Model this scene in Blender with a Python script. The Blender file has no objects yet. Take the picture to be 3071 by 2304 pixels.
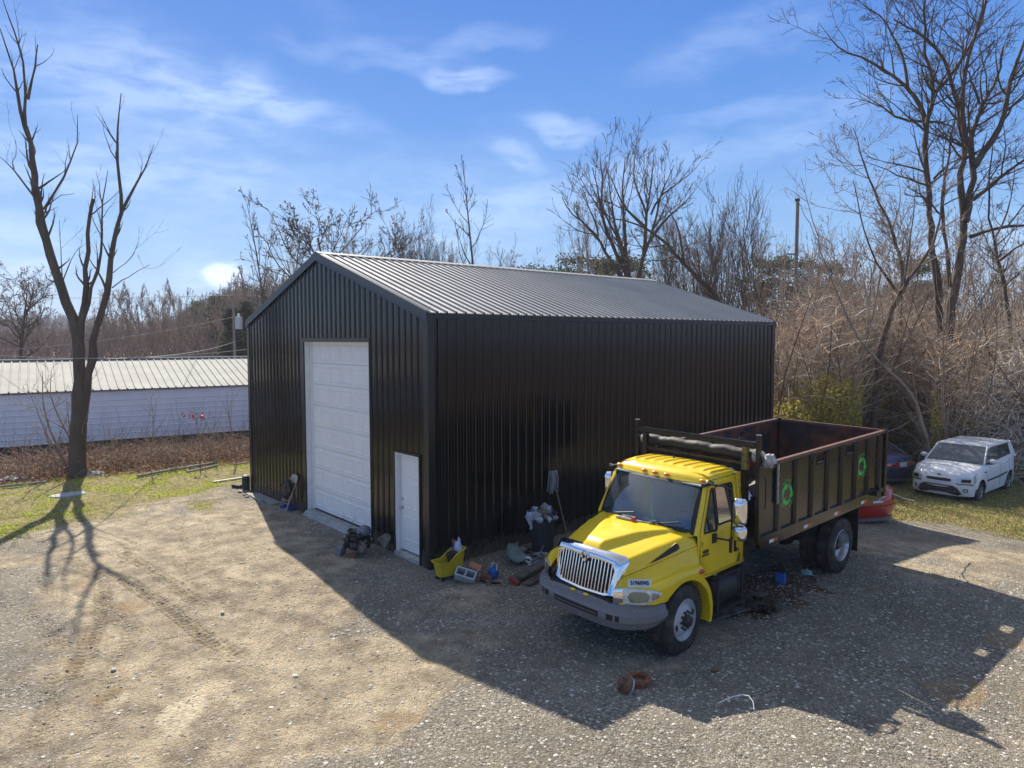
import bpy, math, random
import numpy as np
from mathutils import Vector, Matrix, Euler
R = math.radians
sc = bpy.context.scene
COL = sc.collection
PI = math.pi

# ------------------------------------------------------------------ camera
CAM = np.array([11.27776, -7.55451, 4.39893])
CD = np.array([-0.75801833, 0.64904203, -0.06444113])
CR = np.array([0.65045834, 0.75954077, -0.00132617])
CU = np.array([-0.04808492, 0.04292154, 0.99792063])
FPX = 2120.56
def ray(px, py):
    return CD + CR * ((px - 1535.5) / FPX) + CU * ((1152 - py) / FPX)
def at(px, py, D):
    return CAM + ray(px, py) * D
def gnd(px, py, z=0.0):
    v = ray(px, py)
    return CAM + v * ((z - CAM[2]) / v[2])
camd = bpy.data.cameras.new('camera'); camo = bpy.data.objects.new('camera', camd); COL.objects.link(camo)
camd.sensor_width = 36; camd.lens = FPX / 3071 * 36; camd.clip_end = 6000; camd.clip_start = 0.05
m = Matrix.Identity(4)
for i in range(3):
    m[i][0] = CR[i]; m[i][1] = CU[i]; m[i][2] = -CD[i]; m[i][3] = CAM[i]
camo.matrix_world = m
sc.camera = camo

# ------------------------------------------------------------------ mesh helpers
class MB:
    def __init__(s): s.v = []; s.f = []; s.m = []; s.T = None
    def add(s, vs, fs, mi=0):
        n = len(s.v)
        if s.T is not None: vs = [tuple(s.T @ Vector(v)) for v in vs]
        s.v.extend([tuple(float(c) for c in v) for v in vs])
        s.f.extend([tuple(i + n for i in f) for f in fs]); s.m.extend([mi] * len(fs))
        return s
    def box(s, c, d, rot=None, mi=0):
        hx, hy, hz = d[0] / 2, d[1] / 2, d[2] / 2
        vs = [Vector((x, y, z)) for x in (-hx, hx) for y in (-hy, hy) for z in (-hz, hz)]
        if rot is not None:
            M = Euler(rot).to_matrix(); vs = [M @ v for v in vs]
        vs = [v + Vector(c) for v in vs]
        return s.add(vs, [(0, 1, 3, 2), (4, 6, 7, 5), (0, 4, 5, 1), (2, 3, 7, 6), (0, 2, 6, 4), (1, 5, 7, 3)], mi)
    def bb(s, x0, x1, y0, y1, z0, z1, mi=0):
        return s.box(((x0 + x1) / 2, (y0 + y1) / 2, (z0 + z1) / 2), (abs(x1 - x0), abs(y1 - y0), abs(z1 - z0)), None, mi)
    def loft(s, rings, cap=(True, True), closed=True, mi=0):
        k = len(rings[0]); vs = [p for r in rings for p in r]; fs = []
        for i in range(len(rings) - 1):
            for j in range(k if closed else k - 1):
                a = i * k + j; b = i * k + (j + 1) % k
                fs.append((a, b, b + k, a + k))
        if cap[0] and closed: fs.append(tuple(range(k))[::-1])
        if cap[1] and closed: fs.append(tuple((len(rings) - 1) * k + j for j in range(k)))
        return s.add(vs, fs, mi)
    def tube(s, pts, r, n=8, cap=True, mi=0):
        pts = [Vector(p) for p in pts]; k = len(pts)
        rs = r if isinstance(r, (list, tuple)) else [r] * k
        rings = []; ref = None
        for i in range(k):
            t = (pts[min(i + 1, k - 1)] - pts[max(i - 1, 0)]).normalized()
            if ref is None: ref = Vector((0, 0, 1)) if abs(t.z) < .9 else Vector((1, 0, 0))
            a = (ref - t * ref.dot(t))
            if a.length < 1e-4: a = t.orthogonal()
            a.normalize(); b = t.cross(a); ref = a
            rings.append([pts[i] + (a * math.cos(2 * PI * j / n) + b * math.sin(2 * PI * j / n)) * rs[i] for j in range(n)])
        return s.loft(rings, (cap, cap), True, mi)
    def cyl(s, a, b, r, r2=None, n=16, mi=0, cap=True):
        return s.tube([a, b], [r, r if r2 is None else r2], n, cap, mi)
    def bar(s, a, b, w, h=None, mi=0):
        h = w if h is None else h
        a = Vector(a); b = Vector(b); t = (b - a).normalized()
        ref = Vector((0, 0, 1)) if abs(t.z) < .95 else Vector((1, 0, 0))
        x = t.cross(ref).normalized(); y = x.cross(t)
        rg = lambda p: [p + x * w / 2 * i + y * h / 2 * j for i, j in ((-1, -1), (1, -1), (1, 1), (-1, 1))]
        return s.loft([rg(a), rg(b)], (True, True), True, mi)
    def lathe(s, prof, o, ax='z', n=24, mi=0, closed=False):
        # prof: list of (radius, height) ; ax axis ; last joins first if closed
        o = Vector(o); rings = []
        for r_, h in prof:
            ring = []
            for j in range(n):
                c, q = math.cos(2 * PI * j / n) * r_, math.sin(2 * PI * j / n) * r_
                ring.append(o + (Vector((c, q, h)) if ax == 'z' else Vector((c, h, q)) if ax == 'y' else Vector((h, c, q))))
            rings.append(ring)
        if closed: rings.append(rings[0])
        return s.loft(rings, (False, False), True, mi)
    def prism(s, out, h0, h1, plane='xz', mi=0):
        # outline in plane, extruded on the third axis
        def P(u, v, w):
            return {'xz': (u, w, v), 'xy': (u, v, w), 'yz': (w, u, v)}[plane]
        k = len(out)
        vs = [P(u, v, h0) for u, v in out] + [P(u, v, h1) for u, v in out]
        fs = [tuple(range(k))[::-1], tuple(range(k, 2 * k))] + [(i, (i + 1) % k, k + (i + 1) % k, k + i) for i in range(k)]
        return s.add(vs, fs, mi)
    def ell(s, c, r, n=12, m_=8, mi=0, jit=0, rnd=None):
        vs = []; fs = []
        for i in range(m_ + 1):
            th = PI * i / m_
            for j in range(n):
                ph = 2 * PI * j / n
                q = 1 + ((rnd or random).uniform(-jit, jit) if jit else 0)
                vs.append((c[0] + r[0] * q * math.sin(th) * math.cos(ph), c[1] + r[1] * q * math.sin(th) * math.sin(ph), c[2] + r[2] * q * math.cos(th)))
        for i in range(m_):
            for j in range(n):
                a = i * n + j; b = i * n + (j + 1) % n
                fs.append((a, a + n, b + n, b))
        return s.add(vs, fs, mi)
    def grid(s, fn, us, vs_, mi=0, skip=None):
        nu, nv = len(us), len(vs_)
        vs = [fn(u, v) for u in us for v in vs_]
        fs = [(i * nv + j, (i + 1) * nv + j, (i + 1) * nv + j + 1, i * nv + j + 1) for i in range(nu - 1) for j in range(nv - 1)
              if not (skip and skip((us[i] + us[i + 1]) / 2, (vs_[j] + vs_[j + 1]) / 2))]
        return s.add(vs, fs, mi)
    def build(s, name, mats, parent=None, smooth=30, bevel=0, solid=0):
        me = bpy.data.meshes.new(name)
        me.from_pydata(s.v, [], s.f)
        if not isinstance(mats, (list, tuple)): mats = [mats]
        for q in mats: me.materials.append(q)
        if len(mats) > 1: me.polygons.foreach_set('material_index', s.m)
        import bmesh
        bm = bmesh.new(); bm.from_mesh(me)
        if smooth: bmesh.ops.remove_doubles(bm, verts=bm.verts, dist=1e-5)
        bmesh.ops.recalc_face_normals(bm, faces=bm.faces); bm.to_mesh(me); bm.free()
        if smooth:
            me.polygons.foreach_set('use_smooth', [True] * len(me.polygons)); me.set_sharp_from_angle(angle=R(smooth))
        o = bpy.data.objects.new(name, me); COL.objects.link(o)
        if parent: o.parent = parent
        if solid:
            q = o.modifiers.new('solid', 'SOLIDIFY'); q.thickness = solid; q.offset = 0
        if bevel:
            q = o.modifiers.new('bevel', 'BEVEL'); q.width = bevel; q.segments = 2; q.limit_method = 'ANGLE'; q.angle_limit = R(40)
        return o

def raw(name, V, F, mats, midx=None, smooth=False, parent=None):
    """numpy arrays V (n,3), F (m,k) to an object"""
    V = np.asarray(V, np.float32); F = np.asarray(F, np.int32)
    me = bpy.data.meshes.new(name); k = F.shape[1]
    me.vertices.add(len(V)); me.vertices.foreach_set('co', V.ravel())
    me.loops.add(F.size); me.loops.foreach_set('vertex_index', F.ravel())
    me.polygons.add(len(F)); me.polygons.foreach_set('loop_start', np.arange(0, F.size, k, dtype=np.int32))
    try: me.polygons.foreach_set('loop_total', np.full(len(F), k, np.int32))
    except Exception: pass
    if not isinstance(mats, (list, tuple)): mats = [mats]
    for q in mats: me.materials.append(q)
    if midx is not None: me.polygons.foreach_set('material_index', np.asarray(midx, np.int32))
    me.polygons.foreach_set('use_smooth', np.full(len(F), bool(smooth)))
    me.update(calc_edges=True)
    o = bpy.data.objects.new(name, me); COL.objects.link(o)
    if parent: o.parent = parent
    return o

def tag(o, label=None, cat=None, group=None, kind=None):
    if label: o['label'] = label
    if cat: o['category'] = cat
    if group: o['group'] = group
    if kind: o['kind'] = kind
    return o
def empty(name, loc=(0, 0, 0), rz=0, label=None, cat=None, group=None):
    o = bpy.data.objects.new(name, None); COL.objects.link(o); o.empty_display_size = .2
    o.location = loc; o.rotation_euler = (0, 0, rz)
    return tag(o, label, cat, group)
def copy_tree(o, parent=None):
    c = o.copy(); COL.objects.link(c); c.parent = parent
    for ch in list(o.children): copy_tree(ch, c)
    return c
def textmesh(name, body, size, mat_, parent, mw, depth=.002, bold=0.0, sx=1.0):
    cu = bpy.data.curves.new(name, 'FONT'); cu.body = body; cu.size = size; cu.extrude = depth; cu.align_x = 'CENTER'; cu.align_y = 'CENTER'; cu.offset = bold; cu.resolution_u = 2
    tmp = bpy.data.objects.new('tmp', cu); COL.objects.link(tmp)
    dg = bpy.context.evaluated_depsgraph_get()
    me = bpy.data.meshes.new_from_object(tmp.evaluated_get(dg)); bpy.data.objects.remove(tmp); bpy.data.curves.remove(cu)
    me.name = name; me.materials.clear(); me.materials.append(mat_)
    me.transform(mw @ Matrix.Diagonal((sx, 1, 1, 1)))
    o = bpy.data.objects.new(name, me); COL.objects.link(o); o.parent = parent
    return o

# numpy value noise
def _h(ix, iy, seed):
    n = (ix.astype(np.int64) * 374761393 + iy.astype(np.int64) * 668265263 + seed * 1442695041) & 0x7fffffff
    n = ((n ^ (n >> 13)) * 1274126177) & 0x7fffffff
    return ((n ^ (n >> 16)) & 0xffff) / 65535.0
def vn(x, y, s, seed=0):
    x = np.asarray(x, float) / s; y = np.asarray(y, float) / s
    ix = np.floor(x); iy = np.floor(y); fx = x - ix; fy = y - iy
    fx = fx * fx * (3 - 2 * fx); fy = fy * fy * (3 - 2 * fy)
    a = _h(ix, iy, seed); b = _h(ix + 1, iy, seed); c = _h(ix, iy + 1, seed); d = _h(ix + 1, iy + 1, seed)
    return (a * (1 - fx) + b * fx) * (1 - fy) + (c * (1 - fx) + d * fx) * fy
def fbm(x, y, s, o=4, seed=0):
    t = 0; a = .5; w = 0
    for i in range(o):
        t = t + a * vn(x, y, s, seed + i * 17); w += a; a *= .5; s = s / 2.03
    return t / w
def sst(a, b, x):
    t = np.clip((np.asarray(x, float) - a) / (b - a), 0, 1); return t * t * (3 - 2 * t)

# ------------------------------------------------------------------ materials
def mat(name, col, rough=.6, metal=0.0, var=0.0, vscale=3.0, bump=0.0, bscale=20.0, spec=.5, coat=0.0, col2=None, mix=(.4, .6), mscale=4.0, rvar=0.0, island=None, trans=0, alpha=1, sub=None, emis=None, stretch=None, leaf=0, splash=0):
    m_ = bpy.data.materials.new(name); m_.use_nodes = True; nt = m_.node_tree; N = nt.nodes; L = nt.links
    b = N['Principled BSDF']; b.inputs['Base Color'].default_value = (*col, 1); b.inputs['Roughness'].default_value = rough
    b.inputs['Metallic'].default_value = metal; b.inputs['Specular IOR Level'].default_value = spec; b.inputs['Coat Weight'].default_value = coat
    b.inputs['Coat Roughness'].default_value = .08
    if sub: b.inputs['Subsurface Weight'].default_value = sub
    if trans: b.inputs['Transmission Weight'].default_value = trans
    if emis: b.inputs['Emission Color'].default_value = (*emis[:3], 1); b.inputs['Emission Strength'].default_value = emis[3]
    tc = N.new('ShaderNodeTexCoord'); src = tc.outputs['Object']
    if stretch:
        mp = N.new('ShaderNodeMapping'); mp.inputs['Scale'].default_value = stretch; L.new(src, mp.inputs['Vector']); src = mp.outputs[0]
    cs = None
    def noise(scale, det=5):
        n = N.new('ShaderNodeTexNoise'); n.inputs['Scale'].default_value = scale; n.inputs['Detail'].default_value = det; n.inputs['Roughness'].default_value = .6
        L.new(src, n.inputs['Vector']); return n.outputs[0]
    def mixc(f, a, c):
        x = N.new('ShaderNodeMix'); x.data_type = 'RGBA'
        L.new(f, x.inputs[0])
        for i, q in ((6, a), (7, c)):
            if isinstance(q, tuple): x.inputs[i].default_value = (*q, 1)
            else: L.new(q, x.inputs[i])
        return x.outputs[2]
    if col2 is not None:
        mr = N.new('ShaderNodeMapRange'); mr.inputs[1].default_value = mix[0]; mr.inputs[2].default_value = mix[1]; L.new(noise(mscale, 7), mr.inputs[0])
        cs = mixc(mr.outputs[0], col, col2)
    if island:
        g = N.new('ShaderNodeNewGeometry'); cr = N.new('ShaderNodeValToRGB'); L.new(g.outputs['Random Per Island'], cr.inputs[0])
        e = cr.color_ramp.elements
        while len(e) < len(island): e.new(.5)
        for i, c in enumerate(island): e[i].position = i / (len(island) - 1); e[i].color = (*c, 1)
        cs = cr.outputs[0]
    if var:
        mr = N.new('ShaderNodeMapRange'); mr.inputs[1].default_value = .3; mr.inputs[2].default_value = .7; mr.inputs[3].default_value = 1 - var; mr.inputs[4].default_value = 1 + var
        L.new(noise(vscale), mr.inputs[0])
        hs = N.new('ShaderNodeHueSaturation'); L.new(mr.outputs[0], hs.inputs['Value'])
        if cs is not None: L.new(cs, hs.inputs['Color'])
        else: hs.inputs['Color'].default_value = (*col, 1)
        cs = hs.outputs[0]
    if splash:      # dried mud splashed up from the yard
        sx = N.new('ShaderNodeSeparateXYZ'); L.new(tc.outputs['Object'], sx.inputs[0]); z_ = N.new('ShaderNodeMapRange'); z_.inputs[1].default_value = splash; z_.inputs[2].default_value = -.05; L.new(sx.outputs[2], z_.inputs[0])
        k_ = N.new('ShaderNodeMath'); k_.operation = 'MULTIPLY'; L.new(z_.outputs[0], k_.inputs[0]); L.new(noise(7, 6), k_.inputs[1]); q_ = N.new('ShaderNodeMapRange'); q_.inputs[1].default_value = .18; q_.inputs[2].default_value = .6; L.new(k_.outputs[0], q_.inputs[0])
        cs = mixc(q_.outputs[0], cs if cs is not None else col, (.11, .092, .07)); L.new(mixc(q_.outputs[0], (rough,) * 3, (.9, .9, .9)), b.inputs['Roughness'])
    if cs is not None: L.new(cs, b.inputs['Base Color'])
    if rvar:
        mr = N.new('ShaderNodeMapRange'); mr.inputs[1].default_value = .3; mr.inputs[2].default_value = .7; mr.inputs[3].default_value = max(0.02, rough - rvar); mr.inputs[4].default_value = rough + rvar
        L.new(noise(vscale * 1.7), mr.inputs[0]); L.new(mr.outputs[0], b.inputs['Roughness'])
    if bump:
        bp = N.new('ShaderNodeBump'); bp.inputs['Strength'].default_value = bump; bp.inputs['Distance'].default_value = .02
        L.new(noise(bscale, 6), bp.inputs['Height']); L.new(bp.outputs[0], b.inputs['Normal'])
    if leaf:
        t = N.new('ShaderNodeBsdfTranslucent'); mxs = N.new('ShaderNodeMixShader'); mxs.inputs[0].default_value = leaf
        if cs is not None: L.new(cs, t.inputs[0])
        else: t.inputs[0].default_value = (*col, 1)
        L.new(b.outputs[0], mxs.inputs[1]); L.new(t.outputs[0], mxs.inputs[2]); L.new(mxs.outputs[0], N['Material Output'].inputs[0])
    return m_
def glassmat(name, tint, refl=.10, rough=.02, dirt=.0):
    m_ = bpy.data.materials.new(name); m_.use_nodes = True; nt = m_.node_tree; N = nt.nodes; L = nt.links; N.clear()
    o = N.new('ShaderNodeOutputMaterial'); t = N.new('ShaderNodeBsdfTransparent'); t.inputs[0].default_value = (*tint, 1)
    g = N.new('ShaderNodeBsdfGlossy'); g.inputs['Roughness'].default_value = rough; g.inputs[0].default_value = (.9, .95, 1, 1)
    fr = N.new('ShaderNodeLayerWeight'); fr.inputs[0].default_value = .25
    mr = N.new('ShaderNodeMapRange'); mr.inputs[3].default_value = refl; mr.inputs[4].default_value = 1; L.new(fr.outputs['Fresnel'], mr.inputs[0])
    mx = N.new('ShaderNodeMixShader'); L.new(mr.outputs[0], mx.inputs[0]); L.new(t.outputs[0], mx.inputs[1]); L.new(g.outputs[0], mx.inputs[2])
    last = mx.outputs[0]
    if dirt:
        d = N.new('ShaderNodeBsdfDiffuse'); d.inputs[0].default_value = (.35, .36, .36, 1)
        tc = N.new('ShaderNodeTexCoord'); n = N.new('ShaderNodeTexNoise'); n.inputs['Scale'].default_value = 2.5; n.inputs['Detail'].default_value = 6; L.new(tc.outputs['Object'], n.inputs[0])
        q = N.new('ShaderNodeMapRange'); q.inputs[1].default_value = .3; q.inputs[2].default_value = .8; q.inputs[3].default_value = dirt * .4; q.inputs[4].default_value = dirt * 1.4; L.new(n.outputs[0], q.inputs[0])
        m2 = N.new('ShaderNodeMixShader'); L.new(q.outputs[0], m2.inputs[0]); L.new(last, m2.inputs[1]); L.new(d.outputs[0], m2.inputs[2]); last = m2.outputs[0]
    L.new(last, o.inputs[0]); return m_

M = {}
M['black_metal'] = mat('black_metal', (.005, .005, .007), .14, 0, .12, 1.3, .03, 5, spec=.45, splash=.55)
M['black_trim'] = mat('black_trim', (.014, .014, .017), .32, 0, .1, 2)
M['roof_metal'] = mat('roof_metal', (.30, .30, .295), .62, .1, .10, .8, .02, 8, rvar=.08)
M['roof_trim'] = mat('roof_trim', (.07, .075, .085), .4, .3, .1, 2)
M['white_door'] = mat('white_door', (.80, .81, .81), .45, 0, .04, 2, .02, 60)
M['white_frame'] = mat('white_frame', (.78, .78, .77), .5, 0, .05, 3)
M['concrete'] = mat('concrete', (.33, .33, .32), .9, 0, .2, 5, .3, 40)
M['steel'] = mat('steel', (.5, .5, .5), .3, 1)
M['yellow'] = mat('yellow_paint', (.82, .57, .010), .30, 0, .05, 2.5, .02, 3, col2=(.60, .42, .03), mix=(.56, .85), mscale=5, coat=.3, rvar=.06)
M['chrome'] = mat('chrome', (.78, .78, .80), .10, 1, 0, 8, .02, 12, rvar=.04)
M['rubber'] = mat('rubber', (.022, .021, .020), .85, 0, .3, 6, .4, 60, col2=(.085, .075, .06), mix=(.48, .72), mscale=5)
M['dark'] = mat('dark_plastic', (.012, .012, .013), .55)
M['gasket'] = mat('gasket', (.008, .008, .01), .45)
M['bumper'] = mat('grey_plastic', (.155, .157, .175), .5, 0, .12, 3, .05, 60)
M['amber'] = mat('amber_lens', (.75, .15, .01), .2, 0, coat=.5)
M['redlens'] = mat('red_lens', (.55, .015, .01), .15, 0, coat=.6)
M['clear'] = mat('clear_lens', (.60, .62, .60), .14, .1, .3, 25, coat=.6)
M['yellow2'] = mat('dirty_yellow', (.22, .16, .03), .6, 0, .3, 8, col2=(.06, .05, .03), mix=(.5, .7), mscale=9)
M['wheel_white'] = mat('painted_steel', (.42, .44, .47), .5, 0, .2, 6, .05, 30, col2=(.28, .25, .2), mix=(.55, .8), mscale=9)
M['alloy'] = mat('alloy', (.45, .46, .48), .28, .8, .1, 8)
M['hub'] = mat('hub_iron', (.045, .04, .038), .6, .3, .3, 20)
M['boxblack'] = mat('box_paint', (.009, .009, .009), .19, 0, .3, 3, .10, 2.2, rvar=.12, col2=(.035, .031, .027), mix=(.55, .85), mscale=2.5)
M['rust'] = mat('rusty_steel', (.022, .018, .016), .75, .1, .3, 4, .2, 30, col2=(.16, .045, .025), mix=(.44, .62), mscale=1.7)
M['rustrail'] = mat('rusty_rail', (.15, .075, .058), .75, .1, .3, 8, .2, 40, col2=(.12, .05, .04), mix=(.5, .7), mscale=9)
M['chassis'] = mat('chassis', (.018, .017, .016), .7, .2, .4, 8, .2, 30)
M['vinyl'] = mat('vinyl_tarp', (.016, .016, .018), .62, 0, .3, 8, .3, 9)
M['greydirty'] = mat('dirty_white', (.42, .41, .38), .8, 0, .4, 15, .3, 40)
M['wglass'] = glassmat('windshield_glass', (.62, .76, .80), .13, .02, .12)
M['sglass'] = glassmat('side_glass', (.38, .47, .44), .16, .02, .02)
M['seat'] = mat('seat_fabric', (.30, .36, .38), .9, 0, .1, 6)
M['dash'] = mat('dash', (.05, .055, .06), .7)
M['limecloth'] = mat('hivis_cloth', (.35, .62, .25), .8)
M['green'] = mat('green_decal', (.05, .55, .07), .45, 0, .15, 20)
M['green2'] = mat('green_decal_dark', (.04, .30, .14), .45, 0, .15, 20)
M['white'] = mat('white_paint', (.78, .79, .82), .28, 0, .05, 2, coat=.3)
M['carwhite'] = mat('dusty_white_paint', (.78, .79, .82), .34, 0, .06, 2.5, coat=.15, rvar=.08)
M['carblue'] = mat('dark_blue_paint', (.06, .075, .14), .25, .2, .1, 4, coat=.5)
M['carred'] = mat('red_paint', (.40, .012, .012), .28, 0, .06, 3, coat=.5)
M['carglass'] = mat('dark_car_glass', (.025, .03, .033), .08, 0, .1, 4, spec=.8)
M['carglass2'] = mat('grey_windshield', (.10, .11, .12), .18, 0, .25, 3.5, spec=.9)
M['plate'] = mat('plate', (.62, .68, .72), .5)
M['ink'] = mat('ink', (.015, .02, .05), .6)
M['redtape'] = mat('red_tape', (.62, .09, .03), .4)
M['whitetape'] = mat('white_tape', (.72, .72, .70), .4)
# ------------------------------------------------------------------ terrain height
def zg(x, y):
    x = np.asarray(x, float); y = np.asarray(y, float)
    near = np.interp(y, [-6, -2, .7, 5.6, 9, 12, 17, 40], [-.14, -.11, -.10, .04, -.10, -.34, -.50, -.50])
    w = sst(-1.6, 1.2, x)
    return -.045 * (1 - w) + near * w
def zgs(x, y): return float(zg(x, y))

# ------------------------------------------------------------------ the metal building
W_, L_, H_, RZ = 9.29, 12.65, 4.88, 6.40
def rib_profile(length, pitch=.2286):
    us = []
    n = int(length / pitch) + 2
    for i in range(n):
        o = i * pitch
        for du, h in ((-.030, 0), (-.014, .028), (.014, .028), (.030, 0), (.062, 0), (.070, .004), (.084, .004), (.092, 0), (.135, 0), (.143, .004), (.157, .004), (.165, 0)):
            u = o + du
            if 0 < u < length: us.append((u, h))
    us = [(0, 0)] + us + [(length, 0)]
    return us
bld = empty('metal_building', (0, 0, 0), 0, 'tall black ribbed metal garage building with a grey metal gable roof and white doors', 'building')
TANR = (RZ - H_) / (W_ / 2)
def ztop_gable(u): return H_ + TANR * (W_ / 2 - abs(u - W_ / 2))
def wallmesh(mb, length, ztop, pos, openings=(), z0=-.30):
    prof = rib_profile(length)
    cuts = sorted(set([c for o in openings for c in o[:2]] + ([length / 2] if ztop is ztop_gable else [])))
    pr = list(prof)
    for c in cuts:
        h = float(np.interp(c, [p[0] for p in prof], [p[1] for p in prof])); pr.append((c, h))
    pr = sorted(pr)
    for (u0, h0), (u1, h1) in zip(pr[:-1], pr[1:]):
        if u1 - u0 < 1e-5: continue
        b = z0; mid = (u0 + u1) / 2
        for o in openings:
            if o[0] < mid < o[1]: b = o[2]
        mb.add([pos(u0, h0, b), pos(u1, h1, b), pos(u1, h1, ztop(u1)), pos(u0, h0, ztop(u0))], [(0, 1, 2, 3)])
GX0, GX1, GH = -5.50, -2.23, 4.32        # garage opening
MX0, MX1, MH = -1.25, -.324, 2.08        # walk door opening
mb = MB(); wallmesh(mb, W_, ztop_gable, lambda u, h, z: (-W_ + u, -h, z), [(GX0 + W_, GX1 + W_, GH), (MX0 + W_, MX1 + W_, MH)])
mb.build('front_wall', M['black_metal'], bld, smooth=0)
mb = MB(); wallmesh(mb, L_, lambda u: H_, lambda u, h, z: (h, u, z)); mb.build('side_wall', M['black_metal'], bld, smooth=0)
mb = MB(); wallmesh(mb, L_, lambda u: H_, lambda u, h, z: (-W_ - h, u, z)); mb.build('side_wall', M['black_metal'], bld, smooth=0)
mb = MB(); wallmesh(mb, W_, ztop_gable, lambda u, h, z: (-W_ + u, L_ + h, z)); mb.build('rear_wall', M['black_metal'], bld, smooth=0)
# roof panels: ribs run down the slope
sl = math.hypot(W_ / 2, RZ - H_); ca, sa = (W_ / 2) / sl, (RZ - H_) / sl
OV = .06
for side in (1, -1):
    mb = MB()
    prof = rib_profile(L_ + .10)
    def rp(u, h, d):   # d = distance from ridge down the slope
        x = -W_ / 2 + side * (d * ca + h * sa); z = RZ + .03 - d * sa + h * ca
        return (x, u - .05, z)
    for (u0, h0), (u1, h1) in zip(prof[:-1], prof[1:]):
        h0 *= 1.2; h1 *= 1.2
        e = sl + OV
        mb.add([rp(u0, h0, .02), rp(u1, h1, .02), rp(u1, h1, e), rp(u0, h0, e), rp(u0, h0 - .02, e), rp(u1, h1 - .02, e)], [(0, 1, 2, 3), (3, 2, 5, 4)])
    for k in range(56):      # screws along each purlin line
        for d in (.35, 1.05, 1.75, 2.45, 3.15, 3.85, 4.55):
            x, y, z = rp(.05 + k * .2286 + .045, .003, d); mb.box((x, y, z), (.018, .018, .014), (0, side * math.atan2(sa, ca), 0), 1)
    mb.build('roof_panel', [M['roof_metal'], M['roof_trim']], bld, smooth=0)
mb = MB()   # ridge cap
for side in (1, -1):
    a = Vector((-W_ / 2, 0, RZ + .070)); q = Vector((side * ca, 0, -sa)); nrm = Vector((side * sa, 0, ca))
    p = [a + q * 0, a + q * .20, a + q * .215 - nrm * .016]
    for i in range(2):
        mb.add([p[i] + Vector((0, -.07, 0)), p[i + 1] + Vector((0, -.07, 0)), p[i + 1] + Vector((0, L_ + .07, 0)), p[i] + Vector((0, L_ + .07, 0))], [(0, 1, 2, 3)])
mb.build('ridge_cap', M['roof_metal'], bld, smooth=0, solid=.004)
mb = MB()   # dark foam closures under the cap
for side in (1, -1):
    q = Vector((side * ca, 0, -sa)); nrm = Vector((side * sa, 0, ca)); a = Vector((-W_ / 2, 0, RZ + .035)) + q * .17
    mb.add([a + Vector((0, -.04, 0)), a + Vector((0, L_ + .04, 0)), a + Vector((0, L_ + .04, 0)) + nrm * .032, a + Vector((0, -.04, 0)) + nrm * .032], [(0, 1, 2, 3)])
mb.build('ridge_closure', M['gasket'], bld, smooth=0)
for yy, sg in ((-.056, -1), (L_ + .056, 1)):     # rake trims front and back
    for side in (1, -1):
        mb = MB()
        a = Vector((-W_ / 2, yy, RZ + .055)); b = a + Vector((side * ca, 0, -sa)) * (sl + .05)
        dn = Vector((0, 0, -.20)); th = Vector((0, sg * .012, 0)); lip = Vector((0, sg * .022, 0))
        mb.add([a, b, b + dn, a + dn, a + th, b + th, b + dn + th, a + dn + th], [(0, 1, 2, 3), (4, 5, 6, 7), (0, 1, 5, 4), (3, 2, 6, 7), (1, 2, 6, 5)])
        mb.add([a + dn * .84 + lip, b + dn * .84 + lip, b + dn + lip * 1.3, a + dn + lip * 1.3, a + dn * .84, b + dn * .84, b + dn, a + dn], [(0, 1, 2, 3), (4, 5, 1, 0), (7, 6, 2, 3)])
        top = Vector((side * -.0, -sg * .14, .012))
        mb.add([a + th, b + th, b + th + top, a + th + top], [(0, 1, 2, 3)])
        mb.build('rake_trim', M['roof_trim'], bld, smooth=0)
for cx_, cy_ in ((0, 0), (-W_, 0), (0, L_), (-W_, L_)):
    mb = MB(); sx = 1 if cx_ == 0 else -1; sy = -1 if cy_ == 0 else 1
    o = .034
    mb.bb(cx_ - sx * .115, cx_ + sx * o, cy_ + sy * (o - .004), cy_ + sy * o, -.3, H_ - .02)
    mb.bb(cx_ + sx * (o - .004), cx_ + sx * o, cy_ - sy * .115, cy_ + sy * (o - .0045), -.3, H_ - .02)
    mb.bb(cx_ - sx * .125, cx_ - sx * .1152, cy_ + sy * .0, cy_ + sy * o, -.3, H_ - .02)
    mb.build('corner_trim', M['black_trim'], bld, smooth=0)
for xe in (.037, -W_ - .037): mb = MB(); mb.bb(xe - .006, xe + .006, .12, L_ - .12, H_ - .10, H_ + .0); mb.build('eave_trim', M['black_trim'], bld, smooth=0)
for x0, x1, zt in ((GX0, GX1, GH), (MX0, MX1, MH)):
    mb = MB(); w = .09 if zt > 3 else .04
    lw = .17 if zt > 3 else .03
    mb.bb(x0 - lw, x0, -.034, .005, -.2, zt + w); mb.bb(x1, x1 + .03, -.034, .005, -.2, zt + w); mb.bb(x0 + .0005, x1 - .0005, -.036, .005, zt, zt + w)
    mb.bb(x0 - lw - .02, x1 + .05, -.052, -.0365, zt + w - .012, zt + w)
    mb.build('opening_trim', M['black_trim'], bld, smooth=0)
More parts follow.
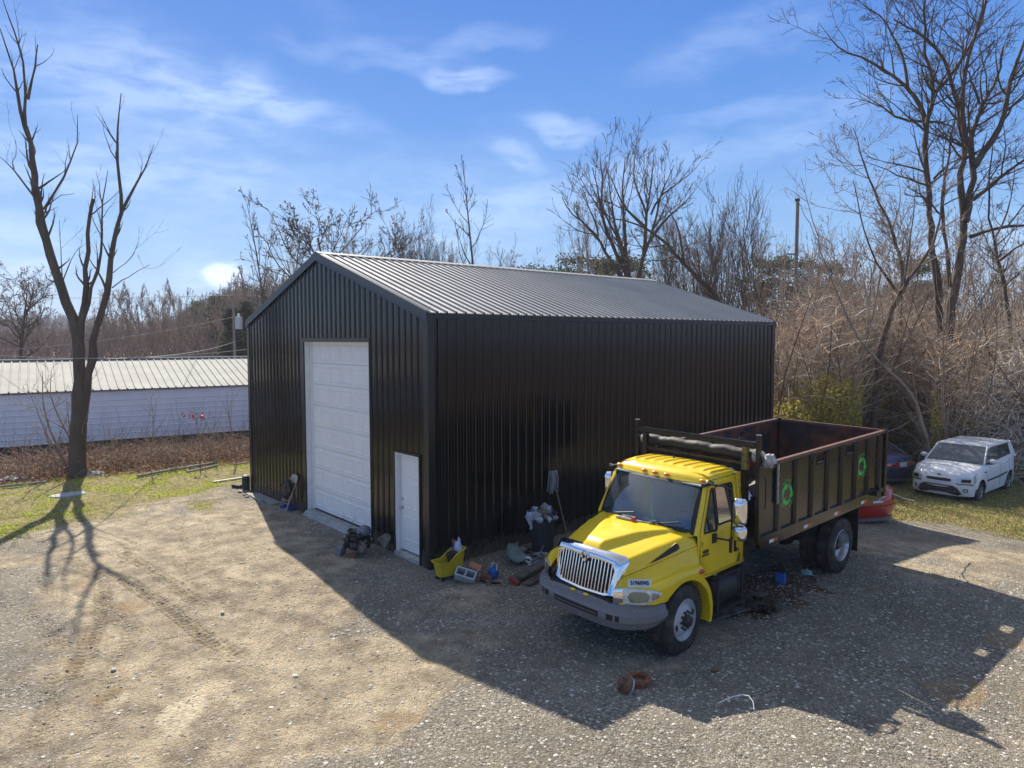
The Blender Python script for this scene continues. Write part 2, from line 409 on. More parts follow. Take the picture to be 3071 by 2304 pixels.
# garage door
GD = .14
gz0 = .10
mb = MB()
mb.bb(GX0 - .001, GX0 + .11, GD - .005, GD + .05, gz0, GH); mb.bb(GX0 - .012, GX0 + .003, .0, GD + .05, gz0 - .1, GH); mb.bb(GX1 - .003, GX1 + .012, .0, GD + .05, gz0 - .1, GH); mb.bb(GX0, GX1, 0, GD + .05, GH - .003, GH + .012)
mb.build('door_frame', M['white_frame'], bld, smooth=0)
gd = MB(); x0, x1 = GX0 + .112, GX1 - .02; NR, NC = 8, 6
rh = (GH - gz0 - .03) / NR; cw = (x1 - x0) / NC
for r_ in range(NR):
    zb = gz0 + .03 + r_ * rh
    gd.bb(x0, x1, GD + .01, GD + .045, zb + .004, zb + rh - .004)
    for c in range(NC):
        a, b = x0 + c * cw + .045, x0 + (c + 1) * cw - .045; lo, hi = zb + .075, zb + rh - .075
        y0 = GD + .0095
        # raised panel: groove ring then raised field
        gd.add([(a, y0, lo), (b, y0, lo), (b, y0, hi), (a, y0, hi), (a + .02, y0 + .0, lo + .02), (b - .02, y0, lo + .02), (b - .02, y0, hi - .02), (a + .02, y0, hi - .02),
                (a + .02, y0 - .014, lo + .02), (b - .02, y0 - .014, lo + .02), (b - .02, y0 - .014, hi - .02), (a + .02, y0 - .014, hi - .02),
                (a + .05, y0 - .002, lo + .055), (b - .05, y0 - .002, lo + .055), (b - .05, y0 - .002, hi - .055), (a + .05, y0 - .002, hi - .055)],
               [(0, 1, 9, 8), (1, 2, 10, 9), (2, 3, 11, 10), (3, 0, 8, 11), (8, 9, 13, 12), (9, 10, 14, 13), (10, 11, 15, 14), (11, 8, 12, 15), (12, 13, 14, 15)])
gdo = gd.build('garage_door', M['white_door'], bld, smooth=0)
mb = MB(); mb.bb(x0, x1, GD + .012, GD + .04, gz0 - .01, gz0 + .034); mb.bb(x0, x1, GD + .03, GD + .05, gz0 + .03, GH); mb.build('bottom_seal', M['gasket'], gdo, smooth=0)
mb = MB()   # scuffs at the foot of the garage door
rr = random.Random(4)
for i in range(16):
    xx = x0 + 1.35 + rr.random() * .9; zz = gz0 + .05 + rr.random() * .13
    mb.prism([(xx + rr.uniform(-.05, .05), zz + rr.uniform(-.02, .02)) for _ in range(3)], GD - .006, GD - .0035)
tag(mb.build('door_scuff', mat('scuff', (.16, .14, .12), .8), gdo, smooth=0), None, None, None, 'stuff')
mb = MB()
mb.add([(GX0 - .03, -.13, zgs(-4, 0) + .012), (GX1 + .05, -.13, zgs(-2, 0) + .012), (GX1 + .05, -.02, .075), (GX0 - .03, -.02, .085), (GX1 + .05, .3, .09), (GX0 - .03, .3, .10),
        (GX0 - .03, -.13, -.2), (GX1 + .05, -.13, -.2)], [(0, 1, 2, 3), (3, 2, 4, 5), (6, 7, 1, 0)])
mb.build('concrete_apron', M['concrete'], bld, smooth=0)
# walk door: six panel leaf recessed in a white frame
mdz = .05
mb = MB()
mb.bb(MX0, MX0 + .035, -.006, .16, mdz - .03, MH); mb.bb(MX1 - .035, MX1, -.006, .16, mdz - .03, MH); mb.bb(MX0 + .0352, MX1 - .0352, -.006, .16, MH - .035, MH)
mb.build('door_frame', M['white_frame'], bld, smooth=0)
mb = MB(); mb.bb(MX0, MX1, -.05, .16, mdz - .12, mdz - .03); rr = random.Random(9)
mb.build('threshold', M['greydirty'], bld, smooth=0, bevel=.004)
dl = MB(); a0, a1 = MX0 + .04, MX1 - .04; yl = .105
dl.bb(a0, a1, yl, yl + .045, mdz, MH - .04)
cwid = (a1 - a0)
for cx0, cx1 in ((a0 + .12, a0 + cwid / 2 - .045), (a0 + cwid / 2 + .045, a1 - .12)):
    for lo, hi in ((mdz + .20, mdz + .72), (mdz + .87, mdz + 1.42), (mdz + 1.54, mdz + 1.80)):
        y0 = yl - .0005
        dl.add([(cx0, y0, lo), (cx1, y0, lo), (cx1, y0, hi), (cx0, y0, hi), (cx0 + .02, y0 - .010, lo + .02), (cx1 - .02, y0 - .010, lo + .02), (cx1 - .02, y0 - .010, hi - .02), (cx0 + .02, y0 - .010, hi - .02),
                (cx0 + .045, y0 - .001, lo + .045), (cx1 - .045, y0 - .001, lo + .045), (cx1 - .045, y0 - .001, hi - .045), (cx0 + .045, y0 - .001, hi - .045)],
               [(0, 1, 5, 4), (1, 2, 6, 5), (2, 3, 7, 6), (3, 0, 4, 7), (4, 5, 9, 8), (5, 6, 10, 9), (6, 7, 11, 10), (7, 4, 8, 11), (8, 9, 10, 11)])
dlo = dl.build('walk_door', M['white_door'], bld, smooth=0)
mb = MB(); mb.lathe([(.0, -.001), (.032, -.002), (.032, -.010), (.012, -.014), (.012, -.035), (.028, -.045), (.03, -.06), (.02, -.07), (.0, -.071)], (a0 + .065, yl, .92), 'y', 20); mb.build('knob', M['steel'], dlo)
mb = MB(); mb.lathe([(.0, -.001), (.03, -.002), (.03, -.012), (.022, -.02), (.0, -.021)], (a0 + .065, yl, 1.10), 'y', 20); mb.build('deadbolt', M['steel'], dlo)
# ------------------------------------------------------------------ dump truck; local x forward, y left, z up
truck = empty('dump_truck', (4.333, .684, -.088), 0, 'yellow cab truck with a tall black steel dump body parked beside the black building', 'dump truck')
truck.rotation_euler = (Matrix.Rotation(R(-90) + .006, 3, 'Z') @ Matrix.Rotation(.030, 3, 'Y') @ Matrix.Rotation(-.018, 3, 'X')).to_euler()
lerp = lambda a, b, t: a + (b - a) * t
def ip(x, xs, ys): return float(np.interp(x, xs, ys))

# hood
HF = [-.47, -.2, .2, .6, .80]
def hood_pt(f, s):     # s in -1..1 across
    if True:
        t = (f + .47) / 1.27
        zc = ip(t, [0, .5, .85, 1], [1.655, 1.60, 1.52, 1.475]); zs = ip(t, [0, .5, .85, 1], [1.625, 1.545, 1.455, 1.43])
        ysh = ip(t, [0, .5, 1], [.80, .66, .53]); yb = ip(t, [0, .5, 1], [.955, .82, .63]); zb = ip(t, [0, .5, 1], [1.46, 1.36, 1.22])
        a = abs(s); sg = 1 if s >= 0 else -1
        if a < .6:
            y = ysh * a / .6; z = zc + (zs - zc) * (a / .6) ** 2
            # raised centre bulge which widens towards the windshield
            bw = ip(t, [0, .3, .9, 1], [.66, .50, .20, .18]); be = ip(t, [0, .5, .88, .955, 1], [.03, .075, .085, .05, 0])
            z += be * float(1 - sst(bw - .06, bw + .03, y))
        elif a < .8:
            q = (a - .6) / .2; ang = q * PI / 2
            y = ysh + (yb - ysh) * .80 * math.sin(ang); z = zs - (.10) * (1 - math.cos(ang))
        else:
            q = (a - .8) / .2; y = lerp(ysh + (yb - ysh) * .80, yb, q); z = lerp(zs - .10, zb, q)
        fc = f + (.23 * max(0, 1 - (y / .85) ** 2) * float(1 - sst(0, .35, t)) if t < .35 else 0)   # rear edge bows forward under the glass
        if t > .95: z -= .012
        return (fc, sg * y, z)
mb = MB(); mb.grid(hood_pt, list(np.linspace(-.47, .80, 34)), list(np.linspace(-1, 1, 81)))
hood = mb.build('hood', M['yellow'], truck, smooth=50, solid=.01)
# hood side surface
def sidept(f, up=.5, off=.006):   # point on hood side
    t = (f + .47) / 1.27
    ysh = ip(t, [0, .5, 1], [.80, .66, .53]); yb = ip(t, [0, .5, 1], [.955, .82, .63]); zb = ip(t, [0, .5, 1], [1.46, 1.36, 1.22]); zs = ip(t, [0, .5, .85, 1], [1.625, 1.545, 1.455, 1.43])
    y0 = ysh + (yb - ysh) * .8; return (f, lerp(yb, y0, up) + off, lerp(zb, zs - .1, up))
# fenders
def fend_pt(f, s, sg):
    ys = ip(f, [-.47, .13, .80, .98], [.955, .82, .63, .62]); zs = ip(f, [-.47, .13, .80, .98], [1.455, 1.355, 1.215, 1.12])
    yo = ip(f, [-.47, -.3, .3, .6, .8, .98], [1.075, 1.09, 1.09, 1.05, .93, .70]); zt = ip(f, [-.47, 0, .5, .98], [1.20, 1.22, 1.17, 1.10])
    dx = f + .03
    zl = .47 + math.sqrt(max(0, .60 ** 2 - dx * dx)) if abs(dx) < .5 else .90
    zl = max(zl, .895) if dx > 0 else max(zl, .80)
    if s < .45:
        q = s / .45; y = lerp(ys, yo - .07, q); z = lerp(zs, zt, q) - .05 * math.sin(q * PI) * .9
    elif s < .7:
        q = (s - .45) / .25; a = q * PI / 2; y = yo - .07 + .07 * math.sin(a); z = zt - .09 * (1 - math.cos(a))
        z = max(z, zl + .02 * (1 - q))
    else:
        q = (s - .7) / .3; y = yo - .004 * q; z = lerp(max(zt - .09, zl + .005), zl, q)
    return (f, sg * y, z)
for sg in (1, -1):
    mb = MB(); mb.grid(lambda f, s: fend_pt(f, s, sg), list(np.linspace(-.465, .97, 46)), list(np.linspace(0, 1, 22)))
    # rear flare sweeping down behind the tyre
    ring = []
    for k in range(13):
        a = R(lerp(118, 196, k / 12)); ri = .60; wd = lerp(.10, .055, k / 12)
        ci, cs = math.cos(a), math.sin(a)
        fi, zi = -.03 + ri * ci, .47 + ri * cs; fo, zo = -.03 + (ri + wd) * ci, .47 + (ri + wd) * cs
        if k == 0: fo, zo = -.36, 1.10
        ring.append([(fi, sg * .72, zi), (fi, sg * 1.088, zi), (fo, sg * 1.088, zo), (fo, sg * 1.045, zo + .01), (fi - .012, sg * 1.02, zi + .012), (fi - .012, sg * .72, zi + .012)])
    mb.loft(ring)
    mb.build('fender', M['yellow'], truck, smooth=45)
    mb = MB()      # black inner wheel liner
    mb.grid(lambda a, y: (-.03 + .585 * math.cos(a), sg * y, .47 + .585 * math.sin(a)), [R(k * 8) for k in range(5, 15)], [.45, 1.0]); mb.build('wheel_liner', M['dark'], truck)
    mb = MB(); mb.ell((-.40, sg * 1.085, 1.12), (.07, .02, .035), 14, 8); mb.build('side_marker', M['redlens'] if sg > 0 else M['amber'], truck)
    # headlamp
    fs = [1.005, .95, .86, .74, .62, .54]; ls = [.62, .72, .86, .985, 1.06, 1.085]; zt_ = [1.11, 1.135, 1.14, 1.13, 1.10, 1.06]; zb_ = [.925, .915, .91, .925, .97, 1.03]
    def hp(t, v, off=0):
        i = t * 5; f = ip(i, range(6), fs); l = ip(i, range(6), ls); zt1 = ip(i, range(6), zt_); zb1 = ip(i, range(6), zb_)
        d = .03 + off - .028 * abs(2 * v - 1) ** 3
        return (f + d * .5, sg * (l + d * .6), lerp(zb1, zt1, v))
    mb = MB(); mb.grid(lambda t, v: hp(t, v), list(np.linspace(0, 1, 16)), list(np.linspace(0, 1, 9))); hl = mb.build('headlight', M['clear'], truck, smooth=60)
    mb = MB(); mb.grid(lambda t, v: hp(lerp(.30, .66, t), lerp(.5 - .34 * math.sqrt(max(0.02, 1 - (2 * t - 1) ** 4)), .5 + .34 * math.sqrt(max(.02, 1 - (2 * t - 1) ** 4)), v), .006), list(np.linspace(0, 1, 12)), list(np.linspace(0, 1, 6))); mb.build('lens', mat('lamp_bowl', (.20, .25, .22), .15, .6), hl, smooth=60)
    mb = MB(); mb.grid(lambda t, v: hp(lerp(.70, .90, t), lerp(.22, .80, v), .006), list(np.linspace(0, 1, 8)), list(np.linspace(0, 1, 6))); mb.build('lens', mat('lamp_bowl_inner', (.30, .26, .24), .2, .5), hl, smooth=60)
    mb = MB(); mb.grid(lambda t, v: hp(lerp(.0, .22, t), lerp(.04, .96, v), .008), list(np.linspace(0, 1, 5)), list(np.linspace(0, 1, 6))); mb.build('lamp_bezel', M['chrome'], hl, smooth=60)
# hood side vents
for sg in (1, -1):
    out = [(.40, .12), (.30, .28), (.16, .50), (.0, .70), (-.10, .80), (-.145, .72), (-.15, .42), (-.10, .26), (.1, .12), (.30, .06)]
    mb = MB()
    P0 = [Vector(hood_pt(f, lerp(.97, .66, u))) + Vector((0, .012, .010)) for f, u in out]; c = sum(P0, Vector()) / len(P0)
    P1 = [c + (p - c) * 1.18 + Vector((0, -.010, -.008)) for p in P0]
    mb.add([(p.x, sg * p.y, p.z) for p in P0], [tuple(range(len(P0)))]); v = mb.build('hood_vent', M['gasket'], truck, smooth=0)
    mb = MB(); k = len(P0); mb.add([(p.x, sg * (p.y + .004), p.z) for p in P0] + [(p.x, sg * p.y, p.z) for p in P1], [(i, (i + 1) % k, k + (i + 1) % k, k + i) for i in range(k)]); mb.build('vent_surround', M['yellow'], v, smooth=40)
# grille: chrome surround, bars, backing, emblem
gf = lambda z: .815 + (1.46 - z) * .25 + .015
def gpt(l, z, off=0): return (gf(z) + off - .05 * (l / .62) ** 2, l, z)
outer = [(-.60, 1.475), (-.3, 1.492), (-.07, 1.50), (.07, 1.50), (.3, 1.492), (.60, 1.475), (.645, 1.40), (.625, 1.18), (.635, .955), (.45, .925), (0, .915), (-.45, .925), (-.635, .955), (-.625, 1.18), (-.645, 1.40)]
inner = [(-.47, 1.375), (-.28, 1.39), (-.10, 1.38), (.10, 1.38), (.28, 1.39), (.47, 1.375), (.525, 1.30), (.505, 1.14), (.475, .99), (.40, .965), (0, .955), (-.40, .965), (-.475, .99), (-.505, 1.14), (-.525, 1.30)]
mb = MB(); k = len(outer)
O = [gpt(l, z, 0) for l, z in outer]; I = [gpt(l, z, .03) for l, z in inner]; Mm = [gpt((a + c) / 2, (b + d) / 2, .042) for (a, b), (c, d) in zip(outer, inner)]; Bk = [gpt(l * .97, z, -.06) for l, z in inner]; Ob = [gpt(l, z, -.10) for l, z in outer]
vs = Ob + O + Mm + I + Bk
mb.add(vs, [(r_ * k + i, r_ * k + (i + 1) % k, (r_ + 1) * k + (i + 1) % k, (r_ + 1) * k + i) for r_ in range(4) for i in range(k)])
gr = mb.build('grille', M['chrome'], truck, smooth=60)
mb = MB()
nb = 17
for i in range(nb):
    l = -.475 + i * .95 / (nb - 1)
    zt1 = ip(abs(l), [0, .05, .12, .47, .525], [1.29, 1.31, 1.38, 1.375, 1.30]); zb1 = ip(abs(l), [0, .40, .475, .52], [.955, .965, .985, 1.2])
    pts = [gpt(l, lerp(zb1, zt1, t), .006) for t in (0, .5, 1)]
    for a, b in zip(pts[:-1], pts[1:]): mb.bar(a, b, .018, .035)
mb.build('grille_bars', M['chrome'], gr, smooth=0)
mb = MB(); mb.grid(lambda l, z: gpt(l, z, -.035), list(np.linspace(-.55, .55, 9)), [.94, 1.2, 1.42]); mb.build('grille_backing', M['gasket'], gr)
mb = MB(); c = Vector(gpt(0, 1.385, .052))
def dia(r_, d): return [c + Vector((d, 0, r_)), c + Vector((d, r_ * .95, 0)), c + Vector((d, 0, -r_)), c + Vector((d, -r_ * .95, 0))]
mb.loft([dia(.098, -.03), dia(.098, .006), dia(.082, .014), dia(.07, .006)]); em = mb.build('emblem', M['chrome'], gr, smooth=0)
TX = Matrix.Translation(c + Vector((.008, 0, -.006))) @ Matrix(((0, 0, 1, 0), (1, 0, 0, 0), (0, 1, 0, 0), (0, 0, 0, 1)))
textmesh('emblem_letters', 'IH', .088, M['gasket'], em, TX, .003, .002)
# bumper
BP = [(1.075, 0), (1.075, .25), (1.065, .48), (1.03, .68), (.95, .86), (.82, 1.0), (.66, 1.08), (.46, 1.105)]
bl = [0]
for a, b in zip(BP[:-1], BP[1:]): bl.append(bl[-1] + math.dist(a, b))
def bpt(s, v, off=0):     # s = signed arc length, v 0 bottom ..1 top
    a = min(abs(s), bl[-1]); f = ip(a, bl, [p[0] for p in BP]); l = ip(a, bl, [p[1] for p in BP])
    e = .02; f2 = ip(min(a + e, bl[-1]), bl, [p[0] for p in BP]); l2 = ip(min(a + e, bl[-1]), bl, [p[1] for p in BP]); f1 = ip(max(a - e, 0), bl, [p[0] for p in BP]); l1 = ip(max(a - e, 0), bl, [p[1] for p in BP])
    t = Vector((f2 - f1, l2 - l1)).normalized(); n = Vector((t.y, -t.x))
    zb = ip(a, [0, .7, 1.2, bl[-1]], [.53, .54, .59, .645]); zt1 = ip(a, [0, .7, 1.1, bl[-1]], [.915, .91, .90, .895])
    pr = ip(v, [0, .06, .30, .36, .62, .70, .92, 1], [-.10, -.02, .012, .03, .028, .0, -.012, -.07]) + off
    return (f + n.x * pr, (l + n.y * pr) * (1 if s >= 0 else -1), lerp(zb, zt1, v))
mb = MB(); mb.grid(lambda s, v: bpt(s, v), list(np.linspace(-bl[-1], bl[-1], 61)), [0, .03, .06, .15, .30, .33, .36, .5, .62, .66, .70, .8, .92, .96, 1])
bump = mb.build('front_bumper', M['bumper'], truck, smooth=40, solid=.012)
mb = MB(); mb.grid(lambda s, v: bpt(s, v, .009), list(np.linspace(-.43, .43, 16)), [.38, .45, .52, .60]); mb.build('bumper_slot', M['gasket'], bump, smooth=40)
for s_ in (-1, 1): mb = MB(); mb.grid(lambda s, v: bpt(s_ * s, v, .009), [.56, .58, .64, .72, .75], [.38, .45, .52, .60]); mb.build('bumper_slot', M['gasket'], bump, smooth=40)
mb = MB(); mb.grid(lambda s, v: bpt(s, v, .022), list(np.linspace(-.40, .40, 16)), [.48, .51]); mb.build('slot_bar', M['bumper'], bump, smooth=40)
mb = MB(); mb.bb(.3, 1.02, -.60, .60, .55, .93); mb.build('bumper_core', M['chassis'], truck, smooth=0)
for s in (-.10, .16): mb = MB(); mb.ell(bpt(s, .98, .03), (.03, .05, .02), 10, 6); mb.build('tow_hook', M['yellow'], truck)
mb = MB(); 
for s in (-.95, -.7, -.5, .1, .5, .95):
    for v in (.18, .84): mb.ell(bpt(s, v, .012), (.010, .010, .010), 8, 5)
mb.build('bumper_bolts', M['steel'], bump)
# licence sticker on fender
def on_fend(l_, f_, z_, off): pass
st = Matrix.Translation((.62, 1.005, 1.165))
mb = MB()
def sp(u, v, off):   # sticker surface follows the fender near the lamp
    a = Vector((.90, .80, 1.155)).lerp(Vector((.63, .985, 1.135)), u); q = Vector((-.30, -.28, .80)).normalized() * .105 * v; p = a + q; return (p.x + off * .6, p.y + off * .6, p.z + off * .5)
mb.grid(lambda u, v: sp(u, v, 0), list(np.linspace(0, 1, 9)), list(np.linspace(0, 1, 5))); stk = mb.build('number_sticker', M['plate'], truck, smooth=60)
A = Vector(sp(0, .5, 0)); B = Vector(sp(1, .5, 0)); Up = (Vector(sp(.5, 1, 0)) - Vector(sp(.5, 0, 0))); ex = (B - A).normalized(); ez = ex.cross(Up.normalized()).normalized(); ey = ez.cross(ex)
mw = Matrix.Translation(Vector(sp(.5, .5, .012))) @ Matrix((ex, ey, ez)).transposed().to_4x4()
textmesh('sticker_digits', '51960945', .078, M['ink'], stk, mw, .002, .002, .85)

# ---- cab shell
def yside(z): return .965 if z < 1.60 else .965 - (z - 1.60) * .135
def ffront(z): return -.47 if z < 1.62 else -.47 - (z - 1.62) * .50
for sg in (1, -1):
    mb = MB()       # body behind the door: pillars and rear corner
    zz = [.95, 1.2, 1.5, 1.60, 1.62, 1.70, 2.0, 2.22, 2.30, 2.36]
    for z0, z1 in zip(zz[:-1], zz[1:]):
        for ring in ((0, 1, ffront, lambda z: ffront(z) - .05), (0, 1, lambda z: -1.60, lambda z: -1.70 + (.03 if z > 2.3 else 0))):
            fa, fb = ring[2], ring[3]
            y0, y1 = yside(z0), yside(z1)
            mb.add([(fa(z0), sg * y0, z0), (fb(z0), sg * y0, z0), (fb(z1), sg * y1, z1), (fa(z1), sg * y1, z1)], [(0, 1, 2, 3)])
    mb.add([(-.47, sg * yside(.95), .93), (-1.70, sg * .965, .93), (-1.70, sg * .965, .96), (-.47, sg * .965, .96)], [(0, 1, 2, 3)])
    mb.build('cab_side', M['yellow'], truck, smooth=30, solid=.03)
    # door leaf with window opening
    mb = MB(); dz = [.955, 1.0, 1.25, 1.50, 1.585, 1.60, 1.66, 2.0, 2.235, 2.29, 2.34]
    def dfront(z): return ffront(z) - .035 - (.10 * float(sst(1.15, .93, z)))
    def drear(z): return -1.625 + .10 * float(sst(1.15, .95, z)) + .02 * float(sst(2.2, 2.34, z))
    def cols(z):
        a, d = dfront(z), drear(z); w0 = min(a - .075, -.60 - (z - 1.6) * .42); return [a, w0, -.945 + .0, -.975, -1.44, d]
    rows = []
    for z in dz:
        y = yside(z) + .014; c = cols(z) if z > 1.55 else [dfront(z), lerp(dfront(z), drear(z), .2), -.945, -.975, -1.44, drear(z)]
        rows.append([(f, sg * (y - (.012 if i in (0, 5) else 0)), z) for i, f in enumerate(c)])
    vs = [p for r_ in rows for p in r_]; fs = []
    for i in range(len(dz) - 1):
        for j in range(5):
            zc = (dz[i] + dz[i + 1]) / 2
            if j == 1 and 1.60 < zc < 2.235: continue
            if j == 3 and 1.66 < zc < 2.235: continue
            fs.append((i * 6 + j, i * 6 + j + 1, (i + 1) * 6 + j + 1, (i + 1) * 6 + j))
    mb.add(vs, fs); door = mb.build('door', M['yellow'], truck, smooth=30, solid=.012)
    # seams
    mb = MB(); yy = .972
    mb.tube([(dfront(z) + .006, sg * (yside(z) + .009), z) for z in (.96, 1.0, 1.1, 1.3, 1.62, 1.9, 2.2, 2.335)] , .008, 6); mb.tube([(drear(z) - .008, sg * (yside(z) + .009), z) for z in (.96, 1.0, 1.1, 1.3, 1.62, 1.9, 2.2, 2.335)], .008, 6)
    mb.tube([(dfront(2.335), sg * (yside(2.34) + .01), 2.342), (drear(2.335), sg * (yside(2.34) + .01), 2.342)], .007, 6); mb.build('door_seal', M['gasket'], truck, smooth=0)
    def wpt(f, z, off=.018): return (f, sg * (yside(z) + off), z)
    # windows: vent window and main window, glass plus black gasket
    v_out = [(-.615, 1.615), (-.92, 1.60), (-.945, 1.63), (-.945, 2.20), (-.93, 2.23), (-.89, 2.225), (-.865, 2.19), (-.79, 2.02), (-.62, 1.66)]
    m_out = [(-.985, 1.67), (-1.42, 1.67), (-1.435, 1.70), (-1.445, 2.20), (-1.42, 2.235), (-1.0, 2.24), (-.98, 2.22), (-.98, 1.70)]
    for nm, out in (('vent_window', v_out), ('side_window', m_out)):
        mb = MB(); mb.add([wpt(f, z, .010) for f, z in out], [tuple(range(len(out)))]); g = mb.build(nm, M['sglass'], door, smooth=0)
        mb = MB(); mb.tube([wpt(f, z, .02) for f, z in out + [out[0]]], .013, 6); mb.build('window_gasket', M['gasket'], g, smooth=40)
    mb = MB(); mb.bb(-1.50, -1.40, sg * .97, sg * 1.0, 1.16, 1.21); mb.bb(-1.485, -1.41, sg * .999, sg * 1.02, 1.172, 1.195); mb.build('door_handle', M['gasket'], door, smooth=0, bevel=.006)
    # mirror: bracket, two heads
    mx = -1.02; my = 1.22
    mb = MB(); mb.tube([(-.80, sg * .885, 2.30), (-.80, sg * .93, 2.315), (-.90, sg * 1.10, 2.30), (mx, sg * (my - .05), 2.24), (mx - .01, sg * (my - .05), 2.15), (mx - .01, sg * (my - .05), 1.45)], .014, 8)
    mb.tube([(mx - .01, sg * (my - .05), 1.46), (-.86, sg * .99, 1.50)], .015, 8); mb.box((-.85, sg * .985, 1.50), (.10, .05, .14)); mb.box((-.80, sg * .90, 2.31), (.26, .05, .05))
    mr = mb.build('mirror_arm', M['dark'], truck, smooth=40)
    mb = MB()
    def rr_(cx, cz, hw, hh, y0, n=6):
        o = []
        for qx, qz in ((1, 1), (-1, 1), (-1, -1), (1, -1)):
            for k_ in range(n):
                a = {(1, 1): 0, (-1, 1): 90, (-1, -1): 180, (1, -1): 270}[(qx, qz)] + k_ * 90 / (n - 1); r_ = min(hw, hh) * .6
                o.append((cx, y0 + qx * (hw - r_) + r_ * math.cos(R(a)), cz + qz * (hh - r_) + r_ * math.sin(R(a))))
        return o
    for cz, hh, hw in ((1.91, .205, .10), (1.585, .115, .105)):
        yc = sg * (my + .045)
        rings = [[(mx - .10 + dx, yc + (y - yc) * sc_, cz + (z - cz) * sc_) for _, y, z in rr_(0, cz, hw, hh, yc)] for dx, sc_ in ((0, 1), (.05, 1), (.085, .92), (.105, .72), (.115, .3))]
        mb.loft(rings)
    hd = mb.build('mirror_head', M['chrome'], mr, smooth=60)
    mb = MB(); mb.tube([(-1.36, sg * 1.03, 1.22), (-1.36, sg * 1.035, 1.55)], .02, 8); 
    mb.tube([(mx, sg * 1.165, 1.50), (mx, sg * 1.165, 1.28)], .024, 8); mb.build('grab_handle', M['dark'], truck)
# badge
def dside(txt, f, z, size, name, m_, par, y=.9915):
    mw = Matrix.Translation((f, y, z)) @ Matrix(((-1, 0, 0, 0), (0, 0, 1, 0), (0, 1, 0, 0), (0, 0, 0, 1)))
    return textmesh(name, txt, size, m_, par, mw, .0015, .003)
dside('4300', -.64, 1.335, .075, 'badge_digits', M['gasket'], truck); mb = MB(); mb.bb(-.73, -.55, .985, .9925, 1.275, 1.295); mb.build('badge_bar', M['gasket'], truck, smooth=0)
mb = MB(); mb.bb(-.575, -.545, .982, .9925, 1.44, 1.49); mb.build('door_decal', mat('old_decal', (.45, .34, .06), .6), truck, smooth=0)
# cowl, windshield, frame
def wb(t, up):    # windshield surface  t -1..1
    f0 = -.235 - .225 * abs(t) ** 2.2; z0 = 1.665 - .035 * t * t; y0 = .905 * t
    f1 = -.70 - .105 * t * t; z1 = 2.30 - .03 * t * t; y1 = .835 * t
    bow = .03 * math.sin(up * PI)
    return (lerp(f0, f1, up) + bow, lerp(y0, y1, up), lerp(z0, z1, up) + bow * .5)
mb = MB(); mb.grid(wb, list(np.linspace(-.95, .95, 25)), list(np.linspace(.05, .95, 9))); ws = mb.build('windshield', M['wglass'], truck, smooth=60)
mb = MB(); off = lambda p, d=.004: (p[0] + d, p[1], p[2] + d)
e0 = list(np.linspace(-1, 1, 25))
for u0, u1 in ((.0, .06), (.945, 1.0)): mb.grid(lambda t, u: off(wb(t, u)), e0, [u0, u1])
for t0, t1 in ((-1, -.94), (.94, 1)): mb.grid(lambda t, u: off(wb(t, u), .0045), [t0, t1], list(np.linspace(0, 1, 9)))
mb.build('windshield_seal', M['gasket'], ws, smooth=60)
for sg in (1, -1): mb = MB(); mb.add([(-.45, sg * .905, 1.60), (-.47, sg * .968, 1.60), (-.81, sg * .872, 2.30), (-.80, sg * .83, 2.30)], [(0, 1, 2, 3)]); mb.build('windshield_pillar', M['yellow'], truck, smooth=0, solid=.012)
mb = MB(); mb.grid(lambda t, u: (wb(t, 0)[0] + .03 - u * .09 + .02, .96 * t, 1.635 - .05 * t * t - u * .015), e0, [0, 1]); mb.build('cowl', M['gasket'], truck, smooth=40)
mb = MB()
for t0, t1, in ((-.62, -.08), (.30, .78)):
    a = Vector(off(wb(t0, .0), .03)); b = Vector(off(wb(t1, .16), .02)); mb.tube([a, b], .008, 6); c0 = Vector(off(wb((t0 + t1) / 2 + .05, .04), .02)); d0 = Vector(off(wb(t1 + .08, .06), .02)); mb.tube([c0, d0], .007, 6)
mb.tube([off(wb(.27, .03), .03), off(wb(.40, .10), .02), off(wb(.50, .06), .02), off(wb(.33, .03), .02)], .006, 6)
mb.build('wiper', M['dark'], truck)
mb = MB(); mb.lathe([(.0, .05), (.03, .045), (.042, .02), (.042, 0)], (-.16, .02, 1.70), 'z', 16); bc = mb.build('beacon', M['redlens'], truck)
mb = MB(); mb.tube([(-.13, -.30, 1.70), (-.14, -.15, 1.712), (-.15, .0, 1.705), (-.2, .12, 1.70), (-.26, .30, 1.69), (-.33, .5, 1.68)], [.02, .028, .02, .014, .014, .01], 8); mb.build('rag', M['greydirty'], truck)
# roof
def roof_pt(f, s):
    t = (f + 1.72) / 1.02     # 0 rear 1 front
    yv = .885 * s; a = abs(s)
    fz = ip(f, [-1.72, -1.70, -1.64, -1.5, -1.1, -.85, -.765, -.73, -.705], [2.28, 2.37, 2.415, 2.435, 2.445, 2.425, 2.385, 2.335, 2.30])
    edge = ip(a, [0, .6, .86, .94, .985, 1], [.012, .004, -.01, -.035, -.075, -.115])
    z = fz + edge * (1 if fz > 2.36 else .35)
    if -1.69 < f < -.93 and a < .90:
        ph = (yv / .188) % 1.0; w = float(sst(.06, .14, ph) * (1 - sst(.50, .58, ph)))
        z += .017 * w * float(sst(-1.0 + .05 * 0, -1.06, f)) * (1 if a < .88 else 0)
    ff = f - (.105 * s * s if f > -.9 else 0)
    return (ff, yv, max(z, 2.275 - (.03 if a > .9 else 0)))
mb = MB(); mb.grid(roof_pt, [-1.72, -1.70, -1.68, -1.64, -1.58, -1.5, -1.35, -1.2, -1.1, -1.06, -1.03, -1.0, -.96, -.9, -.85, -.80, -.765, -.74, -.72, -.705], list(np.linspace(-1, 1, 149)))
mb.build('roof', M['yellow'], truck, smooth=40)
mb = MB()
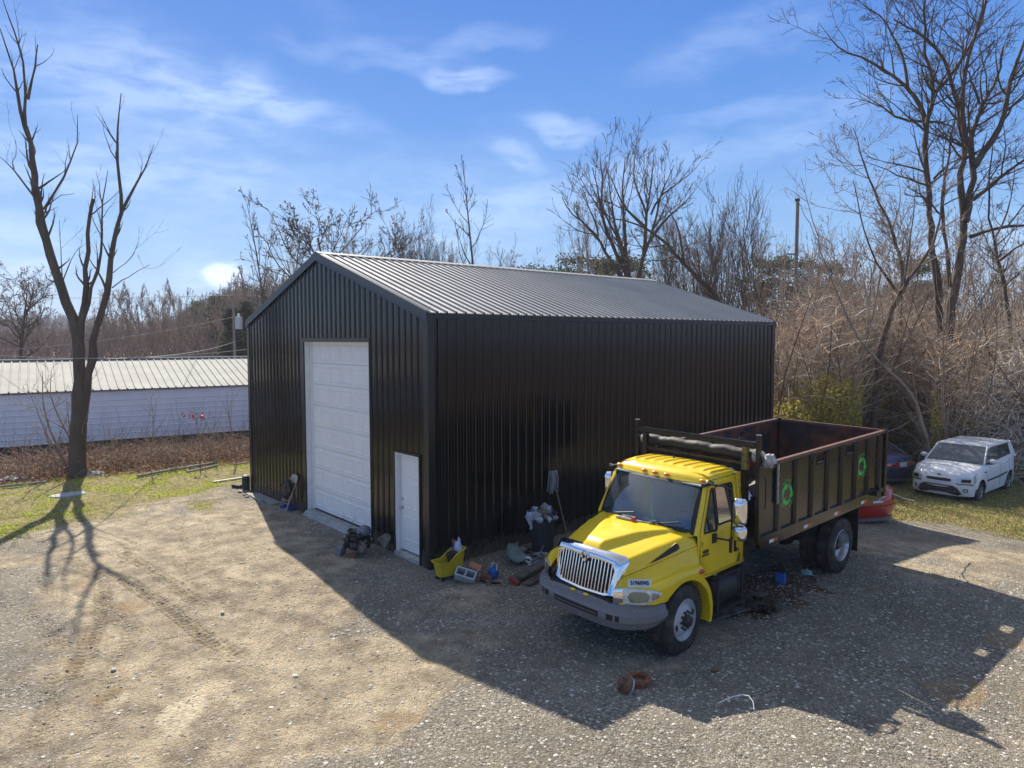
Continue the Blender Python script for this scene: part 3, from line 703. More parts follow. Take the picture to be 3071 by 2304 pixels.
for y in (-.80, -.24, -.02, .20, .80):
    f = -.735 - .10 * (y / .885) ** 2; mb.ell((f, y, 2.355 - (.012 if abs(y) > .5 else 0)), (.028, .058, .022), 16, 8)
    o = mb.build('roof_lamp', M['amber'], truck); mb = MB()
mb.tube([(-1.50, -.22, 2.44), (-1.52, -.23, 2.72)], .005, 6); mb.lathe([(.022, 0), (.018, .03), (.0, .035)], (-1.50, -.22, 2.44), 'z', 12); mb.build('antenna', M['dark'], truck)
mb = MB(); mb.bb(-1.70, -1.66, -.965, .965, .95, 1.75); mb.bb(-1.70, -1.66, -.90, -.62, 1.75, 2.36); mb.bb(-1.70, -1.66, .62, .90, 1.75, 2.36); mb.bb(-1.70, -1.66, -.62, .62, 2.2, 2.36); mb.bb(-1.66, -.40, -.95, .95, .93, 1.02); mb.build('cab_back', M['yellow'], truck, smooth=0)
mb = MB(); mb.add([(-1.68, -.62, 1.75), (-1.68, .62, 1.75), (-1.68, .62, 2.2), (-1.68, -.62, 2.2)], [(0, 1, 2, 3)]); mb.build('rear_window', M['sglass'], truck, smooth=0)
# interior
mb = MB()
mb.box((-1.28, .50, 1.28), (.50, .56, .20)); mb.box((-1.52, .50, 1.68), (.14, .54, .74), (0, -.12, 0)); mb.box((-1.60, .50, 2.08), (.10, .28, .16), (0, -.1, 0)); mb.box((-1.28, -.28, 1.28), (.50, .86, .20)); mb.box((-1.52, -.28, 1.66), (.14, .84, .70), (0, -.12, 0))
mb.build('seat', M['seat'], truck, smooth=40, bevel=.05)
mb = MB(); mb.prism([(-.40, 1.15), (-.40, 1.58), (-.52, 1.60), (-.70, 1.56), (-.78, 1.46), (-.76, 1.15)], -.88, .88, 'xz'); mb.prism([(-.68, 1.5), (-.60, 1.60), (-.78, 1.60), (-.82, 1.5)], .30, .72, 'xz'); mb.build('dashboard', M['dash'], truck, smooth=30)
mb = MB(); a = R(62)
for k_ in range(24):
    p = [Vector((-.93 + .22 * math.cos(q) * math.cos(a), .50 + .22 * math.sin(q), 1.62 + .22 * math.cos(q) * math.sin(a))) for q in (2 * PI * k_ / 24, 2 * PI * (k_ + 1) / 24)]; mb.tube(p, .014, 6)
mb.tube([(-.80, .50, 1.54), (-.93, .50, 1.62)], .03, 8); mb.bar((-.93, .28, 1.62), (-.93, .72, 1.62), .03, .02); mb.build('steering_wheel', M['dash'], truck)
mb = MB(); mb.prism([(-.42, 1.62), (-.62, 1.63), (-.70, 1.60), (-.40, 1.60)], .02, .28, 'xz'); mb.tube([(-.55, .10, 1.62), (-.62, .0, 1.80), (-.70, -.06, 1.86)], [.03, .02, .006], 6); mb.tube([(-.47, .0, 1.635), (-.45, .5, 1.63)], [.05, .02], 6); mb.build('safety_vest', M['limecloth'], truck)
mb = MB(); mb.bb(-1.62, -.72, -.84, .84, 2.27, 2.29); mb.build('headliner', M['seat'], truck, smooth=0)
# frame, axles, tank, steps
mb = MB()
for y in (-.42, .42): mb.bb(-6.5, .95, y - .04, y + .04, .72, .97)
for x in (-6.4, -5.6, -4.1, -3.2, -2.0, -.9): mb.bb(x - .06, x + .06, -.379, .379, .76, .93)
mb.cyl((-4.83, -.9, .50), (-4.83, .9, .50), .09, None, 14); mb.ell((-4.83, 0, .50), (.24, .24, .24)); mb.cyl((0, -.85, .48), (0, .85, .48), .06); mb.tube([(-.6, 0, .7), (-4.7, 0, .56)], .06, 10)
for y in (-.42, .42): mb.bb(-5.5, -4.2, y - .12, y + .0, .60, .69); mb.bb(-.6, .6, y - .04, y + .03, .56, .62)
mb.bb(-.45, .75, -.35, .35, .6, 1.15)
mb.build('frame', M['chassis'], truck, smooth=30)
for sg in (1, -1):
    mb = MB(); mb.lathe([(.0, 0), (.24, 0), (.27, -.02), (.27, -.78), (.24, -.80), (0, -.80)], (-.86, sg * .76, .60), 'x', 28)
    for x in (-1.0, -1.5): mb.lathe([(.274, .02), (.278, .02), (.278, -.02), (.274, -.02)], (x, sg * .76, .60), 'x', 28)
    tk = mb.build('fuel_tank', M['dark'], truck, smooth=40)
    mb = MB(); mb.bb(-1.62, -.82, sg * .62, sg * 1.03, .855, .885); mb.bb(-1.66, -.84, sg * .80, sg * 1.06, .33, .36)
    for x in (-.90, -1.58): mb.bar((x, sg * 1.03, .86), (x, sg * 1.03, .34), .03, .05)
    mb.build('cab_step', M['chassis'], truck, smooth=0, bevel=.004)
    mb = MB(); mb.cyl((-.98, sg * .9, .84), (-.98, sg * .93, .9), .04); mb.build('tank_cap', M['greydirty'], tk)
# wheels
def tyre(mb, R_, w, y0, sg, x, z, lug=False):
    # y0 outer face
    hw = w; p = [(.285, .03), (.31, .0), (.40, -.004), (.455, .012), (R_ - .012, .035), (R_, .055)]
    g = [.055 + (w - .11) * k_ / 12 for k_ in range(1, 12)]
    for i, q in enumerate(g): p += [(R_ - (.014 if i % 3 == 1 else 0), q)]
    p += [(R_, w - .055), (R_ - .012, w - .035), (.455, w - .012), (.40, w + .004), (.31, w), (.285, w - .03)]
    mb.lathe([(r_, -sg * q) for r_, q in p], (x, y0, z), 'y', 64)
def wheel(name, x, y, z, sg, kind, steer=0, rz=.50):
    e = bpy.data.objects.new(name, None); COL.objects.link(e); e.parent = truck; e.location = (x, y, z); e.rotation_euler = (0, 0, steer)
    mb = MB(); tyre(mb, rz, .27, 0, sg, 0, 0)
    for k_ in range(60):     # shoulder tread blocks
        a = 2 * PI * k_ / 60
        for yy in (.045, .225): mb.box((math.cos(a) * (rz - .004), -sg * yy, math.sin(a) * (rz - .004)), (.022, .045, .020), (0, -a, 0))
    mb.build('tyre', M['rubber'], e, smooth=40)
    mb = MB()
    if kind == 'front':
        prof = [(.292, -.03), (.300, -.006), (.292, .002), (.283, -.02), (.272, -.05), (.255, -.062), (.225, -.040), (.195, -.012), (.165, .0), (.125, .0), (.0, .0)]
    elif kind == 'rear':
        prof = [(.292, -.03), (.300, -.006), (.292, .002), (.283, -.02), (.268, -.06), (.262, -.12), (.245, -.150), (.205, -.165), (.0, -.165)]
    else:
        prof = [(.292, -.03), (.283, -.02), (.26, -.1), (.0, -.1)]
    mb.lathe([(r_, sg * h) for r_, h in prof], (0, 0, 0), 'y', 48)
    rim = mb.build('rim', M['wheel_white'] if kind != 'rear' else M['alloy'], e, smooth=40)
    hy = 0 if kind == 'front' else -.165
    if kind != 'inner':
        mb = MB(); mb.lathe([(r_, sg * (h + hy)) for r_, h in ((.088, 0), (.085, .05), (.075, .065), (.066, .085), (.05, .095), (.0, .098))] if kind == 'front' else [(r_, sg * (h + hy)) for r_, h in ((.10, 0), (.095, .09), (.07, .12), (0, .125))], (0, 0, 0), 'y', 24)
        for k_ in range(10):
            a = 2 * PI * k_ / 10; x_, z_ = .128 * math.cos(a), .128 * math.sin(a); mb.cyl((x_, sg * (hy - .005), z_), (x_, sg * (hy + .035), z_), .019, .016, 6)
        mb.build('hub', M['hub'], e, smooth=40)
        mb = MB()
        for k_ in range(2 if kind == 'front' else 4):
            a = R(165) + k_ * PI / (1 if kind == 'front' else 2); c_ = Vector((.218 * math.cos(a), sg * (hy + (-.018 if kind == 'front' else .006)), .218 * math.sin(a)))
            t_ = Vector((-math.sin(a), 0, math.cos(a))); n_ = Vector((math.cos(a), 0, math.sin(a)))
            mb.add([c_ + t_ * .05 * math.cos(q) + n_ * .026 * math.sin(q) + Vector((0, sg * (.012 if kind == 'front' else 0), 0)) - n_ * 0 for q in [2 * PI * i / 14 for i in range(14)]], [tuple(range(14))])
        mb.build('hand_hole', M['gasket'], rim, smooth=0)
    return e
wheel('wheel', -.03, 1.075, .50, 1, 'front', R(5)); wheel('wheel', -.03, -1.075, .50, -1, 'front', R(5))
for sg in (1, -1):
    wheel('wheel', -4.85, sg * 1.13, .505, sg, 'rear', 0, .51); wheel('wheel', -4.85, sg * .80, .505, sg, 'inner', 0, .51)
    mb = MB(); mb.bb(-5.50, -5.485, sg * .50, sg * 1.14, .25, 1.10); mb.build('mud_flap', M['dark'], truck, smooth=0)
# ---- dump body
BF, BR_, BW, BZ0, BZ1 = -1.86, -6.58, 1.13, 1.32, 2.43
bed = bpy.data.objects.new('dump_body', None); COL.objects.link(bed); bed.parent = truck
def sheet(mb, x0, x1, z0, z1, y, holes, th=.006):
    xs = sorted(set([x0, x1] + [h[0] for h in holes] + [h[1] for h in holes])); zs_ = sorted(set([z0, z1] + [h[2] for h in holes] + [h[3] for h in holes]))
    for a, b in zip(xs[:-1], xs[1:]):
        for c_, d in zip(zs_[:-1], zs_[1:]):
            if any(h[0] <= a and b <= h[1] and h[2] <= c_ and d <= h[3] for h in holes): continue
            mb.bb(a, b, y - th, y + th, c_, d)
holesL = [(-4.00, -3.76, 2.23, 2.37), (-5.16, -4.90, 2.23, 2.37)]
for sg in (1, -1):
    mb = MB(); sheet(mb, BR_, BF, BZ0, BZ1, sg * BW, holesL); mb.build('side_panel', [M['boxblack']], bed, smooth=0)
    mb = MB(); sheet(mb, BR_ + .01, BF - .01, BZ0, BZ1 - .01, sg * (BW - .011), holesL, .0035); mb.build('panel_lining', M['rust'], bed, smooth=0)
    for x in (-2.42, -3.00, -3.575, -4.15, -4.70, -5.27, -5.83, -6.33):
        mb = MB(); mb.prism([(x - .058, BW + .006), (x - .036, BW + .055), (x + .036, BW + .055), (x + .058, BW + .006)], BZ0 + .01, BZ1 - .035, 'xy')
        if sg < 0: mb.v = [(a, -b, c_) for a, b, c_ in mb.v]
        mb.build('side_rib', M['boxblack'], bed, smooth=0)
    for x in (-4.035, -3.755): pass
    mb = MB()      # frames of the small windows
    for h in holesL:
        mb.bb(h[0] - .02, h[1] + .02, sg * (BW + .006), sg * (BW + .014), h[2] - .035, h[2] - .004); mb.bb(h[0] - .02, h[0] - .002, sg * (BW + .006), sg * (BW + .014), h[2], h[3]); mb.bb(h[1] + .002, h[1] + .02, sg * (BW + .006), sg * (BW + .014), h[2], h[3])
    mb.build('peephole_frame', M['chassis'], bed, smooth=0)
    mb = MB(); mb.bb(BR_ - .02, -2.30, sg * (BW - .035), sg * (BW + .045), BZ1, BZ1 + .055); mb.build('top_rail', M['rustrail'], bed, smooth=0, bevel=.006)
    mb = MB(); mb.bb(-2.30, BF, sg * (BW - .03), sg * (BW + .04), BZ1 - .05, BZ1 - .005); mb.bb(BR_, BF, sg * (BW - .08), sg * (BW + .05), BZ0 - .075, BZ0 + .012); mb.bb(BR_ + .03, BF - .02, sg * (BW - .05), sg * (BW + .03), BZ0 - .20, BZ0 - .078); mb.build('bottom_rail', M['boxblack'], bed, smooth=0, bevel=.005)
    for x in (-2.28, -3.42, -4.55, -5.66):
        mb = MB(); mb.bb(x, x + .13, sg * (BW + .030), sg * (BW + .033), BZ0 - .155, BZ0 - .10, 0); mb.bb(x - .13, x, sg * (BW + .030), sg * (BW + .033), BZ0 - .155, BZ0 - .10, 1); mb.build('reflector_tape', [M['whitetape'], M['redtape']], bed, smooth=0)
    mb = MB(); mb.bb(BR_ - .04, BR_ + .05, sg * (BW - .05), sg * (BW + .058), BZ0 - .18, BZ1 + .07); mb.build('rear_post', M['boxblack'], bed, smooth=0, bevel=.005)
mb = MB(); mb.cyl((-2.345, BW + .05, BZ1 + .0), (-2.345, BW + .05, 1.78), .018, None, 10); mb.build('white_pipe', M['greydirty'], bed)
mb = MB(); mb.tube([(-1.95, BW + .03, 2.26), (-1.95, BW + .06, 2.24), (-1.95, BW + .06, 1.80), (-1.95, BW + .03, 1.78)], .010, 6); mb.build('grab_rail', M['chassis'], bed)
mb = MB(); mb.bb(BR_, BF, -BW + .01, BW - .01, BZ0 - .05, BZ0 + .01); mb.build('bed_floor', M['rust'], bed, smooth=0)
mb = MB(); mb.bb(BR_ - .035, BR_ - .005, -BW + .05, BW - .05, BZ0, BZ1 - .0, 0); mb.bb(BR_ - .05, BR_ + .0, -BW + .05, BW - .05, BZ1 - .0, BZ1 + .05, 1)
for y in (-.6, 0, .6): mb.bb(BR_ - .09, BR_ - .0352, y - .05, y + .05, BZ0, BZ1 - .001, 0)
mb.build('tailgate', [M['rust'], M['rustrail']], bed, smooth=0)
mb = MB(); mb.bb(BF - .012, BF + .0, -BW, BW, BZ0, 1.62); mb.bb(BF - .012, BF, -BW, -.95, 1.62, BZ1); mb.bb(BF - .012, BF, .98, BW, 1.62, 1.95); mb.build('bulkhead', M['boxblack'], bed, smooth=0)
mb = MB()     # expanded metal screen
import itertools
def clipbar(a, b):
    (y0, z0), (y1, z1) = a, b; pts = []
    Y0, Y1, Z0, Z1 = -BW + .06, BW - .02, 1.62, 2.44
    t0, t1 = 0, 1; dy, dz_ = y1 - y0, z1 - z0
    for p, q in ((-dy, y0 - Y0), (dy, Y1 - y0), (-dz_, z0 - Z0), (dz_, Z1 - z0)):
        if p == 0: continue
        r_ = q / p
        if p < 0: t0 = max(t0, r_)
        else: t1 = min(t1, r_)
    if t0 < t1: mb.bar((BF + .012, y0 + dy * t0, z0 + dz_ * t0), (BF + .012, y0 + dy * t1, z0 + dz_ * t1), .010, .006)
for k_ in range(-34, 60):
    y = -1.1 + k_ * .062; clipbar((y, 1.62), (y + .82 * 1.7, 2.44)); clipbar((y, 1.62), (y - .82 * 1.7, 2.44))
mb.build('mesh_screen', M['chassis'], bed, smooth=0)
mb = MB(); mb.box((BF - .25, .85, 1.75), (.35, .3, .35), (.2, .3, .4)); mb.box((BF - .2, .98, 2.05), (.3, .15, .2), (.5, .1, .2), 1); mb.build('cargo_scraps', [mat('blue_cloth', (.05, .1, .35), .8), M['greydirty']], bed, smooth=0)
# rack in front of the body
for sg in (1, -1): mb = MB(); mb.bar((-1.76, sg * 1.18, 1.25), (-1.73, sg * 1.18, 2.965), .07, .07); mb.build('rack_post', M['boxblack'], truck, smooth=0, bevel=.004)
for sg in (1, -1): mb = MB(); mb.cyl((-1.73, sg * 1.18, 2.966), (-1.73, sg * 1.18, 2.975), .05, None, 4); mb.build('post_cap', M['steel'], truck, smooth=0)
mb = MB(); mb.bar((-1.73, .96, 1.0), (-1.73, .96, 2.40), .085, .085); mb.build('rack_upright', M['boxblack'], truck, smooth=0, bevel=.004); mb = MB(); mb.bar((-1.73, -.99, 1.0), (-1.73, -.99, 2.765), .085, .085); mb.build('rack_upright', M['boxblack'], truck, smooth=0, bevel=.004)
mb = MB(); mb.bar((-1.73, .96, 2.405), (-1.73, .96, 2.765), .09, .09); mb.build('rack_upright', M['yellow2'], truck, smooth=0, bevel=.004)
mb = MB(); mb.bar((-1.73, -1.14, 2.815), (-1.73, 1.14, 2.815), .07, .08); mb.build('rack_bar', M['boxblack'], truck, smooth=0, bevel=.004); mb = MB(); mb.bar((-1.73, -.94, 2.50), (-1.73, .91, 2.50), .05, .05); mb.build('rack_bar', M['boxblack'], truck, smooth=0, bevel=.004)
mb = MB(); rr = random.Random(3); pts = []; rs = []
for k_ in range(40):
    y = -1.04 + 2.12 * k_ / 39; pts.append((-1.84 + .006 * math.sin(k_), y, 2.625 + .008 * math.sin(k_ * .7))); rs.append(.092 + rr.uniform(-.006, .009))
mb.tube(pts, rs, 18); tr = mb.build('tarp_roll', M['vinyl'], truck, smooth=50)
mb = MB()
for y0, y1, r_ in ((-1.16, -1.02, .07), (1.06, 1.14, .105), (1.14, 1.19, .085)): mb.cyl((-1.84, y0, 2.62), (-1.84, y1, 2.62), r_, r_ * .95, 20)
mb.ell((-1.86, 1.30, 2.57), (.10, .11, .09), 9, 7, 0, .30, rr); mb.ell((-1.92, 1.22, 2.50), (.08, .09, .05), 9, 7, 0, .3, rr); mb.tube([(-1.9, 1.28, 2.50), (-2.1, 1.2, 2.46), (-2.35, 1.14, 2.47)], .012, 6)
mb.build('roll_end', M['greydirty'], tr, smooth=40)
# logos on the body
def logo(fx, zc, r_, nm):
    y = BW + .0085; e = bpy.data.objects.new(nm, None); COL.objects.link(e); e.parent = bed
    P = lambda rad, a: (fx - rad * math.cos(a), y, zc + rad * math.sin(a))      # seen from the left side: +x of the drawing = -f
    for k_ in range(3):
        a0 = R(200 - k_ * 120); mb = MB(); n = 14; sp_ = R(88)
        for i in range(n):
            t0, t1 = a0 - sp_ * i / n, a0 - sp_ * (i + 1) / n
            mb.add([P(r_ * .54, t0), P(r_ * .90, t0), P(r_ * .90, t1), P(r_ * .54, t1)], [(0, 1, 2, 3)], 1 if i < n // 2 else 0)
        te = a0 - sp_; mb.add([P(r_ * .38, te), P(r_ * 1.06, te), P(r_ * .75, te - R(30))], [(0, 1, 2)], 0)
        mb.build('arrow', [M['green'], M['green2']], e, smooth=0)
    for word, mid, flip in (('REDUCE', 95, 0), ('REUSE', 215, 1), ('RECYCLE', -35, 1)):
        n = len(word)
        for i, ch in enumerate(word):
            st_ = 11.5; a = R(mid + (-(i - (n - 1) / 2) * st_ if not flip else (i - (n - 1) / 2) * st_)); rad = r_ * 1.14
            px_, _, pz_ = P(rad, a); rot = (a - PI / 2) if not flip else (a + PI / 2)
            ux = Vector((-math.cos(rot), 0, math.sin(rot))); uy = Vector((math.sin(rot), 0, math.cos(rot))); uz = ux.cross(uy)
            mw = Matrix.Translation((px_, y + .001, pz_)) @ Matrix((ux, uy, uz)).transposed().to_4x4()
            textmesh('letter', ch, r_ * .27, M['green'], e, mw, .0006, .001)
logo(-2.725, 1.86, .20, 'recycling_logo'); logo(-5.555, 1.90, .20, 'recycling_logo')
mb = MB(); mb.box((-6.05, BW + .10, BZ0 - .01), (.20, .10, .09)); mb.lathe([(.05, 0), (.065, .03), (.065, .06), (.04, .07)], (-6.20, BW + .05, BZ0 - .02), 'y', 14); mb.build('side_lamp', M['dark'], bed, smooth=40, bevel=.008)
mb = MB(); mb.tube([(-6.62, BW - .1, 1.50), (-6.8, 1.0, 1.35), (-7.1, 1.1, 1.1), (-7.6, 1.2, .9), (-8.0, 1.25, .8)], .010, 6); mb.build('hanging_rope', M['greydirty'], bed)
# ------------------------------------------------------------------ cars; local x forward, y left, z up, origin on the ground below the front axle
def car(name, label, loc, heading, S, paint, cglass, tilt=(0, 0)):
    e = empty(name, loc, 0, label, 'car')
    e.rotation_euler = (Matrix.Rotation(heading, 3, 'Z') @ Matrix.Rotation(tilt[0], 3, 'Y') @ Matrix.Rotation(tilt[1], 3, 'X')).to_euler()
    WB, xf, xr, hw = S['WB'], S['xf'], S['xr'], S['hw']; sill, rw = S['sill'], S['rw']
    X0, X1 = xf - .06, -WB - xr + .06
    T = lambda x: ip(-x, [-a for a, b in S['deck']], [b for a, b in S['deck']])
    def base(x, y, z):        # planform bow and lean at both ends
        w1 = float(sst(xf - .75, X0, x)); w0 = float(sst(-WB - xr + .65, X1, x)); a = min(1, abs(y) / hw)
        zt = T(X0) if w1 > 0 else T(X1); zb = sill; v = min(1.2, max(0, (z - zb) / max(.1, zt - zb)))
        lean = .05 * (2 * v - 1) ** 2 * (1 if v > .5 else .6)
        x = x - w1 * (S['bow'] * a ** 3 + lean) + w0 * (S['bowr'] * a ** 3 + lean * S.get('leanr', 1))
        y = y * (1 - .06 * w1 * a - .05 * w0 * a)
        return (x, y, z)
    def bp(x, s):
        a = abs(s); sg = 1 if s >= 0 else -1; t = T(x); zl = sill
        for wx in (0, -WB):
            d = x - wx
            if abs(d) < rw + .065: zl = max(zl, rw + math.sqrt(max(0, (rw + .065) ** 2 - d * d)) - .02)
        zs = t - S['sh'](x) if callable(S['sh']) else t - S['sh']
        if a < .55: y = hw * .80 * a / .55; z = t - .03 * (a / .55) ** 2
        elif a < .7: q = (a - .55) / .15; y = hw * (.80 + .17 * math.sin(q * PI / 2)); z = t - .03 - (t - .03 - zs) * (1 - math.cos(q * PI / 2))
        else:
            q = (a - .7) / .3; z = lerp(zs, zl, q); y = hw * (.97 + .03 * math.sin(min(1, (zs - z) / .35) * PI / 2) - .05 * float(sst(sill + .22, sill, z)))
            fl = max(0, 1 - ((x - 0) / .5) ** 2) + max(0, 1 - ((x + WB) / .5) ** 2); y += .018 * fl * float(sst(.95, .75, z))
        return base(x, sg * y, z)
    xs = sorted(set(list(np.round(np.linspace(X1, X0, 110), 4))))
    mb = MB(); mb.grid(bp, xs, [-1, -.94, -.88, -.82, -.76, -.7, -.65, -.6, -.55, -.4, -.2, 0, .2, .4, .55, .6, .65, .7, .76, .82, .88, .94, 1])
    # front and rear fascia
    def fasc(t, v, off=0, rear=False):
        xe = X1 if rear else X0; zt = T(xe) - .0; a = abs(t); sg = -1 if rear else 1
        edge = bp(xe, (1 if t >= 0 else -1) * 1.0)
        ytop = hw * .97; y = t * hw * 1.0
        zt2 = zt - .03 * min(1, a / .8) ** 2 - (0 if a < .8 else (S['sh'] - .03) * (1 - math.sqrt(max(0, 1 - ((a - .8) / .2) ** 2))))
        z = lerp(sill, zt2, v); bul = sg * (.055 * math.sin(PI * min(1, max(0, v))) * S.get('bul', 1) * (1 - a ** 6) + off)
        x, y, z = base(xe, y, z); return (x + bul, y + (off * a ** 3 * (1 if t > 0 else -1)), z)
    ts = [-1, -.97, -.93, -.88, -.8, -.65, -.5, -.3, -.1, .1, .3, .5, .65, .8, .88, .93, .97, 1]
    mb.grid(lambda t, v: fasc(t, v), ts, list(np.linspace(0, 1, 12))); mb.grid(lambda t, v: fasc(t, v, 0, True), ts, list(np.linspace(0, 1, 12)))
    body = mb.build('body', paint, e, smooth=38)
    mb = MB(); mb.bb(X1 + .35, X0 - .35, -hw * .80, hw * .80, sill - .05, sill + .45); mb.build('underbody', M['dark'], e, smooth=0)
    # greenhouse
    xa, xb, xc, xd = S['gh']; zb, zr, wb_, wt = S['belt'], S['roof'], hw * .92, S['wt']
    g = MB(); bow = .10
    def wsp(t, u, off=0): return (lerp(xa, xb, u) + (1 - t * t) * bow * (1 - u * .4) + off, t * lerp(wb_, wt, u), lerp(zb - .02, zr - .03, u) + off * .6)
    def rsp(t, u, off=0): return (lerp(xd, xc, u) - (1 - t * t) * .06 - off, t * lerp(wb_, wt, u), lerp(zb - .02, zr - .03, u) + off * .5)
    def sdp(q, u, sg, off=0): return (lerp(lerp(xa, xd, q), lerp(xb, xc, q), u), sg * (lerp(wb_, wt, u) + .03 * math.sin(u * PI) * 0 + off), lerp(zb - .02, zr - .03, u))
    mb = MB(); mb.grid(lambda t, u: wsp(t, u), list(np.linspace(-1, 1, 17)), [0, .25, .5, .75, 1]); mb.build('windshield', cglass, e, smooth=50)
    mb = MB(); mb.grid(lambda t, u: rsp(t, u), list(np.linspace(-1, 1, 17)), [0, .25, .5, .75, 1]); mb.build('rear_window', M['carglass'], e, smooth=50)
    for sg in (1, -1):
        mb = MB(); mb.grid(lambda q, u: sdp(q, u, sg), [0, .25, .5, .75, 1], [0, .5, 1]); mb.build('side_window', M['carglass'], e, smooth=0)
        mb = MB()
        def pil(p0, p1, w, h=.03): mb.bar(p0, p1, h, w)
        mb.tube([wsp(sg * .99, u) for u in (0, .5, 1)], .025, 8); mb.build('pillar', paint, e, smooth=40); mb = MB()
        mb.tube([rsp(sg * .99, u) for u in (0, .5, 1)], S.get('cp', .08) * .5, 8)
        if S.get('cw'):
            q0 = 1 - S['cw']; mb.add([sdp(q0, 0, sg, .008), sdp(1, 0, sg, .008), sdp(1, 1, sg, .008), sdp(q0 + S['cw'] * .35, 1, sg, .008)], [(0, 1, 2, 3)])
        pl = mb.build('pillar', paint, e, smooth=40)
        mb = MB(); q = S.get('bq', .48); mb.add([sdp(q - .018, 0, sg, .006), sdp(q + .018, 0, sg, .006), sdp(q + .018, 1, sg, .006), sdp(q - .018, 1, sg, .006)], [(0, 1, 2, 3)]); mb.build('pillar', M['gasket'], e, smooth=0)
        mb = MB()   # door seams, sill strip, handles
        for xs_ in S['seams']:
            pts = [Vector(bp(xs_, sg * a)) for a in (.70, .76, .82, .88, .94, .985)]; mb.tube([p + Vector((0, sg * .001, 0)) for p in pts], .0045, 5)
        mb.build('door_seam', M['gasket'], e, smooth=0)
        mb = MB()
        for xs_ in S['handles']:
            p = Vector(bp(xs_, sg * .745)); mb.box(p + Vector((0, sg * .02, 0)), (.17, .035, .028))
        mb.build('door_handle', paint, e, smooth=0, bevel=.008)
        mb = MB(); p = Vector(sdp(.10, 0, sg, 0)) + Vector((-.02, sg * .14, .10)); mb.ell(p, (.07, .12, .075), 12, 8); mr = mb.build('mirror', paint, e); mb = MB(); mb.box(p + Vector((-.0, -sg * .08, -.075)), (.10, .16, .035)); mb.box(p + Vector((-.045, sg * .0, 0)), (.05, .17, .10)); mb.build('mirror_base', M['dark'], mr, smooth=0, bevel=.01)
    mb = MB()
    def rp(i, s):
        x = lerp(xb + .03, xc - .03, i); a = abs(s); end = max(0, 1 - min(i, 1 - i) / .12); z = zr + .015 * (1 - s * s) - .045 * end ** 2 - .055 * max(0, (a - .85) / .15) ** 2
        x += (1 - s * s) * (.06 if i < .5 else -.06) * end; return (x, s * (wt + .035), z)
    mb.grid(rp, [0, .03, .07, .12, .25, .5, .75, .88, .93, .97, 1], [-1, -.97, -.93, -.88, -.8, -.5, 0, .5, .8, .88, .93, .97, 1]); mb.build('roof', paint, e, smooth=50, solid=.02)
    for wx in (0, -WB):
        for sg in (1, -1):
            w = bpy.data.objects.new('wheel', None); COL.objects.link(w); w.parent = e; w.location = (wx, sg * (hw - .02), rw)
            mb = MB(); mb.lathe([(r_, -sg * q) for r_, q in ((.20, .03), (.23, 0), (rw - .03, .005), (rw, .035), (rw, .17), (rw - .03, .20), (.23, .205), (.20, .18))], (0, 0, 0), 'y', 36); mb.build('tyre', M['rubber'], w, smooth=40)
            mb = MB(); mb.lathe([(r_, -sg * q) for r_, q in ((.215, .03), (.212, .012), (.195, .03), (.19, .07), (.0, .07))], (0, 0, 0), 'y', 30)
            for k in range(S.get('spk', 7)):
                a = 2 * PI * k / S.get('spk', 7); mb.bar((.03 * math.cos(a), -sg * .03, .03 * math.sin(a)), (.20 * math.cos(a), -sg * .022, .20 * math.sin(a)), .035, .02)
            mb.cyl((0, -sg * .01, 0), (0, -sg * .05, 0), .045); mb.build('rim', M['alloy'], w, smooth=30)
            mb = MB(); mb.lathe([(.03, -sg * .065), (.19, -sg * .065)], (0, 0, 0), 'y', 24); mb.build('brake_disc', M['hub'], w)
    return e, bp, fasc, wsp
def patch(fasc, out, off, rear=False, n=None):
    c = (sum(o[0] for o in out) / len(out), sum(o[1] for o in out) / len(out)); mb = MB()
    rings = [[fasc(c[0] + (t - c[0]) * k, c[1] + (v - c[1]) * k, off, rear) for t, v in out] for k in (1, .75, .5, .25, .02)]
    mb.loft(rings, (False, True)); return mb
def rrect(x0, x1, y0, y1, r_=.35, n=4):
    w, h = (x1 - x0) / 2, (y1 - y0) / 2; cx, cy = (x0 + x1) / 2, (y0 + y1) / 2; o = []
    for qx, qy, a0 in ((1, 1, 0), (-1, 1, 90), (-1, -1, 180), (1, -1, 270)):
        for k in range(n):
            a = R(a0 + 90 * k / (n - 1)); o.append((cx + qx * w * (1 - r_) + r_ * w * math.cos(a), cy + qy * h * (1 - r_) + r_ * h * math.sin(a)))
    return o
# white boxy hatchback facing the camera side
S1 = dict(WB=2.55, xf=.82, xr=.72, hw=.893, sill=.22, rw=.325, bow=.30, bowr=.14, deck=[(.76, .86), (.70, .93), (.5, 1.0), (.1, 1.05), (-.42, 1.10), (-.6, 1.12), (-3.0, 1.22), (-3.21, 1.20)], sh=.12,
          gh=(-.40, -1.06, -3.02, -3.20), belt=1.08, roof=1.58, wt=.69, seams=(-.46, -1.62, -2.45), handles=(-1.42, -2.3), cw=.13, cp=.10, bul=1)
kia, bpk, fk, wk = car('hatchback_car', 'boxy white hatchback with a black lower grille parked on the grass by the brush', (0, 0, 0), 0, S1, M['carwhite'], M['carglass2'])
mb = patch(fk, [(-.60, .03), (.60, .03), (.66, .12), (.55, .36), (.44, .45), (-.44, .45), (-.55, .36), (-.66, .12)], .008); lg = mb.build('lower_grille', M['dark'], kia, smooth=60)
mb = MB()
for k, w in ((.17, .60), (.24, .56), (.31, .52), (.38, .47)):
    mb.tube([fk(t, k, .014) for t in np.linspace(-w, w, 9)], .007, 5)
mb.build('grille_slats', M['bumper'], lg)
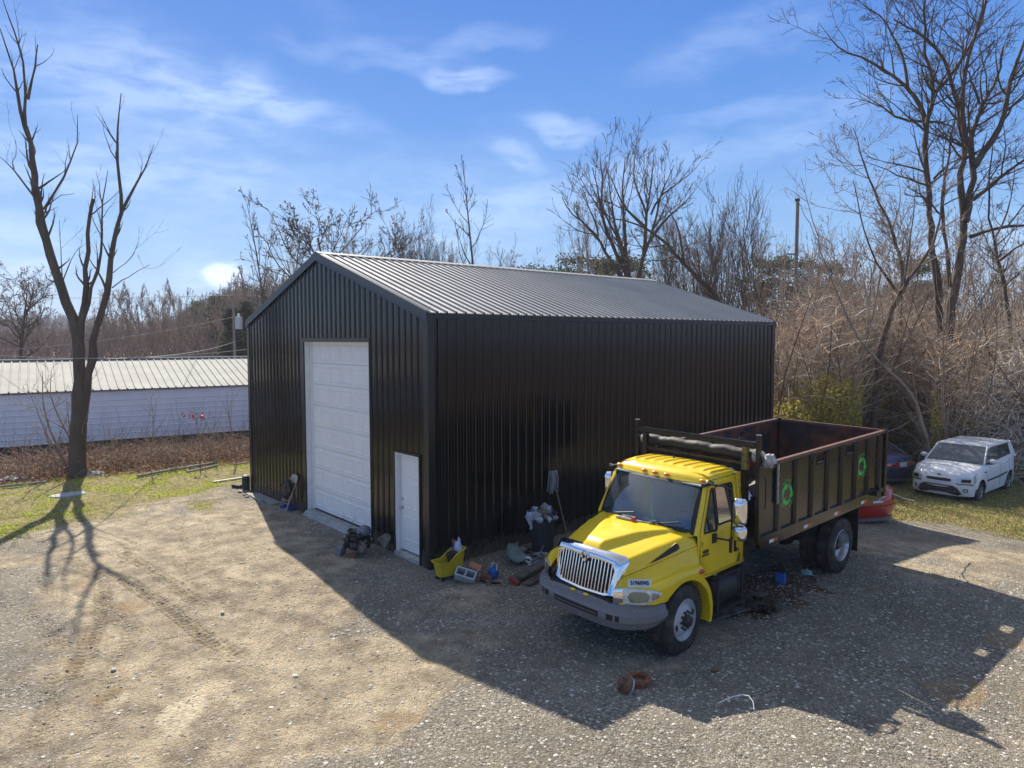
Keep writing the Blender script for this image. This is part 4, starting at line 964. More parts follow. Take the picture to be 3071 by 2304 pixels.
mb = MB(); mb.tube([fk(t, v, .012) for t, v in [(-.68, .10), (-.57, .38), (-.45, .475), (-.2, .485), (0, .485), (.2, .485), (.45, .475), (.57, .38), (.68, .10)]], .022, 8); mb.build('grille_surround', M['bumper'], lg)
mb = patch(fk, [(-.33, .66), (.33, .66), (.40, .72), (.36, .80), (-.36, .80), (-.40, .72)], .010); ug = mb.build('upper_grille', M['dark'], kia, smooth=60)
mb = MB(); mb.tube([fk(t, v, .012) for t, v in [(-.33, .655), (0, .64), (.33, .655), (.415, .72), (.37, .81), (0, .82), (-.37, .81), (-.415, .72), (-.33, .655)]], .012, 6); mb.build('grille_surround', M['white'], ug)
mb = patch(fk, rrect(-.2, .2, .20, .32, .2), .016); mb.build('plate_mount', M['gasket'], kia, smooth=60)
for s_ in (-1, 1):
    mb = patch(fk, [(s_ * .80 + .07 * math.cos(a), .30 + .10 * math.sin(a)) for a in np.linspace(0, 2 * PI, 15)[:-1]], .008); fg = mb.build('fog_lamp', M['dark'], kia, smooth=60)
    mb = patch(fk, [(s_ * .80 + .045 * math.cos(a), .30 + .065 * math.sin(a)) for a in np.linspace(0, 2 * PI, 15)[:-1]], .014); mb.build('lens', M['clear'], fg, smooth=60)
    # headlamp wraps from fascia on to the wing
    def hpt(i, v, off):
        if i < .55: return fk(s_ * lerp(.55, 1.0, i / .55), lerp(lerp(.58, .60, i / .55), lerp(.88, .94, i / .55), v), off)
        q = (i - .55) / .45; p = Vector(bpk(.74 - .36 * q, s_ * lerp(lerp(.80, .76, q), lerp(.69, .70, q), v))); return p + Vector((off * .4, s_ * off, off * .2))
    hm = M['clear'] if s_ > 0 else mat('clouded_lamp', (.50, .51, .44), .35, 0)
    mb = MB(); mb.grid(lambda i, v: hpt(i, v, .012), list(np.linspace(0, 1, 14)), list(np.linspace(0, 1, 6))); h1 = mb.build('headlight', hm, kia, smooth=60)
    mb = MB(); mb.grid(lambda i, v: hpt(i, v, .015), list(np.linspace(0.0, .75, 10)), [0, .06, .14]); mb.grid(lambda i, v: hpt(lerp(.15, .45, i), lerp(.30, .80, v), .016), list(np.linspace(0, 1, 6)), [0, .5, 1]); mb.build('lamp_bowl', M['dark'], h1, smooth=60)
c = Vector(fk(0, .93, .012)); mb = MB(); mb.v = []
mb.add([c + Vector((0.002 * 0, .062 * math.cos(a), .030 * math.sin(a))) for a in np.linspace(0, 2 * PI, 17)[:-1]], [tuple(range(16))]); em = mb.build('emblem', M['chrome'], kia, smooth=0)
textmesh('emblem_letters', 'KIA', .040, M['gasket'], em, Matrix.Translation(c + Vector((.004, 0, 0))) @ Matrix(((0, 0, 1, 0), (1, 0, 0, 0), (0, 1, 0, 0), (0, 0, 0, 1))), .002, .001)
mb = MB(); mb.tube([(-.52, .893 + .010, .60), (-1.5, .893 + .012, .615), (-2.2, .893 + .010, .66)], .025, 6); mb.build('side_moulding', M['dark'], kia)
mb = MB(); mb.tube([bpk(-.26, .77), bpk(-.36, .765)], .02, 6); mb.build('wing_vent', M['dark'], kia)
mb = MB()
for t0, t1 in ((-.75, -.05), (.0, .8)): mb.tube([Vector(wk(t0, .02)) + Vector((.03, 0, .02)), Vector(wk(t1, .10)) + Vector((.02, 0, .02))], .008, 5)
mb.build('wiper', M['dark'], kia)
# dark blue saloon, seen from behind
S2 = dict(WB=2.74, xf=.95, xr=1.10, hw=.91, sill=.24, rw=.325, bow=.35, bowr=.32, deck=[(.89, .72), (.7, .80), (-.3, .98), (-2.9, 1.02), (-3.6, 1.03), (-3.70, 1.02), (-3.78, .97)], sh=.16,
          gh=(-.35, -1.15, -2.35, -3.20), belt=.97, roof=1.44, wt=.60, seams=(-.5, -1.5, -2.5), handles=(-1.35, -2.35), cw=.16, bul=1)
S3 = dict(WB=2.60, xf=.90, xr=1.02, hw=.86, sill=.24, rw=.31, bow=.35, bowr=.30, deck=[(.84, .72), (.7, .80), (-.3, .96), (-2.8, 1.02), (-3.40, 1.05), (-3.50, 1.04), (-3.56, .97)], sh=.15,
          gh=(-.35, -1.10, -2.25, -2.95), belt=.96, roof=1.44, wt=.58, seams=(-.5, -1.45, -2.4), handles=(-1.3, -2.25), cw=.16, bul=1)
blue, bpb, fb, _ = car('saloon_car', 'dark blue saloon showing its red tail lights behind the dump body', (0, 0, 0), 0, S2, M['carblue'], M['carglass2'])
red, bpr, fr_, _ = car('saloon_car', 'red saloon with its rear bumper and plate visible under the dump body', (0, 0, 0), 0, S3, M['carred'], M['carglass2'])
def rear_kit(e, bp, fa, lamps, plate_v, txt, inner=.22, hl=.10):
    for s_ in (-1, 1):
        mb = patch(fa, [(s_ * inner, lamps[0]), (s_ * 1.0, lamps[0] + .02), (s_ * 1.0, lamps[1] - .04), (s_ * inner, lamps[1])], .012, True) if inner < .5 else patch(fa, [(s_ * inner, lamps[0]), (s_ * 1.0, lamps[0]), (s_ * 1.0, lamps[1] - .02), (s_ * (inner + .06), lamps[1])], .012, True)
        t = mb.build('tail_light', M['redlens'], e, smooth=60)
        mb = patch(fa, [(s_ * .52, lamps[0] + .03), (s_ * .72, lamps[0] + .03), (s_ * .72, lamps[1] - .05), (s_ * .52, lamps[1] - .04)], .016, True); mb.build('lens', mat('lens_pink', (.7, .25, .2), .2), t, smooth=60) if inner < .5 else None
    c = Vector(fa(0, plate_v, .014, True)); mb = MB(); mb.box(c + Vector((-.006, 0, 0)), (.008, .305, .155), (0, R(4), 0)); p = mb.build('number_plate', M['plate'], e, smooth=0, bevel=.003)
    textmesh('plate_letters', txt, .105, M['ink'], p, Matrix.Translation(c + Vector((-.014, 0, 0))) @ Matrix(((0, 0, -1, 0), (-1, 0, 0, 0), (0, 1, 0, 0), (0, 0, 0, 1))), .001, .002, .85)
    mb = MB(); mb.tube([fa(t, .49, .010, True) for t in np.linspace(-.98, .98, 17)], .008, 5); mb.build('bumper_crease', M['gasket'], e)
rear_kit(blue, bpb, fb, (.62, .82), .70, '', .20)
rear_kit(red, bpr, fr_, (.66, .90), .70, 'UPN 28', .66)
c = Vector(fb(0, .90, .012, True)); mb = MB()
for s_ in (-1, 1): mb.bar(c + Vector((0, s_ * .028, -.03)), c + Vector((0, s_ * .034, .03)), .010, .010)
mb.bar(c + Vector((0, -.028, 0)), c + Vector((0, .028, 0)), .010, .010); mb.build('emblem', M['chrome'], blue, smooth=0)
for e_, fa in ((blue, fb), (red, fr_)):
    mb = MB(); mb.grid(lambda t, v: fa(t, v, .012, True), list(np.linspace(-.8, .8, 13)), [-.06, .02, .07]); mb.build('bumper_lip', M['bumper'], e_, smooth=50)
mb = MB(); mb.tube([fr_(t, .78, .016, True) for t in (-.28, -.1, .1, .28)], .012, 6); mb.build('trunk_trim', M['chrome'], red)
kia.location = (3.666, 16.622, -.508); kia.rotation_euler = (0, 0, R(-91.3))
blue.location = (-1.411, 18.544, -.501); blue.rotation_euler = (0, 0, R(158.9))
red.location = (.732, 12.06, -.36); red.rotation_euler = (0, 0, R(155.9))
# ------------------------------------------------------------------ small things round the building
def gz(x, y): return zgs(x, y)
rnd = random.Random(12)
# folding chair leaning on the wall, with a black bag over it
F0 = Vector((-6.32, -.34, -.04)); T0 = Vector((-6.02, -.085, .90)); WX = Vector((1, 0, 0))
ch = empty('folding_chair', F0, 0, 'folded beige metal chair leaning on the black wall left of the garage door', 'chair')
up = (T0 - F0); L0 = up.length; u = up.normalized(); n_ = u.cross(WX).normalized()
tan = mat('beige_enamel', (.42, .37, .31), .45, 0, .1, 10)
def cp(a, b, c=0): return u * a + WX * b + n_ * c
mb = MB(); mb.tube([cp(.0, -.20), cp(L0 - .12, -.20), cp(L0 - .04, -.17), cp(L0, -.10), cp(L0, .10), cp(L0 - .04, .17), cp(L0 - .12, .20), cp(.0, .20), cp(0, -.20)], .012, 8); mb.tube([cp(.30, -.2), cp(.30, .2)], .009, 6); mb.build('chair_frame', tan, ch)
mb = MB(); mb.tube([cp(.62, -.17, .03), cp(.05, -.17, .045), cp(.02, -.14, .05), cp(.02, .14, .05), cp(.05, .17, .045), cp(.62, .17, .03)], .012, 8); mb.tube([cp(.20, -.17, .04), cp(.20, .17, .04)], .008, 6); mb.build('rear_leg', tan, ch)
mb = MB(); mb.add([cp(L0 - .20, -.19), cp(L0 - .10, -.19), cp(L0 - .02, -.13), cp(L0 - .0, -.05), cp(L0 - .0, .05), cp(L0 - .02, .13), cp(L0 - .10, .19), cp(L0 - .20, .19)], [tuple(range(8))]); mb.build('backrest', tan, ch, smooth=0, solid=.008)
mb = MB(); mb.add([cp(.30, -.16, .02), cp(.66, -.17, .02), cp(.66, .17, .02), cp(.30, .16, .02)], [(0, 1, 2, 3)]); mb.build('seat', mat('rust_seat', (.26, .14, .10), .7), ch, smooth=0, solid=.012)
bag = MB(); rr = random.Random(5)
def lump(mb, c, r_, jit, rr, n=14, m_=10, mi=0): mb.ell(c, r_, n, m_, mi, jit, rr)
c0 = F0 + cp(.66, -.03, -.06); lump(bag, c0, (.21, .09, .20), .28, rr); lump(bag, c0 + Vector((-.05, -.03, -.16)), (.13, .08, .15), .3, rr); lump(bag, c0 + Vector((.06, -.02, .08)), (.14, .08, .10), .3, rr); bag.tube([c0 + Vector((-.16, -.08, .1)), c0 + Vector((-.24, -.1, -.1)), c0 + Vector((-.12, -.1, -.25))], .012, 6)
tag(bag.build('bag', mat('black_nylon', (.012, .012, .016), .5), None, smooth=60), 'black cloth bag hung over the folded chair', 'bag')
e = empty('tray', (-6.62, .0, -.03), R(12), 'blue plastic tray on the ground between the chair and the garage door', 'tray')
e.location = (-6.30, -.12, -.04)
mb = MB(); w, d, h = .21, .15, .09
mb.loft([[(-w, -d, 0), (w, -d, 0), (w, d, 0), (-w, d, 0)], [(-w - .02, -d - .02, h), (w + .02, -d - .02, h), (w + .02, d + .02, h), (-w - .02, d + .02, h)], [(-w - .008, -d - .008, h), (w + .008, -d - .008, h), (w + .008, d + .008, h), (-w - .008, d + .008, h)], [(-w + .01, -d + .01, .01), (w - .01, -d + .01, .01), (w - .01, d - .01, .01), (-w + .01, d - .01, .01)]])
mb.build('tray_body', mat('blue_plastic', (.02, .06, .30), .4), e, smooth=0)
# flat board and rubble along the wall
board = mat('weathered_board', (.30, .29, .26), .85, 0, .3, 6, .3, 40)
mb = MB(); 
for k, (xa, ya, xb, yb, w, z) in enumerate([(-8.72, -.16, -7.0, -.20, .26, .02), (-8.9, -.28, -7.6, -.36, .10, .012)]):
    mb.bar((xa, ya, gz(xa, ya) + z), (xb, yb, gz(xb, yb) + z + .02), w, .035)
tag(mb.build('board', board, None, smooth=0), 'weathered grey board lying along the foot of the black wall', 'board')
mb = MB(); rr = random.Random(7)
for k in range(26):
    x = -9.3 + 3.2 * rr.random(); y = -.10 - .35 * rr.random(); s = rr.uniform(.02, .07); mb.ell((x, y, gz(x, y) + s * .3), (s * rr.uniform(.8, 1.6), s, s * .5), 7, 5, 0, .3, rr)
tag(mb.build('rubble', mat('rubble', (.34, .32, .29), .9, 0, .3, 9), None, smooth=0), None, None, None, 'stuff')
mb = MB(); mb.box((-9.95, -.20, gz(-9.9, 0) + .05), (.30, .16, .10), (.1, .05, .5)); tag(mb.build('wood_offcut', mat('dark_wood', (.035, .022, .018), .8), None, smooth=0, bevel=.006), 'dark short block lying on gravel just left of the building corner', 'block')
mb = MB(); mb.lathe([(.0, 0), (.11, 0), (.115, .35), (.10, .42), (.04, .46), (0, .46)], (-9.5, -.10, -.06), 'z', 16); tag(mb.build('canister', M['dark'], None, smooth=40), 'black round canister standing at the far left building corner', 'canister')
# engine and scrap beside the garage door
en = empty('engine_block', (-1.72, -.62, gz(-1.7, -.6)), R(20), 'greasy black engine lump on blocks in front of the garage door', 'engine')
eng = mat('greasy_iron', (.025, .024, .023), .5, .3, .4, 12, .4, 30, col2=(.10, .09, .08), mix=(.5, .75), mscale=9)
mb = MB(); rr = random.Random(8)
mb.box((0, 0, .27), (.42, .30, .26), (0, .1, 0)); mb.box((.02, .02, .42), (.36, .18, .12), (.1, 0, 0)); mb.lathe([(.0, 0), (.13, 0), (.15, .05), (.15, .10), (.10, .12), (.0, .12)], (-.22, -.05, .25), 'x', 18)
mb.lathe([(.0, 0), (.08, 0), (.08, -.04), (0, -.04)], (-.21, .08, .40), 'x', 16); mb.lathe([(.06, 0), (.09, 0), (.09, .16), (.06, .16)], (.0, -.17, .22), 'x', 14)
for k in range(26): mb.box((rr.uniform(-.22, .22), rr.uniform(-.19, .17), rr.uniform(.14, .50)), (rr.uniform(.03, .12), rr.uniform(.03, .1), rr.uniform(.03, .1)), (rr.random(), rr.random(), rr.random()))
for k in range(9):
    p = Vector((rr.uniform(-.2, .2), -.17, rr.uniform(.2, .45))); mb.tube([p, p + Vector((rr.uniform(-.15, .15), -.06, .08)), p + Vector((rr.uniform(-.2, .2), 0, -.10))], .012, 6)
mb.build('engine_casting', eng, en, smooth=30, bevel=.006)
mb = MB(); mb.ell((.14, .02, .49), (.17, .14, .11), 14, 8, 0, .10, rr); mb.build('plastic_cover', mat('crumpled_grey', (.10, .11, .15), .3, 0, .5, 30, .5, 25, col2=(.40, .42, .48), mix=(.52, .72), mscale=18), en, smooth=50)
mb = MB(); mb.lathe([(.0, .0), (.11, .02), (.13, .05), (.09, .12), (.05, .16), (0, .16)], (.22, -.20, .20), 'y', 12); mb.tube([(.25, -.15, .28), (.34, -.12, .36)], .015, 6); mb.build('gear_housing', mat('dull_alloy', (.16, .145, .13), .6, .3, .4, 14, .4, 30), en, smooth=35)
mb = MB(); mb.box((-1.90, -.92, gz(-1.8, -.9) + .10), (.13, .22, .19), (.1, .25, .5)); tag(mb.build('concrete_block', mat('block_grey', (.22, .215, .21), .9, 0, .2, 14), None, smooth=0, bevel=.005), 'small grey block tilted under the left end of the engine', 'block')
mb = MB(); mb.box((-1.62, -.84, gz(-1.6, -.8) + .03), (.26, .10, .06), (0, 0, .5)); tag(mb.build('brick', mat('brick_red', (.22, .075, .04), .9), None, smooth=0, bevel=.004), 'reddish brick lying under the front of the engine', 'brick')
mb = MB(); c = Vector((-1.42, -.22, .20)); mb.loft([[c + Vector((x, y, z)) for x, y, z in r_] for r_ in (
    [(-.22, .06, -.02), (-.14, -.10, .02), (.0, -.06, .12), (-.06, .10, .14)], [(-.02, .08, .0), (.06, -.08, .02), (.14, -.04, .14), (.06, .12, .16)], [(.12, .06, -.06), (.22, -.10, -.12), (.26, -.03, .04), (.18, .10, .10)])])
tag(mb.build('sheet_metal_duct', mat('dull_sheet', (.20, .19, .175), .45, .5, .3, 8), None, smooth=0, bevel=.004), 'bent dull metal duct leaning on the wall behind the engine', 'duct')
# mop bucket
bk = empty('mop_bucket', (.60, .02, gz(.6, 0) + .075), R(-4), 'yellow wheeled mop bucket at the building corner', 'mop bucket')
bk.scale = (1.12, 1.12, 1.12)
by = mat('yellow_plastic', (.52, .40, .02), .45, 0, .12, 8, .05, 40)
def bring(h, k): # outline at height fraction h (0..1) with rim height varying along y
    o = []
    for x, y in ((-1, -1), (-.6, -1.12), (0, -1.16), (.6, -1.12), (1, -1), (1.04, -.3), (1.02, .3), (1, 1), (.5, 1.05), (0, 1.06), (-.5, 1.05), (-1, 1), (-1.02, .3), (-1.04, -.3)):
        rim = .25 + .19 * float(sst(-.15, .65, y)); sx = lerp(.095, .135, h) * k; sy = lerp(.19, .235, h) * k; o.append((x * sx, y * sy, rim * h))
    return o
mb = MB(); mb.loft([bring(h, 1) for h in (0, .3, .7, .96)] + [bring(.97, 1.10), bring(1.0, 1.10), bring(1.0, .97)] + [bring(h, .93) for h in (.7, .3)] + [[(x, y, .02) for x, y, z in bring(0, .92)]], (True, True)); mb.build('bucket_body', by, bk, smooth=40)
mb = MB(); mb.box((0, .08, .26), (.17, .15, .20), (.25, 0, 0)); mb.box((0, .08, .35), (.20, .05, .03)); mb.build('wringer', M['dark'], bk, smooth=0, bevel=.02)
mb = MB(); mb.tube([(.04, .03, .2), (-.02, .10, .50)], .011, 8); mb.build('wringer_handle', mat('red_blue_handle', (.02, .03, .12), .4), bk); mb = MB(); mb.tube([(-.02, .10, .50), (-.03, .11, .57)], .014, 8); mb.build('handle_grip', mat('red_grip', (.45, .05, .05), .5), bk)
for x in (-.09, .09):
    for y in (-.17, .17): mb = MB(); mb.cyl((x - .012, y, -.035), (x + .012, y, -.035), .035, None, 14); mb.bar((x, y, -.03), (x, y, .01), .02, .02); mb.build('caster', M['dark'], bk)
mb = MB(); rr = random.Random(2); mb.ell((.03, .19, .49), (.085, .055, .11), 13, 10, 0, .32, rr); mb.ell((.05, .21, .60), (.04, .03, .07), 8, 6, 0, .4, rr); mb.v = [(x + .06 * (-y), y, z) for x, y, z in mb.v]
o = mb.build('plastic_bag', mat('thin_blue_bag', (.42, .52, .75), .4, 0, .2, 20, .4, 20), None, smooth=60); o.matrix_world = Matrix.Translation(bk.location) @ Matrix.Rotation(R(-4), 4, 'Z'); tag(o, 'crumpled pale blue plastic bag tucked in the yellow mop bucket', 'plastic bag')
# cinder block tilted, brick, jug, can
def cinder(name, loc, rot, m_, label):
    mb = MB(); L2, W2, H2 = .195, .095, .095
    outl = [(-L2, -W2), (L2, -W2), (L2, W2), (-L2, W2)]; t = .03
    holes = [(-L2 + t, -.015), (.015, L2 - t)]
    for y0, y1 in ((-W2, -W2 + t), (W2 - t, W2)): mb.bb(-L2, L2, y0, y1, -H2, H2)
    for x0, x1 in ((-L2, -L2 + t), (-.015, .015), (L2 - t, L2)): mb.bb(x0, x1, -W2 + t, W2 - t, -H2 + .0005, H2 - .0005)
    o = mb.build(name, m_, None, smooth=0, bevel=.004); o.location = loc; o.rotation_euler = rot; return tag(o, label, 'concrete block')
cinder('cinder_block', (.98, .13, gz(1, .1) + .125), Euler((R(38), R(14), R(38))), mat('cinder', (.38, .41, .44), .9, 0, .15, 12, .2, 60), 'pale hollow concrete block tilted beside the yellow mop bucket')
mb = MB(); mb.box((0, 0, 0), (.24, .12, .10)); o = mb.build('brick', mat('orange_brick', (.45, .17, .09), .85, 0, .15, 12), None, smooth=0, bevel=.006); o.location = (1.04, .33, .17); o.rotation_euler = (R(-20), R(18), R(30)); tag(o, 'orange brick resting on the tilted hollow concrete block', 'brick')
mb = MB(); mb.box((1.17, .46, gz(1.2, .4) + .06), (.22, .11, .11), (.2, .3, .9)); tag(mb.build('brick', mat('brown_brick', (.20, .085, .045), .9), None, smooth=0, bevel=.006), 'brown brick on the ground behind the hollow concrete block', 'brick')
jg = empty('jug', (1.16, .62, gz(1.2, .6)), R(20), 'small blue jug with a white handle behind the bricks', 'jug'); jg.rotation_euler = (.15, .25, .3)
mb = MB(); mb.loft([[(x * k * .09, y * k * .055, z) for x, y in ((-1, -1), (0, -1.1), (1, -1), (1.05, 0), (1, 1), (0, 1.1), (-1, 1), (-1.05, 0))] for z, k in ((0, .95), (.02, 1), (.16, 1), (.21, .8), (.24, .4), (.27, .35))]); mb.build('jug_body', mat('jug_blue', (.02, .10, .38), .35), jg, smooth=40)
mb = MB(); mb.tube([(-.05, 0, .22), (-.05, 0, .33), (.06, 0, .34), (.06, 0, .20)], .012, 8); mb.build('jug_handle', M['white_frame'], jg)
mb = MB(); mb.lathe([(.0, 0), (.05, 0), (.052, .01), (.050, .015), (.050, .105), (.052, .11), (.0, .112)], (0, 0, 0), 'z', 20); o = mb.build('tin_can', mat('old_tin', (.17, .16, .13), .5, .3, .3, 15), None, smooth=40); o.location = (1.43, .32, gz(1.4, .3) + .0); o.rotation_euler = (.12, -.08, 0); tag(o, 'small dull tin can standing on gravel right of the bricks', 'can')
mb = MB(); rr = random.Random(31)
for k in range(5): mb.box((1.22 + .06 * k, .36 + .03 * k, gz(1.3, .4) + .02), (.13, .05, .03), (rr.random() * .3, .1, rr.random() * 2))
tag(mb.build('metal_scrap', M['chassis'], None, smooth=0), 'dark scrap pieces between the tin can and the concrete block', 'scrap')
# rubbish bin
bn = empty('rubbish_bin', (.60, 2.42, gz(.6, 2.4)), 0, 'dark grey rubbish bin overflowing with rubbish beside the black side wall', 'rubbish bin')
gb = mat('bin_plastic', (.035, .045, .055), .5, 0, .15, 5, .1, 30)
mb = MB(); prof = [(.0, .0), (.20, .0), (.215, .02), (.255, .66), (.275, .665), (.278, .70), (.255, .70), (.24, .66), (.2, .04), (0, .04)]
mb.lathe(prof, (0, 0, 0), 'z', 32)
for k in range(16): a = 2 * PI * k / 16; mb.bar((.214 * math.cos(a), .214 * math.sin(a), .03), (.254 * math.cos(a), .254 * math.sin(a), .62), .012, .02)
mb.build('bin_body', gb, bn, smooth=40)
mb = MB(); 
for a in (0, PI): mb.tube([(.26 * math.cos(a), .26 * math.sin(a) - .05, .60), (.31 * math.cos(a), -.05, .58), (.31 * math.cos(a), .05, .58), (.26 * math.cos(a), .05, .60)], .01, 6)
mb.build('bin_handle', gb, bn)
rr = random.Random(77); mb = MB()
for k in range(120):
    a = rr.random() * 2 * PI; q = math.sqrt(rr.random()) * .27; h = .70 + (1 - (q / .3) ** 2) * .22 * rr.random() + .03
    s = rr.uniform(.03, .085); mb.ell((q * math.cos(a), q * math.sin(a), h), (s * rr.uniform(.6, 1.5), s, s * rr.uniform(.4, 1)), 6, 4, rr.choice([0, 0, 1, 1, 2, 3, 4]), .45, rr)
for k in range(14):
    a = rr.random() * 2 * PI; p = Vector((.26 * math.cos(a), .26 * math.sin(a), .75)); mb.ell(p + Vector((.04 * math.cos(a), .04 * math.sin(a), -.02)), (.05, .05, .06), 6, 4, rr.choice([1, 3]), .4, rr)
o = mb.build('rubbish', [mat('rub_dark', (.03, .03, .035), .5), mat('rub_pale', (.42, .45, .50), .5), mat('rub_brown', (.20, .15, .11), .8), mat('rub_white', (.6, .62, .66), .5), mat('rub_blue', (.12, .18, .34), .5)], None, smooth=20); o.location = bn.location; tag(o, None, None, None, 'stuff')
mb = MB(); rr = random.Random(6); 
def fl(u_, v_): return (.60 - .26 + .02 * math.sin(v_ * 9) - .05 * v_, 2.42 - .22 + .30 * (u_ - .5) * (1 - .35 * abs(v_ - .4)), .72 - .36 * v_ + .02 * math.sin(u_ * 14 + v_ * 5))
mb.grid(lambda a, b: (.60 + (-.20 + .40 * a) * (.9 - .3 * b), 2.42 - .27 - .035 * math.sin(a * 9 + b * 4) - .03 * b, .80 - .36 * b * (1 - .5 * abs(a - .45))), list(np.linspace(0, .62, 9)), list(np.linspace(0, 1, 9)))
tag(mb.build('plastic_bag', mat('white_bag', (.50, .56, .68), .45, 0, .15, 12, .5, 15), None, smooth=60, solid=.006), 'white plastic bag hanging over the rim of the rubbish bin', 'plastic bag')
# mop leaning on the wall
mp = empty('mop', (.36, 3.42, gz(.3, 3.4)), 0, 'string mop upside down leaning on the side wall above the bin', 'mop')
H1 = Vector((-.27, -.20, 1.38)); mb = MB(); mb.tube([(0, 0, .0), H1], .011, 8); mb.build('mop_handle', mat('wood_pole', (.36, .30, .24), .7), mp)
mb = MB(); mb.box(H1 + Vector((.03, 0, .06)), (.07, .12, .13)); mb.lathe([(.03, -.13), (.035, 0), (.0, .02)], H1, 'z', 10); mb.build('mop_clamp', mat('lime_plastic', (.50, .55, .05), .45), mp, smooth=30, bevel=.01)
rr = random.Random(15); mb = MB()
for k in range(46):
    y = rr.uniform(-.07, .07); x = rr.uniform(-.02, .06); p = H1 + Vector((x * .4, y, .10)); mb.tube([p, p + Vector((.02 + x * .3, y * .5 - .03, .03)), p + Vector((.03 + x, y * .8 - .04, -.15)), p + Vector((.02 + x + rr.uniform(-.02, .02), y - .05, -.34 - rr.random() * .14))], .009, 5, True, rr.choice([0, 0, 1]))
mb.build('mop_strings', [mat('string_grey', (.33, .36, .37), .9), mat('string_dark', (.10, .10, .11), .9)], mp)
# broken grey-green bodywork, ring, hub parts and planks near the bin
mb = MB()
def shell(u_, v_): a = u_ * 2.2; return (.42 + .55 * u_ + .08 * math.sin(v_ * 3), 1.62 + .30 * v_ - .28 * math.sin(a), gz(.6, 1.7) + .28 - .22 * u_ + .10 * math.sin(a) * v_)
mb.grid(shell, list(np.linspace(0, 1, 10)), list(np.linspace(0, 1, 5))); tag(mb.build('broken_panel', mat('grey_green', (.16, .22, .21), .55, 0, .2, 6), None, smooth=50, solid=.012), 'broken grey green plastic panel lying left of the rubbish bin', 'plastic panel')
rr = random.Random(19); mb = MB()
for k in range(60):
    x = rr.uniform(.25, 1.5); y = 1.55 + rr.random() * .75; s = rr.uniform(.03, .11); mb.ell((x, y, gz(x, y) + s * .35), (s * rr.uniform(.7, 1.8), s * rr.uniform(.6, 1.2), s * .55), 6, 4, rr.choice([0, 0, 0, 0, 1, 2]), .45, rr)
for k in range(8):
    a = Vector((rr.uniform(.2, 1.2), rr.uniform(1.4, 2.2), gz(.6, 1.8) + rr.uniform(.05, .2))); mb.tube([a, a + Vector((rr.uniform(-.3, .3), rr.uniform(-.2, .2), rr.uniform(-.05, .15)))], .01, 5, True, 1)
tag(mb.build('scrap_heap', [mat('scr_dark', (.02, .02, .022), .6), mat('scr_grey', (.20, .20, .21), .6), mat('scr_pale', (.38, .38, .42), .6)], None, smooth=20), None, None, None, 'stuff')
mb = MB(); mb.lathe([(.045, -.02), (.07, -.02), (.07, .02), (.045, .02), (.045, -.02)], (0, 0, 0), 'x', 20); o = mb.build('metal_ring', M['white_frame'], None, smooth=30); o.location = (1.05, 1.62, gz(1, 1.6) + .10); o.rotation_euler = (0, .3, -1.0); tag(o, 'small pale metal ring standing in the scrap heap', 'ring')
pw = mat('plank_wood', (.13, .115, .10), .85, 0, .4, 7, .3, 30, col2=(.05, .045, .04), mix=(.45, .6), mscale=5)
for k, (a, b, w, z, lab, rt) in enumerate([((1.66, .72), (1.42, 2.0), .20, .10, 'upper grey plank slanting beside the truck grille', 0), ((1.90, .80), (1.66, 2.1), .16, .03, 'lower dark plank lying under the upper plank by the truck', 0)]):
    mb = MB(); mb.bar((a[0], a[1], gz(*a) + z), (b[0], b[1], gz(*b) + z + .08), w, .045); tag(mb.build('plank', pw, None, smooth=0, bevel=.004), lab, 'plank')
mb = MB(); mb.box((1.70, .70, gz(1.7, .7) + .07), (.22, .08, .08), (.1, .2, .1)); mb.tube([(1.6, .66, gz(1.6, .7) + .1), (1.66, .60, gz(1.6, .6) + .12), (1.74, .62, gz(1.7, .6) + .06)], .014, 6); tag(mb.build('bracket', mat('red_bracket', (.28, .03, .025), .6), None, smooth=0, bevel=.005), 'red metal bracket at the near end of the planks', 'bracket')
# rusty brake drum and hub in front of the truck
rs = mat('brake_rust', (.30, .115, .055), .8, .1, .3, 10, .4, 50, col2=(.14, .06, .035), mix=(.45, .62), mscale=7)
mb = MB(); mb.lathe([(.10, .0), (.165, .0), (.172, .015), (.172, .07), (.165, .075), (.155, .085), (.115, .085), (.10, .075)], (0, 0, 0), 'z', 40, 0, True); o = mb.build('brake_drum', rs, None, smooth=30); o.location = (5.53, -.46, gz(5.5, -.5) + .0); o.rotation_euler = (.05, -.06, 0); tag(o, 'rusty brown brake drum ring on gravel in front of the truck', 'brake drum')
hb = empty('wheel_hub', (5.56, -.76, gz(5.5, -.8) + .08), R(40), 'rusty hub leaning against the rusty brake drum', 'wheel hub')
hb.rotation_euler = (R(25), R(-55), R(35))
mb = MB(); mb.lathe([(.0, .10), (.05, .10), (.055, .04), (.10, .02), (.12, .0), (.12, -.03), (.0, -.03)], (0, 0, 0), 'z', 20)
for k in range(6): a = 2 * PI * k / 6; mb.cyl((.085 * math.cos(a), .085 * math.sin(a), 0), (.085 * math.cos(a), .085 * math.sin(a), .06), .012, None, 8)
mb.build('hub_body', mat('hub_rust', (.15, .075, .045), .85, 0, .4, 12, .5, 40), hb, smooth=30)
mb = MB(); mb.lathe([(.115, -.03), (.128, -.03), (.128, -.05), (.115, -.05), (.115, -.03)], (0, 0, 0), 'z', 28)
mb.build('tone_ring', mat('pale_ring', (.40, .38, .38), .6, .3, .5, 40), hb, smooth=30)
